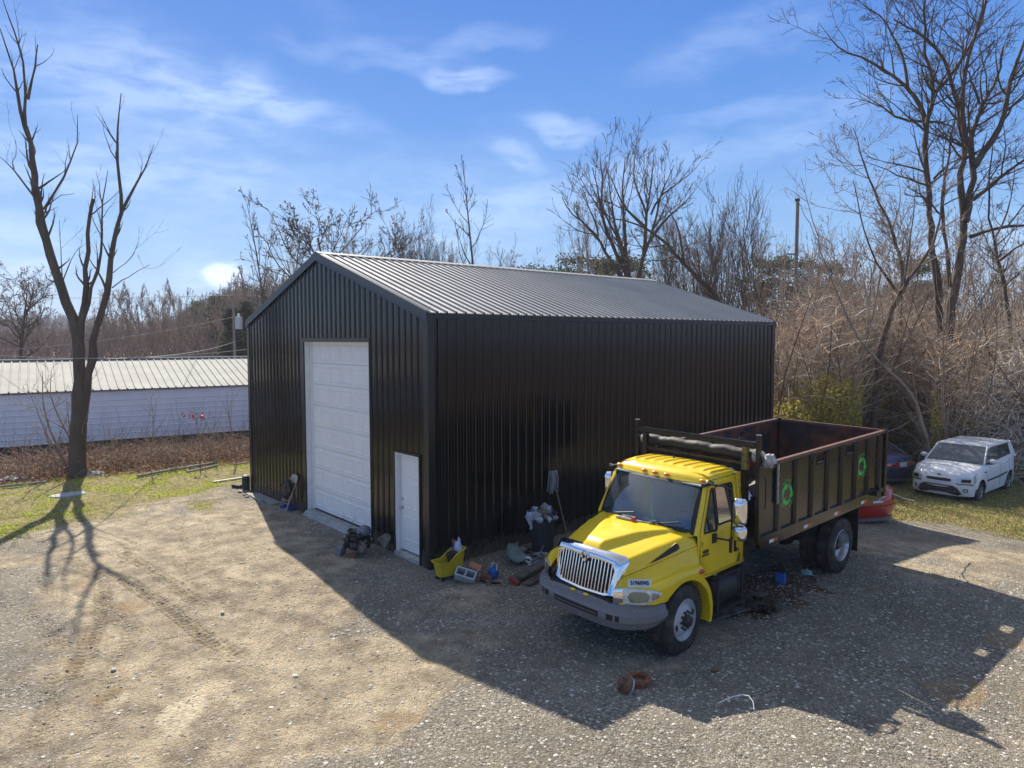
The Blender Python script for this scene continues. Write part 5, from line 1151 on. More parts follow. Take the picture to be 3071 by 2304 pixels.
# bits in front of the truck
mb = MB(); mb.tube([gnd(x, y, -.03) + np.array([0, 0, z]) for x, y, z in ((2155, 2104, -.02), (2175, 2099, 0), (2200, 2096, .03), (2225, 2098, .06), (2245, 2106, .08), (2258, 2116, .05), (2262, 2126, -.01))], .006, 6); tag(mb.build('wire', M['white_frame'], None), 'curved white wire lying on the gravel in front of the truck', 'wire')
mb = MB(); mb.tube([gnd(2278, 2028, -.04), gnd(2295, 2036, -.02), gnd(2318, 2046, -.04)], .005, 5); tag(mb.build('wire', M['greydirty'], None), 'short straight pale wire on the shaded gravel right of the brake drum', 'wire')
mb = MB(); mb.ell((6.0, .56, gz(6, .5) + .03), (.05, .075, .03), 8, 5, 0, .25, random.Random(2)); tag(mb.build('leaf', mat('dry_leaf', (.17, .10, .05), .8), None), 'curled brown leaf on the shaded gravel before the front tyre', 'leaf')
# beside the truck: jug, glass, boards, gear parts
oj = empty('oil_jug', (4.95, 4.22, gz(5, 4.2)), R(10), 'blue and black oil jug standing beside the truck', 'jug')
mb = MB(); mb.bb(-.085, .085, -.055, .055, 0, .20); mb.build('jug_body', mat('oil_blue', (.02, .13, .45), .4), oj, smooth=0, bevel=.02)
mb = MB(); mb.loft([[(x * k * .087, y * k * .057, z) for x, y in ((-1, -1), (1, -1), (1, 1), (-1, 1))] for z, k in ((.20, 1), (.28, 1), (.33, .6), (.37, .35))]); mb.build('jug_shoulder', M['dark'], oj, smooth=0, bevel=.01)
bt = empty('battery_box', (5.25, 2.85, gz(5.3, 2.8)), 0, 'greasy transmission part lying on the ground between the truck wheels', 'machine part'); bt.name = 'transmission_part'
mb = MB(); rr = random.Random(41)
mb.lathe([(.0, .02), (.15, .02), (.17, .06), (.15, .10), (.09, .13), (.0, .13)], (0, 0, 0), 'z', 18); mb.lathe([(.0, 0), (.10, 0), (.11, .22), (.0, .22)], (.12, .16, .09), 'x', 16)
for k in range(14): mb.box((rr.uniform(-.2, .25), rr.uniform(-.15, .25), rr.uniform(.03, .13)), (rr.uniform(.05, .14), rr.uniform(.04, .1), .05), (rr.random(), rr.random(), rr.random() * 3))
mb.build('casting', mat('olive_iron', (.075, .07, .055), .6, .2, .5, 10, .4, 30, col2=(.02, .02, .02), mix=(.45, .6)), bt, smooth=30)
for k, (a, b, lab) in enumerate([((4.75, 1.95), (5.05, 3.5), 'upper dark board lying beside the fuel tank of the truck'), ((5.0, 1.8), (5.32, 3.3), 'lower dark board lying nearer the camera beside the fuel tank')]):
    mb = MB(); mb.bar((a[0], a[1], gz(*a) + .05), (b[0], b[1], gz(*b) + .05), .16, .03); tag(mb.build('board', pw, None, smooth=0), lab, 'board')
mb = MB(); rr = random.Random(50)
for k in range(16):
    x, y = 5.5 + rr.uniform(-.12, .16), 3.35 + rr.uniform(-.12, .12); mb.prism([(x + rr.uniform(-.05, .05), y + rr.uniform(-.05, .05)) for _ in range(3)], gz(x, y) + .012, gz(x, y) + .02, 'xy')
tag(mb.build('broken_glass', mat('glass_bits', (.28, .36, .38), .2), None, smooth=0), None, None, None, 'stuff')
mb = MB(); mb.ell((5.05, 5.0, gz(5, 5) + .03), (.09, .07, .05), 9, 6, 0, .35, random.Random(8)); tag(mb.build('plastic_bottle', mat('teal_plastic', (.30, .48, .50), .3), None), 'crushed teal bottle on the weedy ground before the rear wheel', 'bottle')
# bits on the yard
yb = mat('light_stone', (.48, .46, .41), .8, 0, .1, 20)
for (px, py, s, lab) in ((885, 2014, .055, 'white crumpled paper scrap on sunlit gravel right of the sandy patch'), (667, 1835, .045, 'flat pale stone on the dirt beside the tyre tracks'), (340, 1995, .045, 'flat grey stone at the left of the tyre tracks')):
    p = gnd(px, py, -.05); mb = MB(); mb.ell((p[0], p[1], gz(p[0], p[1]) + .012), (s, s * .7, .02), 14, 7, 0, .14, random.Random(px)); tag(mb.build('stone' if 'stone' in lab else 'paper_scrap', yb, None, smooth=60), lab, 'stone' if 'stone' in lab else 'paper')
# garden rails / boards at the edge of the grass
lw = mat('silver_wood', (.34, .31, .26), .9, 0, .3, 8)
def pole(pxs, r_, z, lab, nm='fallen_pole', m_=lw):
    pts = [gnd(x, y, -.02) + np.array([0, 0, z]) for x, y in pxs]; mb = MB(); mb.tube(pts, r_, 6); return tag(mb.build(nm, m_, None), lab, 'pole')
pole([(412, 1432), (520, 1412), (640, 1393)], .045, .05, 'long grey pole lying along the grass edge, the longer of two')
pole([(560, 1418), (600, 1410), (652, 1398)], .04, .03, 'shorter grey pole lying in front of the long one at the grass edge')
pole([(700, 1396), (757, 1388)], .03, .03, 'grey pole lying by the left building corner')
pole([(0, 1464), (140, 1450)], .04, .05, 'grey timber edging at the left end of the grass')
mb = MB(); p = gnd(685, 1440, -.03); mb.box((p[0], p[1], gz(p[0], p[1]) + .03), (.10, .95, .03), (0, 0, .1)); tag(mb.build('board', mat('pale_board', (.55, .52, .44), .8), None, smooth=0), 'short pale board on the dirt near the grass patch', 'board')
for (px, py, s, nm, lab) in ((205, 1484, .34, 'stepping_slab', 'grey flat stone slab in the grass below the forked tree'), (285, 1425, .22, 'boulder', 'pale lumpy stone at the foot of the forked tree'), (30, 1440, .3, 'boulder', 'pale stone slab at the far left grass edge')):
    p = gnd(px, py, -.03); mb = MB(); mb.ell((p[0], p[1], gz(p[0], p[1]) + .0), (s, s * 1.4, .07 if nm == 'stepping_slab' else .14), 12, 6, 0, .12, random.Random(px)); tag(mb.build(nm, mat('slab_stone', (.36, .38, .40), .9, 0, .2, 8, .3, 30), None, smooth=20), lab, 'stone')
# ------------------------------------------------------------------ vegetation
UP = np.array([0, 0, 1.0])
def tubes_np(P, Rr, s):
    B, n, _ = P.shape
    T = np.gradient(P, axis=1); T /= np.linalg.norm(T, axis=2, keepdims=True) + 1e-9
    ref = np.array([.36, .27, .11]); ref = ref / np.linalg.norm(ref)
    a = np.cross(T, ref); a /= np.linalg.norm(a, axis=2, keepdims=True) + 1e-9; b = np.cross(T, a)
    ang = np.arange(s) * 2 * PI / s
    V = P[:, :, None, :] + (a[:, :, None, :] * np.cos(ang)[None, None, :, None] + b[:, :, None, :] * np.sin(ang)[None, None, :, None]) * Rr[:, :, None, None]
    V = V.reshape(-1, 3)
    i = np.arange(n - 1)[:, None]; j = np.arange(s)[None, :]
    f = np.stack([i * s + j, i * s + (j + 1) % s, (i + 1) * s + (j + 1) % s, (i + 1) * s + j], -1).reshape(-1, 4)
    F = (f[None] + (np.arange(B) * n * s)[:, None, None]).reshape(-1, 4)
    return V, F
class Plant:
    def __init__(s): s.g = {}; s.leaf = []
    def put(s, pts, rad, lvl, part):
        s.g.setdefault((part, len(pts), (9, 6, 4, 3, 3, 3)[lvl]), []).append((pts, rad))
    def mesh(s, part):
        Vs, Fs, o = [], [], 0
        for (pt, n, k), L in s.g.items():
            if pt != part: continue
            V, F = tubes_np(np.array([a for a, b in L], float), np.array([b for a, b in L], float), k)
            Vs.append(V); Fs.append(F + o); o += len(V)
        return (np.concatenate(Vs), np.concatenate(Fs)) if Vs else (np.zeros((0, 3)), np.zeros((0, 4), int))
def vnorm(v):
    l = math.sqrt(v[0] * v[0] + v[1] * v[1] + v[2] * v[2]) + 1e-9; return (v[0] / l, v[1] / l, v[2] / l)
def spawn(pl, pts, rad, L, lvl, mx, rg, q, minr):
    n = q['n'][lvl]
    for _ in range(n):
        t = rg.uniform(q['t0'][lvl], 1.0); x = t * (len(pts) - 1); i = min(int(x), len(pts) - 2); f = x - i
        p = tuple(pts[i][k] * (1 - f) + pts[i + 1][k] * f for k in range(3)); r_ = rad[i] * (1 - f) + rad[i + 1] * f
        d = vnorm(tuple(pts[i + 1][k] - pts[i][k] for k in range(3)))
        a = R(rg.gauss(q['ang'][lvl], 9)); az = rg.uniform(0, 2 * PI)
        o = vnorm((math.cos(az) - d[0] * .0, math.sin(az), rg.uniform(-.3, .3))); dt = sum(o[k] * d[k] for k in range(3)); o = vnorm(tuple(o[k] - d[k] * dt for k in range(3)))
        nd = vnorm(tuple(d[k] * math.cos(a) + o[k] * math.sin(a) for k in range(3)))
        grow(pl, p, nd, L * q['ratio'][lvl] * (1 - q.get('fall', .5) * t) * rg.uniform(.6, 1.25), max(minr, min(r_ * .62, r_ * .9)), lvl + 1, mx, rg, q, minr)
def grow(pl, p, d, L, r_, lvl, mx, rg, q, minr=.007):
    n = (9, 7, 5, 4, 3)[lvl]; st = L / n; pts = [p]; rad = [r_]; w = q['wig'][lvl]; tr = q['trop'][lvl]
    for i in range(n):
        d = vnorm((d[0] + rg.gauss(0, w), d[1] + rg.gauss(0, w), d[2] + rg.gauss(0, w) + tr)); p = (p[0] + d[0] * st, p[1] + d[1] * st, p[2] + d[2] * st); pts.append(p)
        rad.append(max(minr * .6, r_ * (1 - (i + 1) / n * (1 - q.get('tip', .25)))))
    pl.put(pts, rad, lvl, 0 if lvl == 0 else 1)
    if lvl < mx: spawn(pl, pts, rad, L, lvl, mx, rg, q, minr)
    elif q.get('leaf') and rg.random() < q['leaf']:
        for _ in range(q.get('nl', 2)): k = rg.randrange(1, len(pts)); pl.leaf.append((pts[k], rg.uniform(.5, 1.3) * q['ls']))
def leaves_np(C_, S_, rs, flat=0.0):
    n = len(C_); C_ = np.asarray(C_, float); S_ = np.asarray(S_, float)
    a = rs.normal(size=(n, 3)); a[:, 2] *= (1 - flat); a /= np.linalg.norm(a, axis=1, keepdims=True); b = rs.normal(size=(n, 3)); b[:, 2] *= (1 - flat); b -= a * (a * b).sum(1, keepdims=True); b /= np.linalg.norm(b, axis=1, keepdims=True) + 1e-9
    a *= S_[:, None]; b *= S_[:, None] * .62
    V = np.stack([C_ - a, C_ + b * .8, C_ + a, C_ - b * .8], 1).reshape(-1, 3); F = np.arange(4 * n).reshape(-1, 4); return V, F
bark = mat('bark', (.11, .082, .062), .9, 0, .35, 5, .5, 14, stretch=(1, 1, .25))
bark2 = mat('twig_brown', (.30, .225, .165), .9, 0, .3, 3)
bark3 = mat('bark_grey_tan', (.34, .26, .19), .9, 0, .3, 3, .2, 20)
barkd = mat('bark_dark', (.10, .072, .054), .95, 0, .4, 6, .5, 16, stretch=(1, 1, .3))
dead = mat('clinging_leaves', (.13, .08, .04), .8, leaf=.45, island=[(.07, .045, .025), (.16, .095, .04), (.20, .13, .06), (.09, .07, .035)])
needles = mat('pine_needles', (.03, .05, .02), .8, leaf=.45, island=[(.018, .032, .012), (.035, .055, .02), (.05, .07, .03), (.028, .045, .018)])
def finish(pl, name, m0, m1, parent_name='tree', rs=None, lm_=None):
    root = bpy.data.objects.new(name, None); COL.objects.link(root)
    V, F = pl.mesh(0)
    if len(V): raw('trunk', V, F, m0, None, True, root)
    V, F = pl.mesh(1)
    if len(V): raw('branches', V, F, m1, None, True, root)
    if pl.leaf: V, F = leaves_np([a for a, b in pl.leaf], [b for a, b in pl.leaf], rs or np.random.RandomState(1)); raw('leaves', V, F, lm_ or dead, None, False, root)
    return root
def gen(name, seed, h, r_, q, mx=3, m0=None, m1=None, stems=1, spread=.0, minr=.007, lean=(0, 0)):
    rg = random.Random(seed); pl = Plant()
    for k in range(stems):
        az = 2 * PI * (k + rg.random() * .6) / max(1, stems); sp_ = spread * rg.uniform(.4, 1.1) if stems > 1 else 0
        d = vnorm((math.cos(az) * sp_ + lean[0], math.sin(az) * sp_ + lean[1], 1)); grow(pl, (math.cos(az) * .15 * (stems > 1), math.sin(az) * .15 * (stems > 1), -.15), d, h * rg.uniform(.8, 1.05) / q.get('hf', 1.0), r_ * rg.uniform(.75, 1.1), 0, mx, rg, q, minr)
    return finish(pl, name, m0 or bark, m1 or bark2, rs=np.random.RandomState(seed))
Q_oak = dict(n=[22, 9, 7, 3], t0=[.36, .2, .2, .2], ang=[52, 42, 40, 40], ratio=[.62, .55, .45, .4], wig=[.10, .14, .17, .2], trop=[.05, .10, .05, .03], leaf=.55, nl=2, ls=.07, hf=1.15, tip=.12)
Q_slim = dict(n=[30, 8, 5, 3], t0=[.22, .25, .2, .2], ang=[42, 38, 40, 40], ratio=[.36, .42, .4, .4], wig=[.045, .09, .12, .15], trop=[.05, .13, .08, .05], leaf=.25, nl=1, ls=.06, tip=.1, fall=.75)
Q_broom = dict(n=[10, 8, 6, 3], t0=[.25, .2, .15, .2], ang=[26, 28, 32, 35], ratio=[.62, .5, .42, .4], wig=[.06, .08, .12, .15], trop=[.06, .13, .10, .06], leaf=.30, nl=1, ls=.05, hf=1.05, tip=.18)
Q_vase = dict(n=[14, 9, 6, 3], t0=[.2, .2, .15, .2], ang=[36, 36, 38, 40], ratio=[.62, .5, .45, .4], wig=[.07, .12, .15, .18], trop=[.04, .10, .07, .04], leaf=.2, nl=1, ls=.05, tip=.2)
Q_thin = dict(n=[9, 5, 3, 0], t0=[.15, .15, .15, 0], ang=[34, 38, 40, 40], ratio=[.5, .45, .4, .4], wig=[.09, .14, .18, .2], trop=[.05, .08, .04, .0], leaf=.15, nl=1, ls=.05, tip=.15)
lat = lambda px, D: CAM + (CD - np.array([0, 0, CD[2]])) * D + np.array([CR[0], CR[1], 0]) * ((px - 1535.5) / FPX * D)
def topz(py, D): return CAM[2] + (CD[2] + (1152 - py) / FPX) * D
def place(proto, first, px, D, py_top, h0, rz, label=None, group=None, cat='tree', wx=1.0, z=-.2):
    o = proto if first else copy_tree(proto); p = lat(px, D); s = (topz(py_top, D) - z) / h0
    o.location = (p[0], p[1], z); o.rotation_euler = (0, 0, rz); o.scale = (s * wx, s * wx, s); return tag(o, label, cat, group)
def hgt(o):
    z = 0
    for c in o.children:
        if c.type == 'MESH': n = len(c.data.vertices); a = np.empty(n * 3, np.float32); c.data.vertices.foreach_get('co', a); z = max(z, a.reshape(-1, 3)[:, 2].max())
    return float(z)
# ---- traced trees: limbs given as picture outline points with their own depth
def traced(name, limbs, D0, label, q, seed, m0, m1, L1=2.2, mx=3, minr=.008, base=None, n1=None, dens=1.0, lscale=1.0):
    rg = random.Random(seed); pl = Plant()
    org = lat(*base, ) if base else None
    for li, (pts, r0, r1, side) in enumerate(limbs):
        P = []; k = len(pts)
        dd = rg.uniform(-1, 1) * side
        for i, (x, y) in enumerate(pts): t = i / (k - 1); P.append(at(x, y, D0 + dd * t * t + side * 0))
        P = np.array(P)
        # resample
        seg = np.r_[0, np.cumsum(np.linalg.norm(np.diff(P, axis=0), axis=1))]; n = max(6, int(seg[-1] / .5)); tt = np.linspace(0, seg[-1], n)
        Q = np.stack([np.interp(tt, seg, P[:, j]) for j in range(3)], 1)
        for _ in range(1): Q[1:-1] = .25 * Q[:-2] + .5 * Q[1:-1] + .25 * Q[2:]
        Q[1:-1] += np.array([[rg.gauss(0, .022 * (1 - .0)) for _ in range(3)] for _ in range(n - 2)])
        rr = np.linspace(r0, r1, n) * (1 + np.array([rg.gauss(0, .085) for _ in range(n)])); rr = np.maximum(rr, .006) * (1 + (.45 * np.exp(-np.arange(n) * .9) if li == 0 else 0))
        pl.put([tuple(v) for v in Q], list(rr), 0, 0)
        Ls = seg[-1]; cnt = int(Ls * dens * (n1 or 1.3)); 
        q2 = dict(q); q2['n'] = [0, q['n'][1], q['n'][2], q['n'][3]]
        pts_ = [tuple(v) for v in Q]
        for _ in range(cnt):
            t = rg.uniform(.22 if li else .45, 1.0) ** .8; x = t * (n - 1); i = min(int(x), n - 2)
            p = pts_[i]; d = vnorm(tuple(pts_[i + 1][c] - pts_[i][c] for c in range(3))); a = R(rg.gauss(q['ang'][0], 10)); az = rg.uniform(0, 2 * PI)
            o = vnorm((math.cos(az), math.sin(az), rg.uniform(-.2, .4))); dt = sum(o[c] * d[c] for c in range(3)); o = vnorm(tuple(o[c] - d[c] * dt for c in range(3)))
            grow(pl, p, vnorm(tuple(d[c] * math.cos(a) + o[c] * math.sin(a) for c in range(3))), L1 * lscale * rg.uniform(.35, 1.2), max(minr, min(rr[i] * .5, .045)), 1, mx, rg, q2, minr)
    o = finish(pl, name, m0, m1, rs=np.random.RandomState(seed)); return tag(o, label, 'tree')
v1 = lambda L: [(x / 1.106, y / 1.106) for x, y in L]
Q_dead = dict(n=[0, 2, 1, 0], t0=[.2, .3, .2, .2], ang=[38, 35, 35, 35], ratio=[.5, .45, .4, .4], wig=[.05, .10, .14, .1], trop=[.05, .12, .08, .0], tip=.12)
base0 = lambda a: a
traced('forked_tree', [
    (v1([(260, 1590), (258, 1480), (262, 1380), (266, 1290), (262, 1180), (258, 1100), (215, 985), (180, 890), (148, 790), (131, 700), (117, 600), (106, 510), (92, 450), (84, 420)]), .235, .075, .8),
    (v1([(272, 1400), (284, 1300), (293, 1230), (303, 1170), (325, 1070), (352, 980), (368, 880), (378, 800), (405, 715), (402, 650), (391, 590), (389, 500), (387, 430), (396, 400), (403, 355), (402, 310)]), .15, .012, 1.2),
    (v1([(263, 1180), (268, 1080), (283, 980), (285, 900), (288, 840), (286, 770), (293, 730), (302, 695), (309, 660)]), .12, .045, .6),
    (v1([(275, 1060), (290, 1010), (318, 925), (330, 860), (345, 800), (339, 740), (336, 690), (345, 640), (356, 600), (358, 565)]), .065, .008, 1.2),
    (v1([(84, 430), (66, 370), (56, 310), (45, 250), (33, 190), (20, 140), (0, 95)]), .06, .014, .8),
    (v1([(86, 430), (90, 370), (88, 310), (83, 250), (75, 190), (58, 140), (38, 85), (12, 0), (5, -30)]), .05, .008, .8),
    (v1([(92, 330), (104, 280), (113, 230), (119, 190), (125, 148)]), .05, .018, .5),
    (v1([(146, 695), (170, 662), (198, 625), (222, 570), (240, 520), (262, 475), (271, 450), (262, 410), (257, 380)]), .045, .007, 1.2),
    (v1([(150, 690), (185, 655), (215, 640), (248, 642)]), .02, .006, 1.2),
    (v1([(115, 655), (90, 620), (70, 590), (48, 562), (25, 545), (0, 520)]), .035, .006, 1.5),
    (v1([(48, 562), (52, 520), (56, 490), (52, 465)]), .012, .005, .5),
    (v1([(404, 700), (425, 655), (450, 612), (480, 570), (497, 525), (511, 480)]), .05, .007, 1.0),
    (v1([(372, 955), (400, 935), (430, 915), (465, 895), (497, 878)]), .018, .005, 1.0),
    (v1([(340, 680), (330, 620), (318, 568)]), .018, .005, .6),
    (v1([(205, 945), (225, 880), (245, 845), (275, 815)]), .022, .005, .8),
    (v1([(210, 960), (206, 880), (196, 800), (197, 730)]), .02, .005, .8),
    (v1([(375, 905), (410, 880), (440, 845), (460, 805)]), .016, .005, .8)],
    22.9, 'tall forked dead tree with broken limbs standing in the grass on the left', Q_dead, 11, bark, bark, L1=1.2, mx=2, dens=1.15, minr=.005)
c6 = lambda L: [(2300 + x / 1.2776, y / 1.2776) for x, y in L]
Q_big = dict(n=[0, 6, 5, 3], t0=[.2, .15, .15, .2], ang=[48, 45, 42, 40], ratio=[.5, .5, .45, .4], wig=[.08, .13, .17, .2], trop=[.03, .06, .05, .02], leaf=.35, nl=1, ls=.035, tip=.15, fall=.4)
traced('tall_tree', [
    (c6([(705, 1780), (690, 1560), (680, 1400), (665, 1250), (650, 1100), (635, 950), (620, 800), (612, 650), (604, 540), (612, 460), (635, 405), (650, 340), (628, 265), (600, 200), (608, 120), (605, 0), (600, -60)]), .21, .03, 1),
    (c6([(607, 460), (590, 400), (540, 335), (480, 290), (430, 250), (340, 203), (280, 197), (235, 140), (205, 95)]), .085, .010, 2),
    (c6([(540, 333), (522, 220), (498, 150), (455, 80), (350, 0)]), .06, .012, 2),
    (c6([(600, 466), (530, 470), (460, 440), (425, 392), (350, 350)]), .05, .01, 2),
    (c6([(648, 350), (695, 312), (735, 245), (765, 205), (812, 115), (835, 30), (850, -50)]), .08, .04, 2),
    (c6([(600, 465), (660, 465), (720, 495)]), .05, .02, 1),
    (c6([(640, 685), (690, 630), (750, 600), (820, 590)]), .05, .012, 2)],
    28.0, 'tallest bare tree of the right wood with a long limb reaching left', Q_big, 21, barkd, barkd, L1=2.7, dens=1.15, n1=1.6, minr=.009)
traced('tall_tree', [
    (c6([(672, 1800), (680, 1560), (690, 1380), (700, 1220), (722, 1090), (745, 960), (762, 850), (742, 740), (742, 640), (762, 560), (742, 480), (727, 400), (710, 300), (680, 222), (640, 170), (560, 112), (485, 75)]), .235, .025, 1),
    (c6([(760, 850), (788, 730), (795, 640), (770, 560), (800, 480), (820, 405), (860, 350), (888, 280), (905, 180)]), .125, .04, 2),
    (c6([(795, 640), (838, 560), (905, 490), (918, 380), (938, 280), (980, 185), (1000, 120)]), .12, .05, 2),
    (c6([(768, 560), (745, 420), (750, 300), (765, 230), (815, 100), (830, -30)]), .10, .03, 2),
    (c6([(815, 400), (790, 320), (755, 255)]), .05, .02, 1),
    (c6([(790, 765), (855, 712), (930, 655), (1000, 600), (1060, 570)]), .08, .03, 2),
    (c6([(780, 908), (860, 880), (930, 862), (1010, 862)]), .075, .04, 2),
    (c6([(700, 1100), (690, 1000), (675, 850), (680, 700), (700, 560), (722, 420)]), .09, .02, 2)],
    27.0, 'big many limbed bare tree at the right edge of the wood', Q_big, 22, barkd, barkd, L1=2.7, dens=1.15, n1=1.6, minr=.009)
traced('leaning_tree', [
    (c6([(395, 1820), (405, 1640), (420, 1480), (432, 1350), (452, 1250), (482, 1190), (520, 1105), (523, 1050), (500, 950), (462, 840), (422, 760), (388, 680), (352, 560), (330, 490)]), .15, .012, 1),
    (c6([(515, 1120), (560, 1040), (610, 985), (650, 925), (665, 800), (680, 690)]), .08, .015, 1.5),
    (c6([(495, 1115), (440, 1040), (400, 970), (370, 870), (345, 770), (330, 690)]), .05, .010, 1.5),
    (c6([(525, 1090), (540, 960), (560, 850), (575, 700)]), .04, .008, 1)],
    25.9, 'crooked bare tree with vine-wrapped trunk behind the dump body', Q_big, 23, barkd, bark2, L1=2.2, dens=1.3, n1=1.5, minr=.007)
traced('leaning_sapling', [
    (c6([(640, 1850), (610, 1650), (560, 1520), (500, 1440), (430, 1390), (390, 1355), (340, 1290), (300, 1200), (260, 1105), (222, 1010), (198, 930), (178, 850), (155, 750), (130, 680)]), .07, .008, .6),
    (c6([(262, 1110), (200, 1090), (120, 1095)]), .02, .006, .6), (c6([(400, 1360), (340, 1395), (260, 1430)]), .025, .006, .6), (c6([(200, 930), (150, 830), (110, 760)]), .015, .006, .6)],
    24.0, 'thin sapling leaning left in front of the right wood', Q_dead, 24, bark2, bark2, L1=1.3, mx=2, dens=.8, minr=.006)
traced('tree', [
    (c6([(960, 1800), (945, 1450), (925, 1200), (905, 1080), (880, 960), (850, 840), (850, 720), (866, 560)]), .11, .02, 1.5), (c6([(890, 1000), (930, 965), (975, 935), (1020, 925)]), .05, .02, 1.5), (c6([(870, 920), (905, 860), (940, 760), (950, 640)]), .04, .01, 1.5)],
    26.5, 'dark slender bare tree at the far right edge', Q_big, 25, barkd, barkd, L1=2.0, dens=.9, minr=.009)
cP = lambda L: [(1650 + x / 2.765, 420 + y / 2.765) for x, y in L]
traced('leaning_tree', [
    (cP([(1760, 2640), (1680, 2000), (1560, 1600), (1480, 1420), (1400, 1330), (1300, 1225), (1180, 1105), (1065, 965), (960, 860), (850, 770), (790, 725), (700, 688), (560, 670), (430, 600)]), .21, .015, 1.5),
    (cP([(795, 728), (700, 660), (620, 560), (560, 450), (500, 300)]), .07, .012, 2), (cP([(960, 860), (1090, 700), (1030, 640), (1000, 600), (920, 500)]), .0, .0, 0) if False else (cP([(1110, 1010), (1080, 820), (1040, 690), (1000, 600), (910, 500)]), .06, .010, 2),
    (cP([(1060, 1010), (900, 1005), (760, 990)]), .03, .01, 2)],
    29, 'dark leaning tree rising to the left behind the garage roof', Q_big, 26, barkd, barkd, L1=2.2, dens=.7, minr=.010)
Q_fan = dict(n=[0, 5, 4, 3], t0=[.2, .15, .15, .2], ang=[27, 28, 32, 35], ratio=[.5, .5, .45, .4], wig=[.06, .08, .12, .15], trop=[.05, .12, .08, .05], leaf=.35, nl=1, ls=.05, tip=.15, fall=.4)
traced('broom_tree', [(cP(p_), r0_, .018, 2.2) for p_, r0_ in (
    ([(660, 2300), (655, 1500), (645, 1120), (600, 990), (560, 800), (440, 610), (400, 420), (350, 230)], .16), ([(650, 1150), (545, 930), (445, 690), (418, 560), (440, 320), (415, 150)], .13), ([(655, 1150), (622, 880), (610, 600), (598, 400), (620, 140)], .12),
    ([(650, 1100), (600, 900), (540, 700), (490, 450), (478, 230)], .10), ([(700, 1250), (765, 1000), (792, 850), (800, 600), (835, 400), (862, 115)], .14), ([(770, 980), (825, 850), (882, 600), (935, 400), (1030, 210)], .10),
    ([(640, 1250), (560, 1100), (440, 900), (380, 790), (260, 660), (165, 612), (100, 480)], .12), ([(800, 620), (740, 450), (690, 370), (700, 170)], .07), ([(830, 830), (890, 740), (1000, 620), (1100, 545), (1190, 430)], .09), ([(835, 620), (900, 470), (1010, 400), (1120, 320), (1155, 285)], .07), ([(400, 800), (370, 640), (290, 520), (250, 400)], .05))],
    38, 'broad fan shaped bare tree with many stems over the back of the roof', Q_fan, 31, barkd, bark, L1=2.6, dens=1.0, n1=1.3, minr=.011)
# ---- generated trees
pr_oak = gen('bare_tree', 101, 12, .20, Q_oak, 3, barkd, barkd, minr=.014); pr_slim = gen('bare_tree', 102, 12, .15, Q_slim, 2, barkd, barkd, minr=.014)
pr_broom = gen('bare_tree', 103, 14, .13, dict(Q_broom, n=[13, 9, 6, 3]), 3, bark, bark, stems=9, spread=.50, minr=.013); pr_vase = gen('bare_tree', 104, 11, .18, Q_vase, 3, bark2, bark2, minr=.014)
pr_vase2 = gen('bare_tree', 105, 11, .16, Q_vase, 3, bark2, bark2, stems=2, spread=.25, minr=.014); pr_narrow = gen('bare_tree', 106, 12, .12, Q_broom, 2, bark, bark, stems=3, spread=.12, minr=.013)
for k, (pr, seq) in enumerate([
    (pr_oak, [(1000, 50, 560, .3, 'spreading bare oak with clinging leaves behind the roof ridge apex', 1.25), (55, 52, 752, 2.0, 'spreading bare oak at the left edge beyond the storage building', 1.0), (1175, 50, 585, 1.4, 'leafy-twigged bare tree right of the spreading oak over the roof', .62)]),
    (pr_slim, [(818, 40, 570, .2, 'slender straight bare tree left of the roof apex', .8), (1425, 42, 500, 1.2, 'slender straight bare tree standing high over the middle of the roof ridge', 1.0)]),
    (pr_broom, [(2090, 43, 520, 2.5, 'many stemmed bare tree right of the broad fan shaped one', .75), (1290, 47, 600, 1.9, 'broom-shaped bare tree behind the ridge between two slender trees', .6)]),
    (pr_narrow, [(2160, 38, 535, .3, 'narrow upright bare tree right of the leaning tree', .7), (2285, 36, 510, 2.2, 'narrow upright bare tree left of the tall wooden pole', 1.0)]),
    ]):
    h = hgt(pr)
    for i, (px, D, py, rz, lab, wx) in enumerate(seq): place(pr, i == 0, px, D, py, h, rz, lab, None, 'tree', wx)
rg = random.Random(99)
fv = [gen('bare_tree', 107, 11, .18, Q_vase, 3, bark2, bark2, minr=.032), gen('bare_tree', 108, 11, .15, Q_broom, 3, bark2, bark2, stems=3, spread=.3, minr=.032)]; pr = fv + [pr_vase, pr_vase2]; hh = [hgt(p) for p in pr]; used = [0, 0, 0, 0]
far = [(150, 75, 880), (215, 80, 905), (300, 78, 880), (352, 70, 838), (405, 82, 870), (455, 74, 845), (505, 84, 880), (530, 72, 838), (585, 88, 880), (645, 78, 815), (690, 90, 850), (725, 70, 810), (770, 80, 800), (850, 66, 800), (-60, 70, 820), (-150, 75, 840), (120, 95, 930), (260, 100, 925), (480, 100, 900), (620, 100, 880)]
for i, (px, D, py) in enumerate(far):
    k = i % 2; place(pr[k], not used[k], px, D, py, hh[k], rg.random() * 6.28, 'bare tree in the row beyond the white roofed storage building', 'bare trees beyond the storage building', 'tree', rg.uniform(.75, 1.0)); used[k] = 1
back = [(930, 52, 660), (1060, 56, 670), (1110, 50, 690), (1240, 55, 690), (1345, 48, 715), (1390, 60, 730), (1490, 50, 705), (1540, 62, 745), (880, 60, 720), (1700, 50, 640), (1800, 46, 560), (1990, 50, 600), (2040, 44, 640), (2120, 46, 640), (2200, 40, 660), (2240, 44, 640), (2330, 42, 690), (2400, 40, 700), (2450, 46, 660), (2520, 38, 640), (2600, 42, 620), (2680, 36, 600), (2760, 40, 640), (2840, 38, 600), (2930, 42, 640), (3010, 36, 620), (3090, 40, 640), (3180, 36, 600), (3300, 38, 640)]
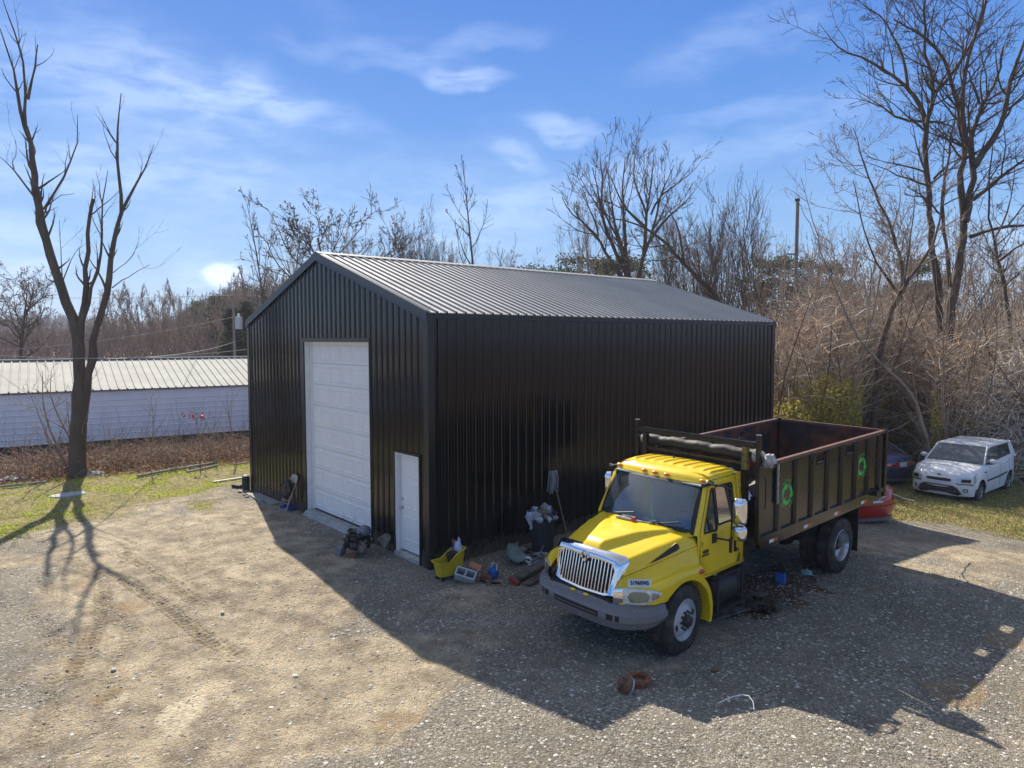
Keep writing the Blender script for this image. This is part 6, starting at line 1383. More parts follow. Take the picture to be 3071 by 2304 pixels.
for i, (px, D, py) in enumerate(back):
    k = 2 + rg.randrange(2); place(pr[k], not used[k], px, D, py, hh[k], rg.random() * 6.28, 'bare tree in the wood behind the black building', 'bare trees of the wood behind the building', 'tree', rg.uniform(.6, .9)); used[k] = 1
# thin understorey saplings in the right wood
sap = [gen('sapling', 200 + k, 6, .055, Q_thin, 2, [bark2, bark3, bark][k % 3], [bark2, bark3, bark2][k % 3], stems=[1, 3, 2, 4][k % 4], spread=.35, minr=.006) for k in range(5)]; hs_ = [hgt(s) for s in sap]; us = [0] * 5
rg = random.Random(5)
def putsap(px, D, h, lab, grp, wx=1.0, k=None):
    if 2560 < px < 2810 and D < 28: return
    k = rg.randrange(5) if k is None else k; p = lat(px, D); o = sap[k] if not us[k] else copy_tree(sap[k]); us[k] = 1
    s = h / hs_[k]; o.location = (p[0], p[1], float(zg(p[0], p[1])) - .05); o.rotation_euler = (rg.uniform(-.12, .12), rg.uniform(-.12, .12), rg.random() * 6.28); o.scale = (s * wx, s * wx, s); tag(o, lab, 'sapling', grp)
for i in range(130):
    D = rg.uniform(24.5, 38); px = rg.uniform(2330, 3300) if D > 25 else rg.uniform(2400, 2980)
    putsap(px, D, rg.uniform(4.0, 9.5) * (1 if px < 2900 else 1.1), 'thin bare sapling in the brush of the right wood', 'bare saplings in the right wood', rg.uniform(.8, 1.2))
for px, D, h, lab in ((436, 23.6, 2.9, 'bare sapling before the storage wall, nearest the forked tree on its right'), (592, 24.5, 2.5, 'bare sapling with reddish leaves before the storage wall'), (640, 25, 2.2, 'low bare sapling before the storage wall right of the red leaves'), (705, 25.2, 2.9, 'bare sapling before the storage wall nearest the black building'), (520, 24, 1.6, 'low twiggy sapling in the brush midway along the storage wall'), (330, 24, 1.7, 'low twiggy sapling just right of the forked tree'), (60, 24, 1.6, 'low twiggy sapling before the storage wall at far left')):
    putsap(px, D, h, lab, None, .9, 0 if h > 2.4 else 1)
putsap(205, 23.4, 4.3, 'clump of arching bare stems left of the forked tree trunk', None, 1.3, 3)
for s_ in range(5):
    if not us[s_]: bpy.data.objects.remove(sap[s_])
# ---- evergreens
def pine(name, seed, h, rad, n, flat):
    rs = np.random.RandomState(seed); rg_ = random.Random(seed); pl = Plant(); grow(pl, (0, 0, -.2), (0, 0, 1), h, .16, 0, 0, rg_, dict(Q_slim, wig=[.02, 0, 0, 0]), .01)
    cl = []
    for _ in range(70 if flat else 110):
        t = rs.uniform(.35 if flat else .12, 1.0); z = h * t; rr_ = rad * ((1 - ((t - .72) / .42) ** 2) ** .5 if flat and abs(t - .72) < .42 else max(.05, 1 - t)) * rs.uniform(.4, 1); a = rs.uniform(0, 2 * PI)
        c = (rr_ * math.cos(a), rr_ * math.sin(a), z); cl.append(c); pl.put([(0, 0, z - rr_ * .3), (c[0] * .5, c[1] * .5, z - rr_ * .15), c], [.03, .02, .01], 2, 1)
    C_ = np.repeat(np.array(cl), n // len(cl), 0); C_ = C_ + rs.normal(size=C_.shape) * np.array([.28, .28, .17]) * (1.25 if flat else .9)
    o = finish(pl, name, bark, bark); V, F = leaves_np(C_, rs.uniform(.05, .13, len(C_)), rs); raw('crown', V, F, needles, None, False, o); return o
pf = pine('pine_tree', 1, 9, 2.0, 11000, True); pc = pine('cedar_tree', 2, 8, 2.1, 11000, False); hf_, hc_ = hgt(pf), hgt(pc)
for i, (px, D, py, lab, wx) in enumerate([(1785, 62, 752, 'dark rounded pine crown peeping over the rear of the roof, under the broom tree', 1.5), (1610, 75, 790, 'small pine crown just above the roof ridge, left one of two', 1.2), (1665, 78, 797, 'small pine crown just above the roof ridge, right one of two', 1.0), (1865, 66, 765, 'dark pine right of the rounded pine over the roof', 1.2), (2310, 62, 755, 'dark evergreen left of the tall wooden pole', 1.0), (2440, 66, 765, 'dark evergreen right of the tall wooden pole', 1.0), (2740, 66, 760, 'dark evergreen among the bare trees of the right wood', 1.1)]):
    place(pf, i == 0, px, D, py, hf_, i * 1.3, lab, None, 'tree', wx)
for i, (px, D, py, lab, wx) in enumerate([(700, 62, 915, 'dark cedar behind the utility pole', 1.2), (660, 90, 880, 'hazy evergreen left of the cedar on the wooded hill', 1.5), (745, 66, 900, 'dark cedar touching the left edge of the black building', 1.2), (600, 120, 900, 'hazy evergreen far left of the cedar', 1.6)]):
    place(pc, i == 0, px, D, py, hc_, i * 1.7, lab, None, 'tree', wx)
# ---- tangles of stems (nobody could count these)
def tangle(N, n, start, dirs, length, wig, grav, r0, rs, gr2=0):
    P = np.zeros((N, n, 3)); P[:, 0] = start; d = dirs / (np.linalg.norm(dirs, axis=1, keepdims=True) + 1e-9); st = (length / (n - 1))[:, None]; w = rs.normal(size=(N, 3)) * wig
    for i in range(1, n):
        w = w * .6 + rs.normal(size=(N, 3)) * wig; d = d + w + np.array([0, 0, 1.0]) * (grav + gr2 * i); d /= np.linalg.norm(d, axis=1, keepdims=True); P[:, i] = P[:, i - 1] + d * st
    Rr = r0[:, None] * np.linspace(1, .35, n)[None]; return P, Rr
def lat_np(s, D): return CAM[None, :2] + np.array([-.7596, .6504])[None] * D[:, None] + np.array([.6504, .7596])[None] * s[:, None]
rs = np.random.RandomState(3)
def wood_pts(N, D0, D1, p0, p1, pw=1.0):
    D = D0 + (D1 - D0) * rs.rand(N) ** pw; px = p0 + (p1 - p0) * rs.rand(N); s = (px - 1535.5) / FPX * D; xy = lat_np(s, D); return xy, D, px
parts = []
def strands(N, D0, D1, p0, p1, hfun, mi, rr0, length, wig, grav, pw=1.0, gr2=0, zpow=1.0, edge=True):
    xy, D, px = wood_pts(N, D0, D1, p0, p1, pw)
    hmax = hfun(px) * (.75 + .5 * vn(xy[:, 0], xy[:, 1], 2.2, 5)); z = zg(xy[:, 0], xy[:, 1]) + hmax * rs.rand(N) ** zpow
    st = np.concatenate([xy, z[:, None]], 1); d = rs.normal(size=(N, 3)); d[:, 2] = np.abs(d[:, 2]) * .7 + .1
    ok = ~((xy[:, 0] < .4) & (xy[:, 1] < 13.2)) & ~((px > 2570) & (px < 2800) & (D < 27.8))
    ok &= vn(xy[:, 0], xy[:, 1], 1.1, 23) + .35 * rs.rand(N) > .42
    P, Rr = tangle(N, 6, st, d, length * (.5 + rs.rand(N)), wig, grav, rr0 * (.5 + rs.rand(N)), rs, gr2); parts.append((P[ok], Rr[ok], np.full(ok.sum(), mi)))
hw = lambda px: np.interp(px, [2250, 2400, 2600, 2800, 3000, 3300], [4.2, 5.0, 5.6, 5.4, 5.0, 5.4])
strands(30000, 25.2, 44, 2150, 3350, hw, 0, .011, 1.5, .30, .04, 1.2)
strands(7500, 25.0, 38, 2300, 3350, hw, 1, .010, 1.2, .35, .02, 1.2)
strands(3600, 24.6, 31, 2320, 3350, hw, 3, .011, 1.7, .22, .03, 1.0, -.02)  # pale strands: sunlit highlights on the backlit twigs, put into their colour
strands(1100, 24.9, 36, 2290, 3350, lambda p: .5 + 0 * p, 4, .030, 5.0, .07, .16)
strands(7000, 40, 62, 1500, 3500, lambda p: 5.6 + 0 * p, 0, .02, 2.2, .30, .05)
strands(5000, 55, 95, 700, 2600, lambda p: 4.2 + 0 * p, 2, .03, 2.5, .3, .05)
def join(parts, name, mats, s=3):
    Vs, Fs, Ms, o = [], [], [], 0
    for P, Rr, mi in parts:
        V, F = tubes_np(P, Rr, s); Vs.append(V); Fs.append(F + o); o += len(V); Ms.append(np.repeat(mi, (P.shape[1] - 1) * s))
    return raw(name, np.concatenate(Vs), np.concatenate(Fs), mats, np.concatenate(Ms), False)
br1 = mat('brush_brown', (.13, .085, .062), .9, island=[(.20, .13, .085), (.50, .37, .25), (.66, .52, .38), (.36, .25, .165), (.76, .64, .50)]); br2 = mat('brush_red', (.20, .12, .09), .9, island=[(.46, .29, .19), (.60, .44, .31), (.70, .57, .43)]); br3 = mat('brush_far', (.14, .11, .10), .9)
tag(join(parts, 'woodland_brush', [br1, br2, br3, mat('brush_sunlit', (.5, .42, .35), .85, island=[(.62, .50, .37), (.74, .63, .49), (.82, .73, .60)]), mat('brush_stems', (.1, .07, .05), .9, island=[(.08, .055, .04), (.16, .11, .08), (.26, .19, .14)])]), None, None, None, 'stuff')
# pale vines mounded over the bushes on the far right
parts = []
N = 5200; px = 2850 + 470 * rs.rand(N); t = rs.rand(N); D = 23.2 + 2.8 * t + .002 * np.abs(px - 3020); s = (px - 1535.5) / FPX * D; xy = lat_np(s, D)
mh = np.interp(px, [2860, 2950, 3050, 3300], [1.2, 3.4, 5.2, 5.6]) * (1 - .25 * (1 - t)); z = zg(xy[:, 0], xy[:, 1]) + mh * (rs.rand(N) ** .8)
d = rs.normal(size=(N, 3)); d[:, 2] = rs.rand(N) * 1.2; P, Rr = tangle(N, 9, np.concatenate([xy, z[:, None]], 1), d, .9 + 1.2 * rs.rand(N), .22, .10, .008 + .006 * rs.rand(N), rs, -.055)
ok = ~((P[:, :, 0].max(1) > 2.6) & (P[:, :, 0].min(1) < 5.2) & (P[:, :, 1].min(1) < 20.3)); parts.append((P[ok], Rr[ok], np.zeros(ok.sum())))
vine = mat('pale_vine', (.34, .28, .23), .85, island=[(.44, .34, .25), (.66, .55, .43), (.78, .68, .56), (.54, .42, .31)])
tag(join(parts, 'vine_tangle', [vine], 4), None, None, None, 'stuff')
# leaves through the wood and green undergrowth
def leafcloud(N, D0, D1, p0, p1, hf, size, name, m_, seed, thr=.45, fs=1.4):
    rs_ = np.random.RandomState(seed); D = D0 + (D1 - D0) * rs_.rand(N); px = p0 + (p1 - p0) * rs_.rand(N); s = (px - 1535.5) / FPX * D; xy = lat_np(s, D); n = fbm(xy[:, 0] * 1.0, xy[:, 1], fs, 3, seed)
    h = hf(px) * np.clip((n - thr + .25) * 2.2, 0, 1.4); z = zg(xy[:, 0], xy[:, 1]) + h * rs_.rand(N); ok = (h > .1) & ~((px > 2590) & (px < 2800) & (D < 27.8)) & ~((xy[:, 0] < .4) & (xy[:, 1] < 13.2)) & ~((xy[:, 0] > 2.4) & (xy[:, 0] < 5.3) & (xy[:, 1] < 20.6))
    V, F = leaves_np(np.concatenate([xy, z[:, None]], 1)[ok], size * (.5 + rs_.rand(ok.sum())), rs_); return tag(raw(name, V, F, m_), None, None, None, 'stuff')
gl = mat('olive_leaves', (.12, .12, .03), .7, leaf=.45, island=[(.24, .24, .04), (.40, .36, .08), (.52, .44, .11), (.18, .20, .04), (.42, .27, .10)])
rl = mat('dry_leaves', (.16, .09, .05), .8, leaf=.45, island=[(.30, .17, .10), (.46, .29, .17), (.58, .41, .25), (.36, .15, .10), (.24, .17, .11)])
leafcloud(60000, 23.2, 27, 2320, 3000, lambda p: np.interp(p, [2320, 2500, 2620, 2700, 2900, 3000], [2.7, 2.4, 2.3, 3.3, 3.3, 2.2]), .05, 'undergrowth_leaves', gl, 31, .34, 1.8)
leafcloud(16000, 27.8, 30, 2540, 2860, lambda p: 3.6 + 0 * p, .055, 'undergrowth_leaves', gl, 37, .36, 1.6)
leafcloud(50000, 24.5, 32, 2250, 3250, lambda p: 3.6 + 0 * p, .045, 'dead_leaves', rl, 32, .42, 1.5)
# bank of dead brush before the storage building
parts = []; N = 5200; y = -13 + 19 * rs.rand(N); x = -18.6 + 3.4 * rs.rand(N) + .10 * (y + 5); h = .46 * (.4 + fbm(x, y, 1.1, 3, 8))
z = -.05 + h * rs.rand(N); d = rs.normal(size=(N, 3)); d[:, 2] = np.abs(d[:, 2]) * .8; P, Rr = tangle(N, 6, np.stack([x, y, z], 1), d, .35 + .7 * rs.rand(N), .30, -.03, .007 + .006 * rs.rand(N), rs); parts.append((P, Rr, np.zeros(N)))
N = 700; y = -13 + 19 * rs.rand(N); x = -18.3 + 2.6 * rs.rand(N) + .10 * (y + 5); P, Rr = tangle(N, 7, np.stack([x, y, 0 * x], 1), np.stack([.3 * rs.normal(size=N), .3 * rs.normal(size=N), 1 + 0 * x], 1), .7 + 1.6 * rs.rand(N) ** 2, .12, .03, .006 + .004 * rs.rand(N), rs); parts.append((P, Rr, np.ones(N)))
tag(join(parts, 'bank_brush', [mat('bank_twigs', (.2, .13, .09), .9, island=[(.10, .06, .045), (.24, .16, .11), (.44, .33, .23), (.30, .18, .12), (.55, .45, .33)]), br3]), None, None, None, 'stuff')
N = 16000; y = -13 + 19.5 * rs.rand(N); x = -18.8 + 4.3 * rs.rand(N) + .10 * (y + 5); z = -.02 + .34 * rs.rand(N) ** 2 * (1 - sst(-15.6, -14.6, x - .1 * (y + 5))); V, F = leaves_np(np.stack([x, y, z], 1), .03 + .045 * rs.rand(N), rs, .5)
tag(raw('leaf_litter', V, F, mat('bank_leaves', (.2, .1, .06), .8, leaf=.45, island=[(.24, .09, .055), (.36, .20, .11), (.48, .34, .21), (.20, .12, .08)])), None, None, None, 'stuff')
N = 22; c = gnd(592, 1240, 0); p0_ = lat(592, 24.5); V, F = leaves_np(np.stack([p0_[0] + .15 * rs.normal(size=N), p0_[1] + .22 * rs.normal(size=N), 1.75 + .12 * rs.normal(size=N)], 1), .05 + .04 * rs.rand(N), rs); tag(raw('red_leaves', V, F, mat('scarlet_leaf', (.5, .06, .03), .7)), None, None, None, 'stuff')
# ------------------------------------------------------------------ long storage building
sb = empty('storage_building', (-21.43, -5.02, 0), 0, 'long low storage building with white metal roof and pale blue-grey ribbed siding', 'storage building')
sd = Vector((1.12, 9.14, 0)).normalized(); sn = Vector((-sd.y, sd.x, 0))     # along, and away from the yard
SZ0, SEV, SRG, SHW = .30, 2.33, 3.42, 4.6
siding = mat('pale_siding', (.84, .86, .92), .6, 0, .05, 1.5, .02, 10); wroof = mat('white_metal_roof', (.42, .42, .39), .85, 0, .10, .9, .02, 6, spec=.15)
A0, A1 = -13.0, 22.0
P = lambda a, n, z: sd * a + sn * n + Vector((0, 0, z))
mb = MB(); z = SZ0; pr = []
while z < SEV - .02:
    pr += [(z, 0), (z + .010, -.018), (z + .034, -.018), (z + .044, 0)]; z += .2286
pr.append((SEV, 0)); pr = [p for p in pr if p[0] <= SEV]
for (z0, h0), (z1, h1) in zip(pr[:-1], pr[1:]):
    mb.add([P(A0, h0, z0), P(A1, h0, z0), P(A1, h1, z1), P(A0, h1, z1)], [(0, 1, 2, 3)])
mb.add([P(A0, 2 * SHW, 0), P(A1, 2 * SHW, 0), P(A1, 2 * SHW, SEV), P(A0, 2 * SHW, SEV)], [(0, 1, 2, 3)])
for a in (A0, A1): mb.add([P(a, 0, 0), P(a, 2 * SHW, 0), P(a, 2 * SHW, SEV), P(a, SHW, SRG), P(a, 0, SEV)], [(0, 1, 2, 3, 4)])
mb.build('siding_wall', siding, sb, smooth=0)
mb = MB(); mb.add([P(A0, .05, -.1), P(A1, .05, -.1), P(A1, .05, SZ0 + .05), P(A0, .05, SZ0 + .05)], [(0, 1, 2, 3)]); mb.build('dark_base_strip', M['dark'], sb, smooth=0)  # dark sheet across the gap below the siding
for sg in (0, 1):
    mb = MB(); a = A0 - .05; k = 0
    rp = lambda a_, q, h: P(a_, (lerp(-.08, SHW, q) if sg == 0 else lerp(2 * SHW + .08, SHW, q)), lerp(SEV + .02, SRG + .04, q) + h)
    pr = []
    while a < A1:
        pr += [(a, 0), (a + .015, .045), (a + .05, .045), (a + .065, 0)]; a += .2286 * 1.33
    for (u0, h0), (u1, h1) in zip(pr[:-1], pr[1:]):
        mb.add([rp(u0, 0, h0), rp(u1, 0, h1), rp(u1, 1, h1), rp(u0, 1, h0)], [(0, 1, 2, 3)])
    mb.build('roof_panel', wroof, sb, smooth=0)
mb = MB(); mb.bar(P(A0 - .1, SHW, SRG + .07), P(A1, SHW, SRG + .07), .34, .05); mb.build('ridge_cap', wroof, sb, smooth=0)
mb = MB(); mb.bar(P(A0, -.06, SEV - .01), P(A1, -.06, SEV - .01), .05, .07); mb.build('eave_trim', mat('eave_shadow', (.16, .17, .19), .6), sb, smooth=0)  # the trim's dark grey paints in the shade under the roof edge
mb = MB()
for a in (-3.1, 3.4): mb.bar(P(a, -.012, SZ0), P(a, -.012, SEV - .04), .03, .03)
mb.build('wall_joint', siding, sb, smooth=0)
# poles and wires
wood = mat('pole_wood', (.23, .20, .17), .9, 0, .2, 6); metal_w = mat('cable', (.30, .29, .27), .6)
def upole(px, D, ptop, r_, lab, tx):
    p = lat(px, D); zt = topz(ptop, D); e = empty('utility_pole', (p[0], p[1], 0), 0, lab, 'utility pole')
    mb = MB(); mb.tube([(0, 0, -.3), (0, 0, zt / 2), (.02, 0, zt)], [r_ * 1.15, r_, r_ * .85], 10); mb.build('pole_shaft', wood, e)
    if tx:
        mb = MB(); mb.lathe([(.0, -.45), (.22, -.45), (.24, -.4), (.24, .35), (.20, .42), (0, .44)], (.28, .25, zt - 1.6), 'z', 16); mb.build('transformer', mat('transformer_grey', (.42, .46, .54), .5), e)
        mb = MB()
        for q in (.1, -.1): mb.cyl((.28 + q, .25, zt - 1.2), (.28 + q, .25, zt - .95), .04)
        mb.build('bushing', M['white_frame'], e)
        mb = MB(); mb.bar((-.35, -.4, zt - .5), (.35, .4, zt - .5), .06, .07); mb.build('crossarm', wood, e)
    else:
        mb = MB(); mb.cyl((0, 0, zt - .08), (0, 0, zt + .04), r_ * 1.25, None, 12); mb.build('pole_cap', M['chassis'], e)
        for k in range(3): mb = MB(); mb.cyl((0, 0, zt - 3 - k * 1.6), (-.35, -.3, zt - 3 - k * 1.6), .04); mb.build('pole_arm', M['chassis'], e)
    return e
upole(706, 50, 900, .10, 'wooden utility pole with a grey transformer left of the black building', True)
upole(2378, 40, 608, .11, 'tall plain wooden pole rising above the right wood', False)
def wire(a, b, sag, r_, lab, n=24):
    a = Vector(a); b = Vector(b); mb = MB(); mb.tube([a.lerp(b, t) + Vector((0, 0, -4 * sag * t * (1 - t))) for t in np.linspace(0, 1, n)], r_, 5); tag(mb.build('power_line', metal_w, None), lab, 'power line')
wire(at(-700, 985, 19), at(1100, 985, 26), .95, .013, 'lowest thick power line sagging across the forked tree trunk')
wire(at(706, 950, 50), at(-300, 1062, 44), .6, .018, 'thin power line running down left from the transformer pole')
wire(at(706, 1024, 50), at(300, 1078, 20), .25, .014, 'service line from low on the transformer pole to the left')
wire(at(706, 885, 50), at(1100, 872, 60), .2, .016, 'upper power line running right from the transformer pole'); wire(at(706, 885, 50), at(-300, 880, 60), .3, .016, 'upper power line running left from the transformer pole')
# far houses
for k, (px, D, w, h, lab, rc) in enumerate([(95, 230, 5, 2.6, 'far pale house at the left edge among the trees', (.35, .33, .30)), (212, 250, 4, 2.8, 'far white house seen left of the forked trunk', (.55, .55, .55))]):
    p = lat(px, D); e = empty('far_house', (p[0], p[1], 0), R(40 + 11 * k), lab, 'house'); mb = MB(); mb.bb(-w / 2, w / 2, -2.5, 2.5, -.5, h); mb.prism([(-3, h), (3, h), (0, h + 1.4)], -w / 2, w / 2, 'yz'); mb.build('wall', M['white_frame'], e, smooth=0)
    mb = MB()
    for sg in (1, -1): mb.add([(-w / 2 - .3, sg * 3.4, h - .1), (w / 2 + .3, sg * 3.4, h - .1), (w / 2 + .3, 0, h + 1.55), (-w / 2 - .3, 0, h + 1.55)], [(0, 1, 2, 3)])
    mb.build('roof', mat('far_roof', rc, .7), e, smooth=0, solid=.1)
    for x in (-w / 3, 0, w / 3):
        mb = MB(); mb.bb(x - .5, x + .5, -3.02, -2.9, 1, 2.2); mb.build('window', M['carglass'], e, smooth=0)
# ------------------------------------------------------------------ hills
def hillmesh(name, pxs, tops, D0, D1, m_, seed, step, spike):
    us = np.arange(pxs[0], pxs[-1], step); rows = 9; V = np.zeros((len(us), rows, 3))
    for j in range(rows):
        t = j / (rows - 1); D = D0 + (D1 - D0) * t; s = (us - 1535.5) / FPX * (D0 + D1) / 2; xy = lat_np(s, np.full(len(us), D)); zt = CAM[2] + (CD[2] + (1152 - np.interp(us, pxs, tops)) / FPX) * ((D0 + D1) / 2)
        sp_ = spike * (vn(xy[:, 0] + xy[:, 1], us * .0 + j * 7.7, 3.2, seed) + .6 * vn(xy[:, 0] - xy[:, 1], us * 0 + j * 3.1, 1.1, seed + 5) - .8)
        V[:, j, 0] = xy[:, 0]; V[:, j, 1] = xy[:, 1]; V[:, j, 2] = -3 + (zt + 3) * math.sin(t * PI / 2) ** .8 + sp_ * (t > 0) 
    i = np.arange(len(us) - 1)[:, None]; j = np.arange(rows - 1)[None]; F = np.stack([i * rows + j, (i + 1) * rows + j, (i + 1) * rows + j + 1, i * rows + j + 1], -1).reshape(-1, 4)
    return tag(raw(name, V.reshape(-1, 3), F, m_), None, None, None, 'structure')
hillmesh('hill', [-900, -200, 60, 200, 330, 420, 560, 640, 700, 780, 1000, 1500], [975, 965, 962, 955, 972, 985, 985, 970, 960, 958, 975, 985], 250, 420, mat('far_hill', (.085, .08, .10), .95, 0, .35, .15, col2=(.11, .085, .085), mix=(.4, .6), mscale=.05), 3, 2.2, 3.2)
hillmesh('hill', [500, 560, 620, 680, 740, 860, 1000, 1250], [1010, 950, 925, 892, 880, 885, 930, 1000], 120, 190, mat('wooded_hill', (.06, .06, .05), .95, 0, .4, .3, col2=(.085, .07, .055), mix=(.4, .6), mscale=.15), 9, 1.6, 2.4)
hillmesh('hill', [1500, 1800, 2300, 2800, 3300, 4200], [1000, 985, 975, 980, 985, 990], 300, 460, mat('back_hill', (.08, .075, .08), .95, 0, .35, .2), 13, 3, 3)
parts = []
def farwood(N, D0, D1, p0, p1, tops, hz, r0, mi):
    D = D0 + (D1 - D0) * rs.rand(N); px = p0 + (p1 - p0) * rs.rand(N); s = (px - 1535.5) / FPX * D; xy = lat_np(s, D); t = (D - D0) / (D1 - D0)
    zt = CAM[2] + (CD[2] + (1152 - np.interp(px, *tops)) / FPX) * (D0 + D1) / 2; z = (zt + 2) * np.sin(t * PI / 2) ** .8 * 1.0 - 2 - 1.5 + hz * .5 * rs.rand(N)
    P, Rr = tangle(N, 5, np.concatenate([xy, z[:, None]], 1), np.stack([.25 * rs.normal(size=N), .25 * rs.normal(size=N), 1 + 0 * D], 1), hz * (.3 + .7 * rs.rand(N)), .16, .03, r0 * (.6 + .8 * rs.rand(N)), rs); parts.append((P, Rr, np.full(N, mi)))
farwood(9000, 250, 420, -300, 1000, ([-900, -200, 60, 200, 330, 420, 560, 640, 700, 780, 1000, 1500], [975, 965, 962, 955, 972, 985, 985, 970, 960, 958, 975, 985]), 6, .16, 0)
farwood(7000, 120, 190, 500, 1200, ([500, 560, 620, 680, 740, 860, 1000, 1250], [1010, 950, 925, 892, 880, 885, 930, 1000]), 5, .10, 1)
farwood(9000, 60, 115, -500, 900, ([-900, 2000], [1012, 1012]), 3.4, .05, 2)
tag(join(parts, 'far_wood', [mat('far_twigs', (.15, .125, .14), .95, island=[(.10, .085, .10), (.19, .15, .16), (.15, .12, .12)]), mat('hill_twigs', (.1, .09, .08), .95, island=[(.06, .06, .045), (.13, .11, .09), (.18, .15, .13)]), mat('mid_twigs', (.2, .14, .12), .95, island=[(.13, .08, .07), (.24, .16, .135), (.32, .24, .21)])]), None, None, None, 'stuff')
# ------------------------------------------------------------------ ground sheet
xs = np.unique(np.concatenate([np.arange(-3000, -400, 400), np.arange(-400, -60, 20), np.arange(-60, -20, 1.0), np.arange(-20, -9, .10), np.arange(-9, 9.6, .034), np.arange(9.6, 16, .3), np.arange(16, 60, 2), np.arange(60, 400, 20), np.arange(400, 3001, 400)]).round(4))
ys = np.unique(np.concatenate([np.arange(-3000, -400, 400), np.arange(-400, -40, 20), np.arange(-40, -14, 1.0), np.arange(-14, -8, .15), np.arange(-8, 8, .034), np.arange(8, 24, .09), np.arange(24, 60, 1.0), np.arange(60, 400, 20), np.arange(400, 3001, 400)]).round(4))
X, Y = np.meshgrid(xs, ys, indexing='ij')
near = (sst(26, 20, np.abs(X + 2)) * sst(26, 20, np.abs(Y - 3)))
def polyline_dist(X, Y, pts):
    best = np.full(X.shape, 1e9); al = np.zeros(X.shape); acc = 0
    for (x0, y0), (x1, y1) in zip(pts[:-1], pts[1:]):
        dx, dy = x1 - x0, y1 - y0; L = math.hypot(dx, dy); t = np.clip(((X - x0) * dx + (Y - y0) * dy) / L ** 2, 0, 1); d = np.hypot(X - x0 - t * dx, Y - y0 - t * dy)
        sgn = np.sign((X - x0) * dy - (Y - y0) * dx); m_ = d < best; best = np.where(m_, d, best); al = np.where(m_, acc + t * L, al); acc += L
    return best, al
F1 = fbm(X, Y, 1.6, 4, 1); F2 = fbm(X, Y, .45, 4, 2); F3 = fbm(X, Y, 5.0, 3, 3)
# dirt (tan, compacted) versus gravel
band = np.abs((Y + 3.9) - (X - 0) * .02); inb = np.clip(1.25 - np.abs(Y + 3.6 + .10 * X) / 3.4, 0, 1) * sst(6.2, 3.0, X) * sst(-13, -6, X)
dirt = np.clip((inb + (F1 - .5) * 1.7 - .24) * 2.2, 0, 1)
rightd = sst(5.4, 6.6, Y) * sst(3.0, 5.5, X) * sst(13.2, 11.0, Y) * np.clip((F1 - .25) * 2.5, 0, 1); dirt = np.maximum(dirt, rightd * .9)
dirt = np.maximum(dirt, sst(-.3, -1.0, X) * sst(1.2, .2, np.abs(Y + 1.2)) * .55)
# grass soils
ge = -11.6 + .42 * (Y + 0) ; gl_ = sst(1.2, -1.0, X - (-9.9 - .55 * (Y + 2.0) * .9) + (F1 - .5) * 3.2) * sst(-15.6, -14.9, X - .08 * (Y + 3)); gl_ = gl_ * sst(3.5, 1.8, Y)
patchg = sst(1.0, .35, np.hypot((X + 8.5) / 1.0, (Y + 1.7) / .55) + (F2 - .5) * 1.2)
gr_ = sst(10.6, 12.2, Y - .55 * (X - 3) * .6 + (F1 - .5) * 3.0) * sst(1.0, 3.0, X + .3 * (Y - 12))
weedy = sst(.55, .72, F2) * sst(2.0, 1.0, np.abs(X - 5.7)) * sst(2.9, 1.2, np.abs(Y - 5.4)) * .8
grass = np.clip(np.maximum.reduce([gl_, patchg * .9, gr_, weedy * .5]), 0, 1)
litter = np.maximum(sst(-14.6, -15.6, X - .08 * (Y + 3)), sst(17.5, 20.5, Y + np.maximum(0, 3 - X) * .8) * sst(-2, 1, X)); litter = np.maximum(litter, sst(14, 16, Y) * sst(1.0, -.5, X)); litter = np.maximum(litter, .75 * sst(1.2, .5, np.hypot((X - 5.0) / .8, (Y - 3.6) / 2.2) + (F2 - .5) * 1.2)); litter = np.maximum(litter, sst(60, 80, np.hypot(X, Y)))
# ochre dust and pale sand patches
def blob(cx, cy, rx, ry, a=0, e=1.1):
    c, s = math.cos(a), math.sin(a); u = ((X - cx) * c + (Y - cy) * s) / rx; v = (-(X - cx) * s + (Y - cy) * c) / ry; return sst(1.25, .55, np.hypot(u, v) + (F2 - .5) * e * 1.6)
och = np.maximum.reduce([blob(-1.55, -4.9, .42, .25), blob(1.35, -5.75, .42, .22), blob(.0, -6.0, .3, .2), blob(8.4, 2.3, .30, .5) * .9, blob(8.3, 4.4, .25, .5) * .8, blob(4.2, -3.3, .35, .3) * .6, blob(-4.5, -4.8, .5, .25) * .5, blob(-3.2, -5.3, .5, .22) * .7, blob(-.5, -5.6, .5, .3, 0, 1) * .5])
pale = np.maximum.reduce([blob(2.35, -5.15, .62, .26, -.5, 1.0), blob(1.55, -5.75, .42, .14, -.7, 1.0) * .9, blob(-2.6, -5.55, .7, .18, .3, 1.0) * .8, blob(.9, -4.2, .35, .12, 0, 1) * .6])
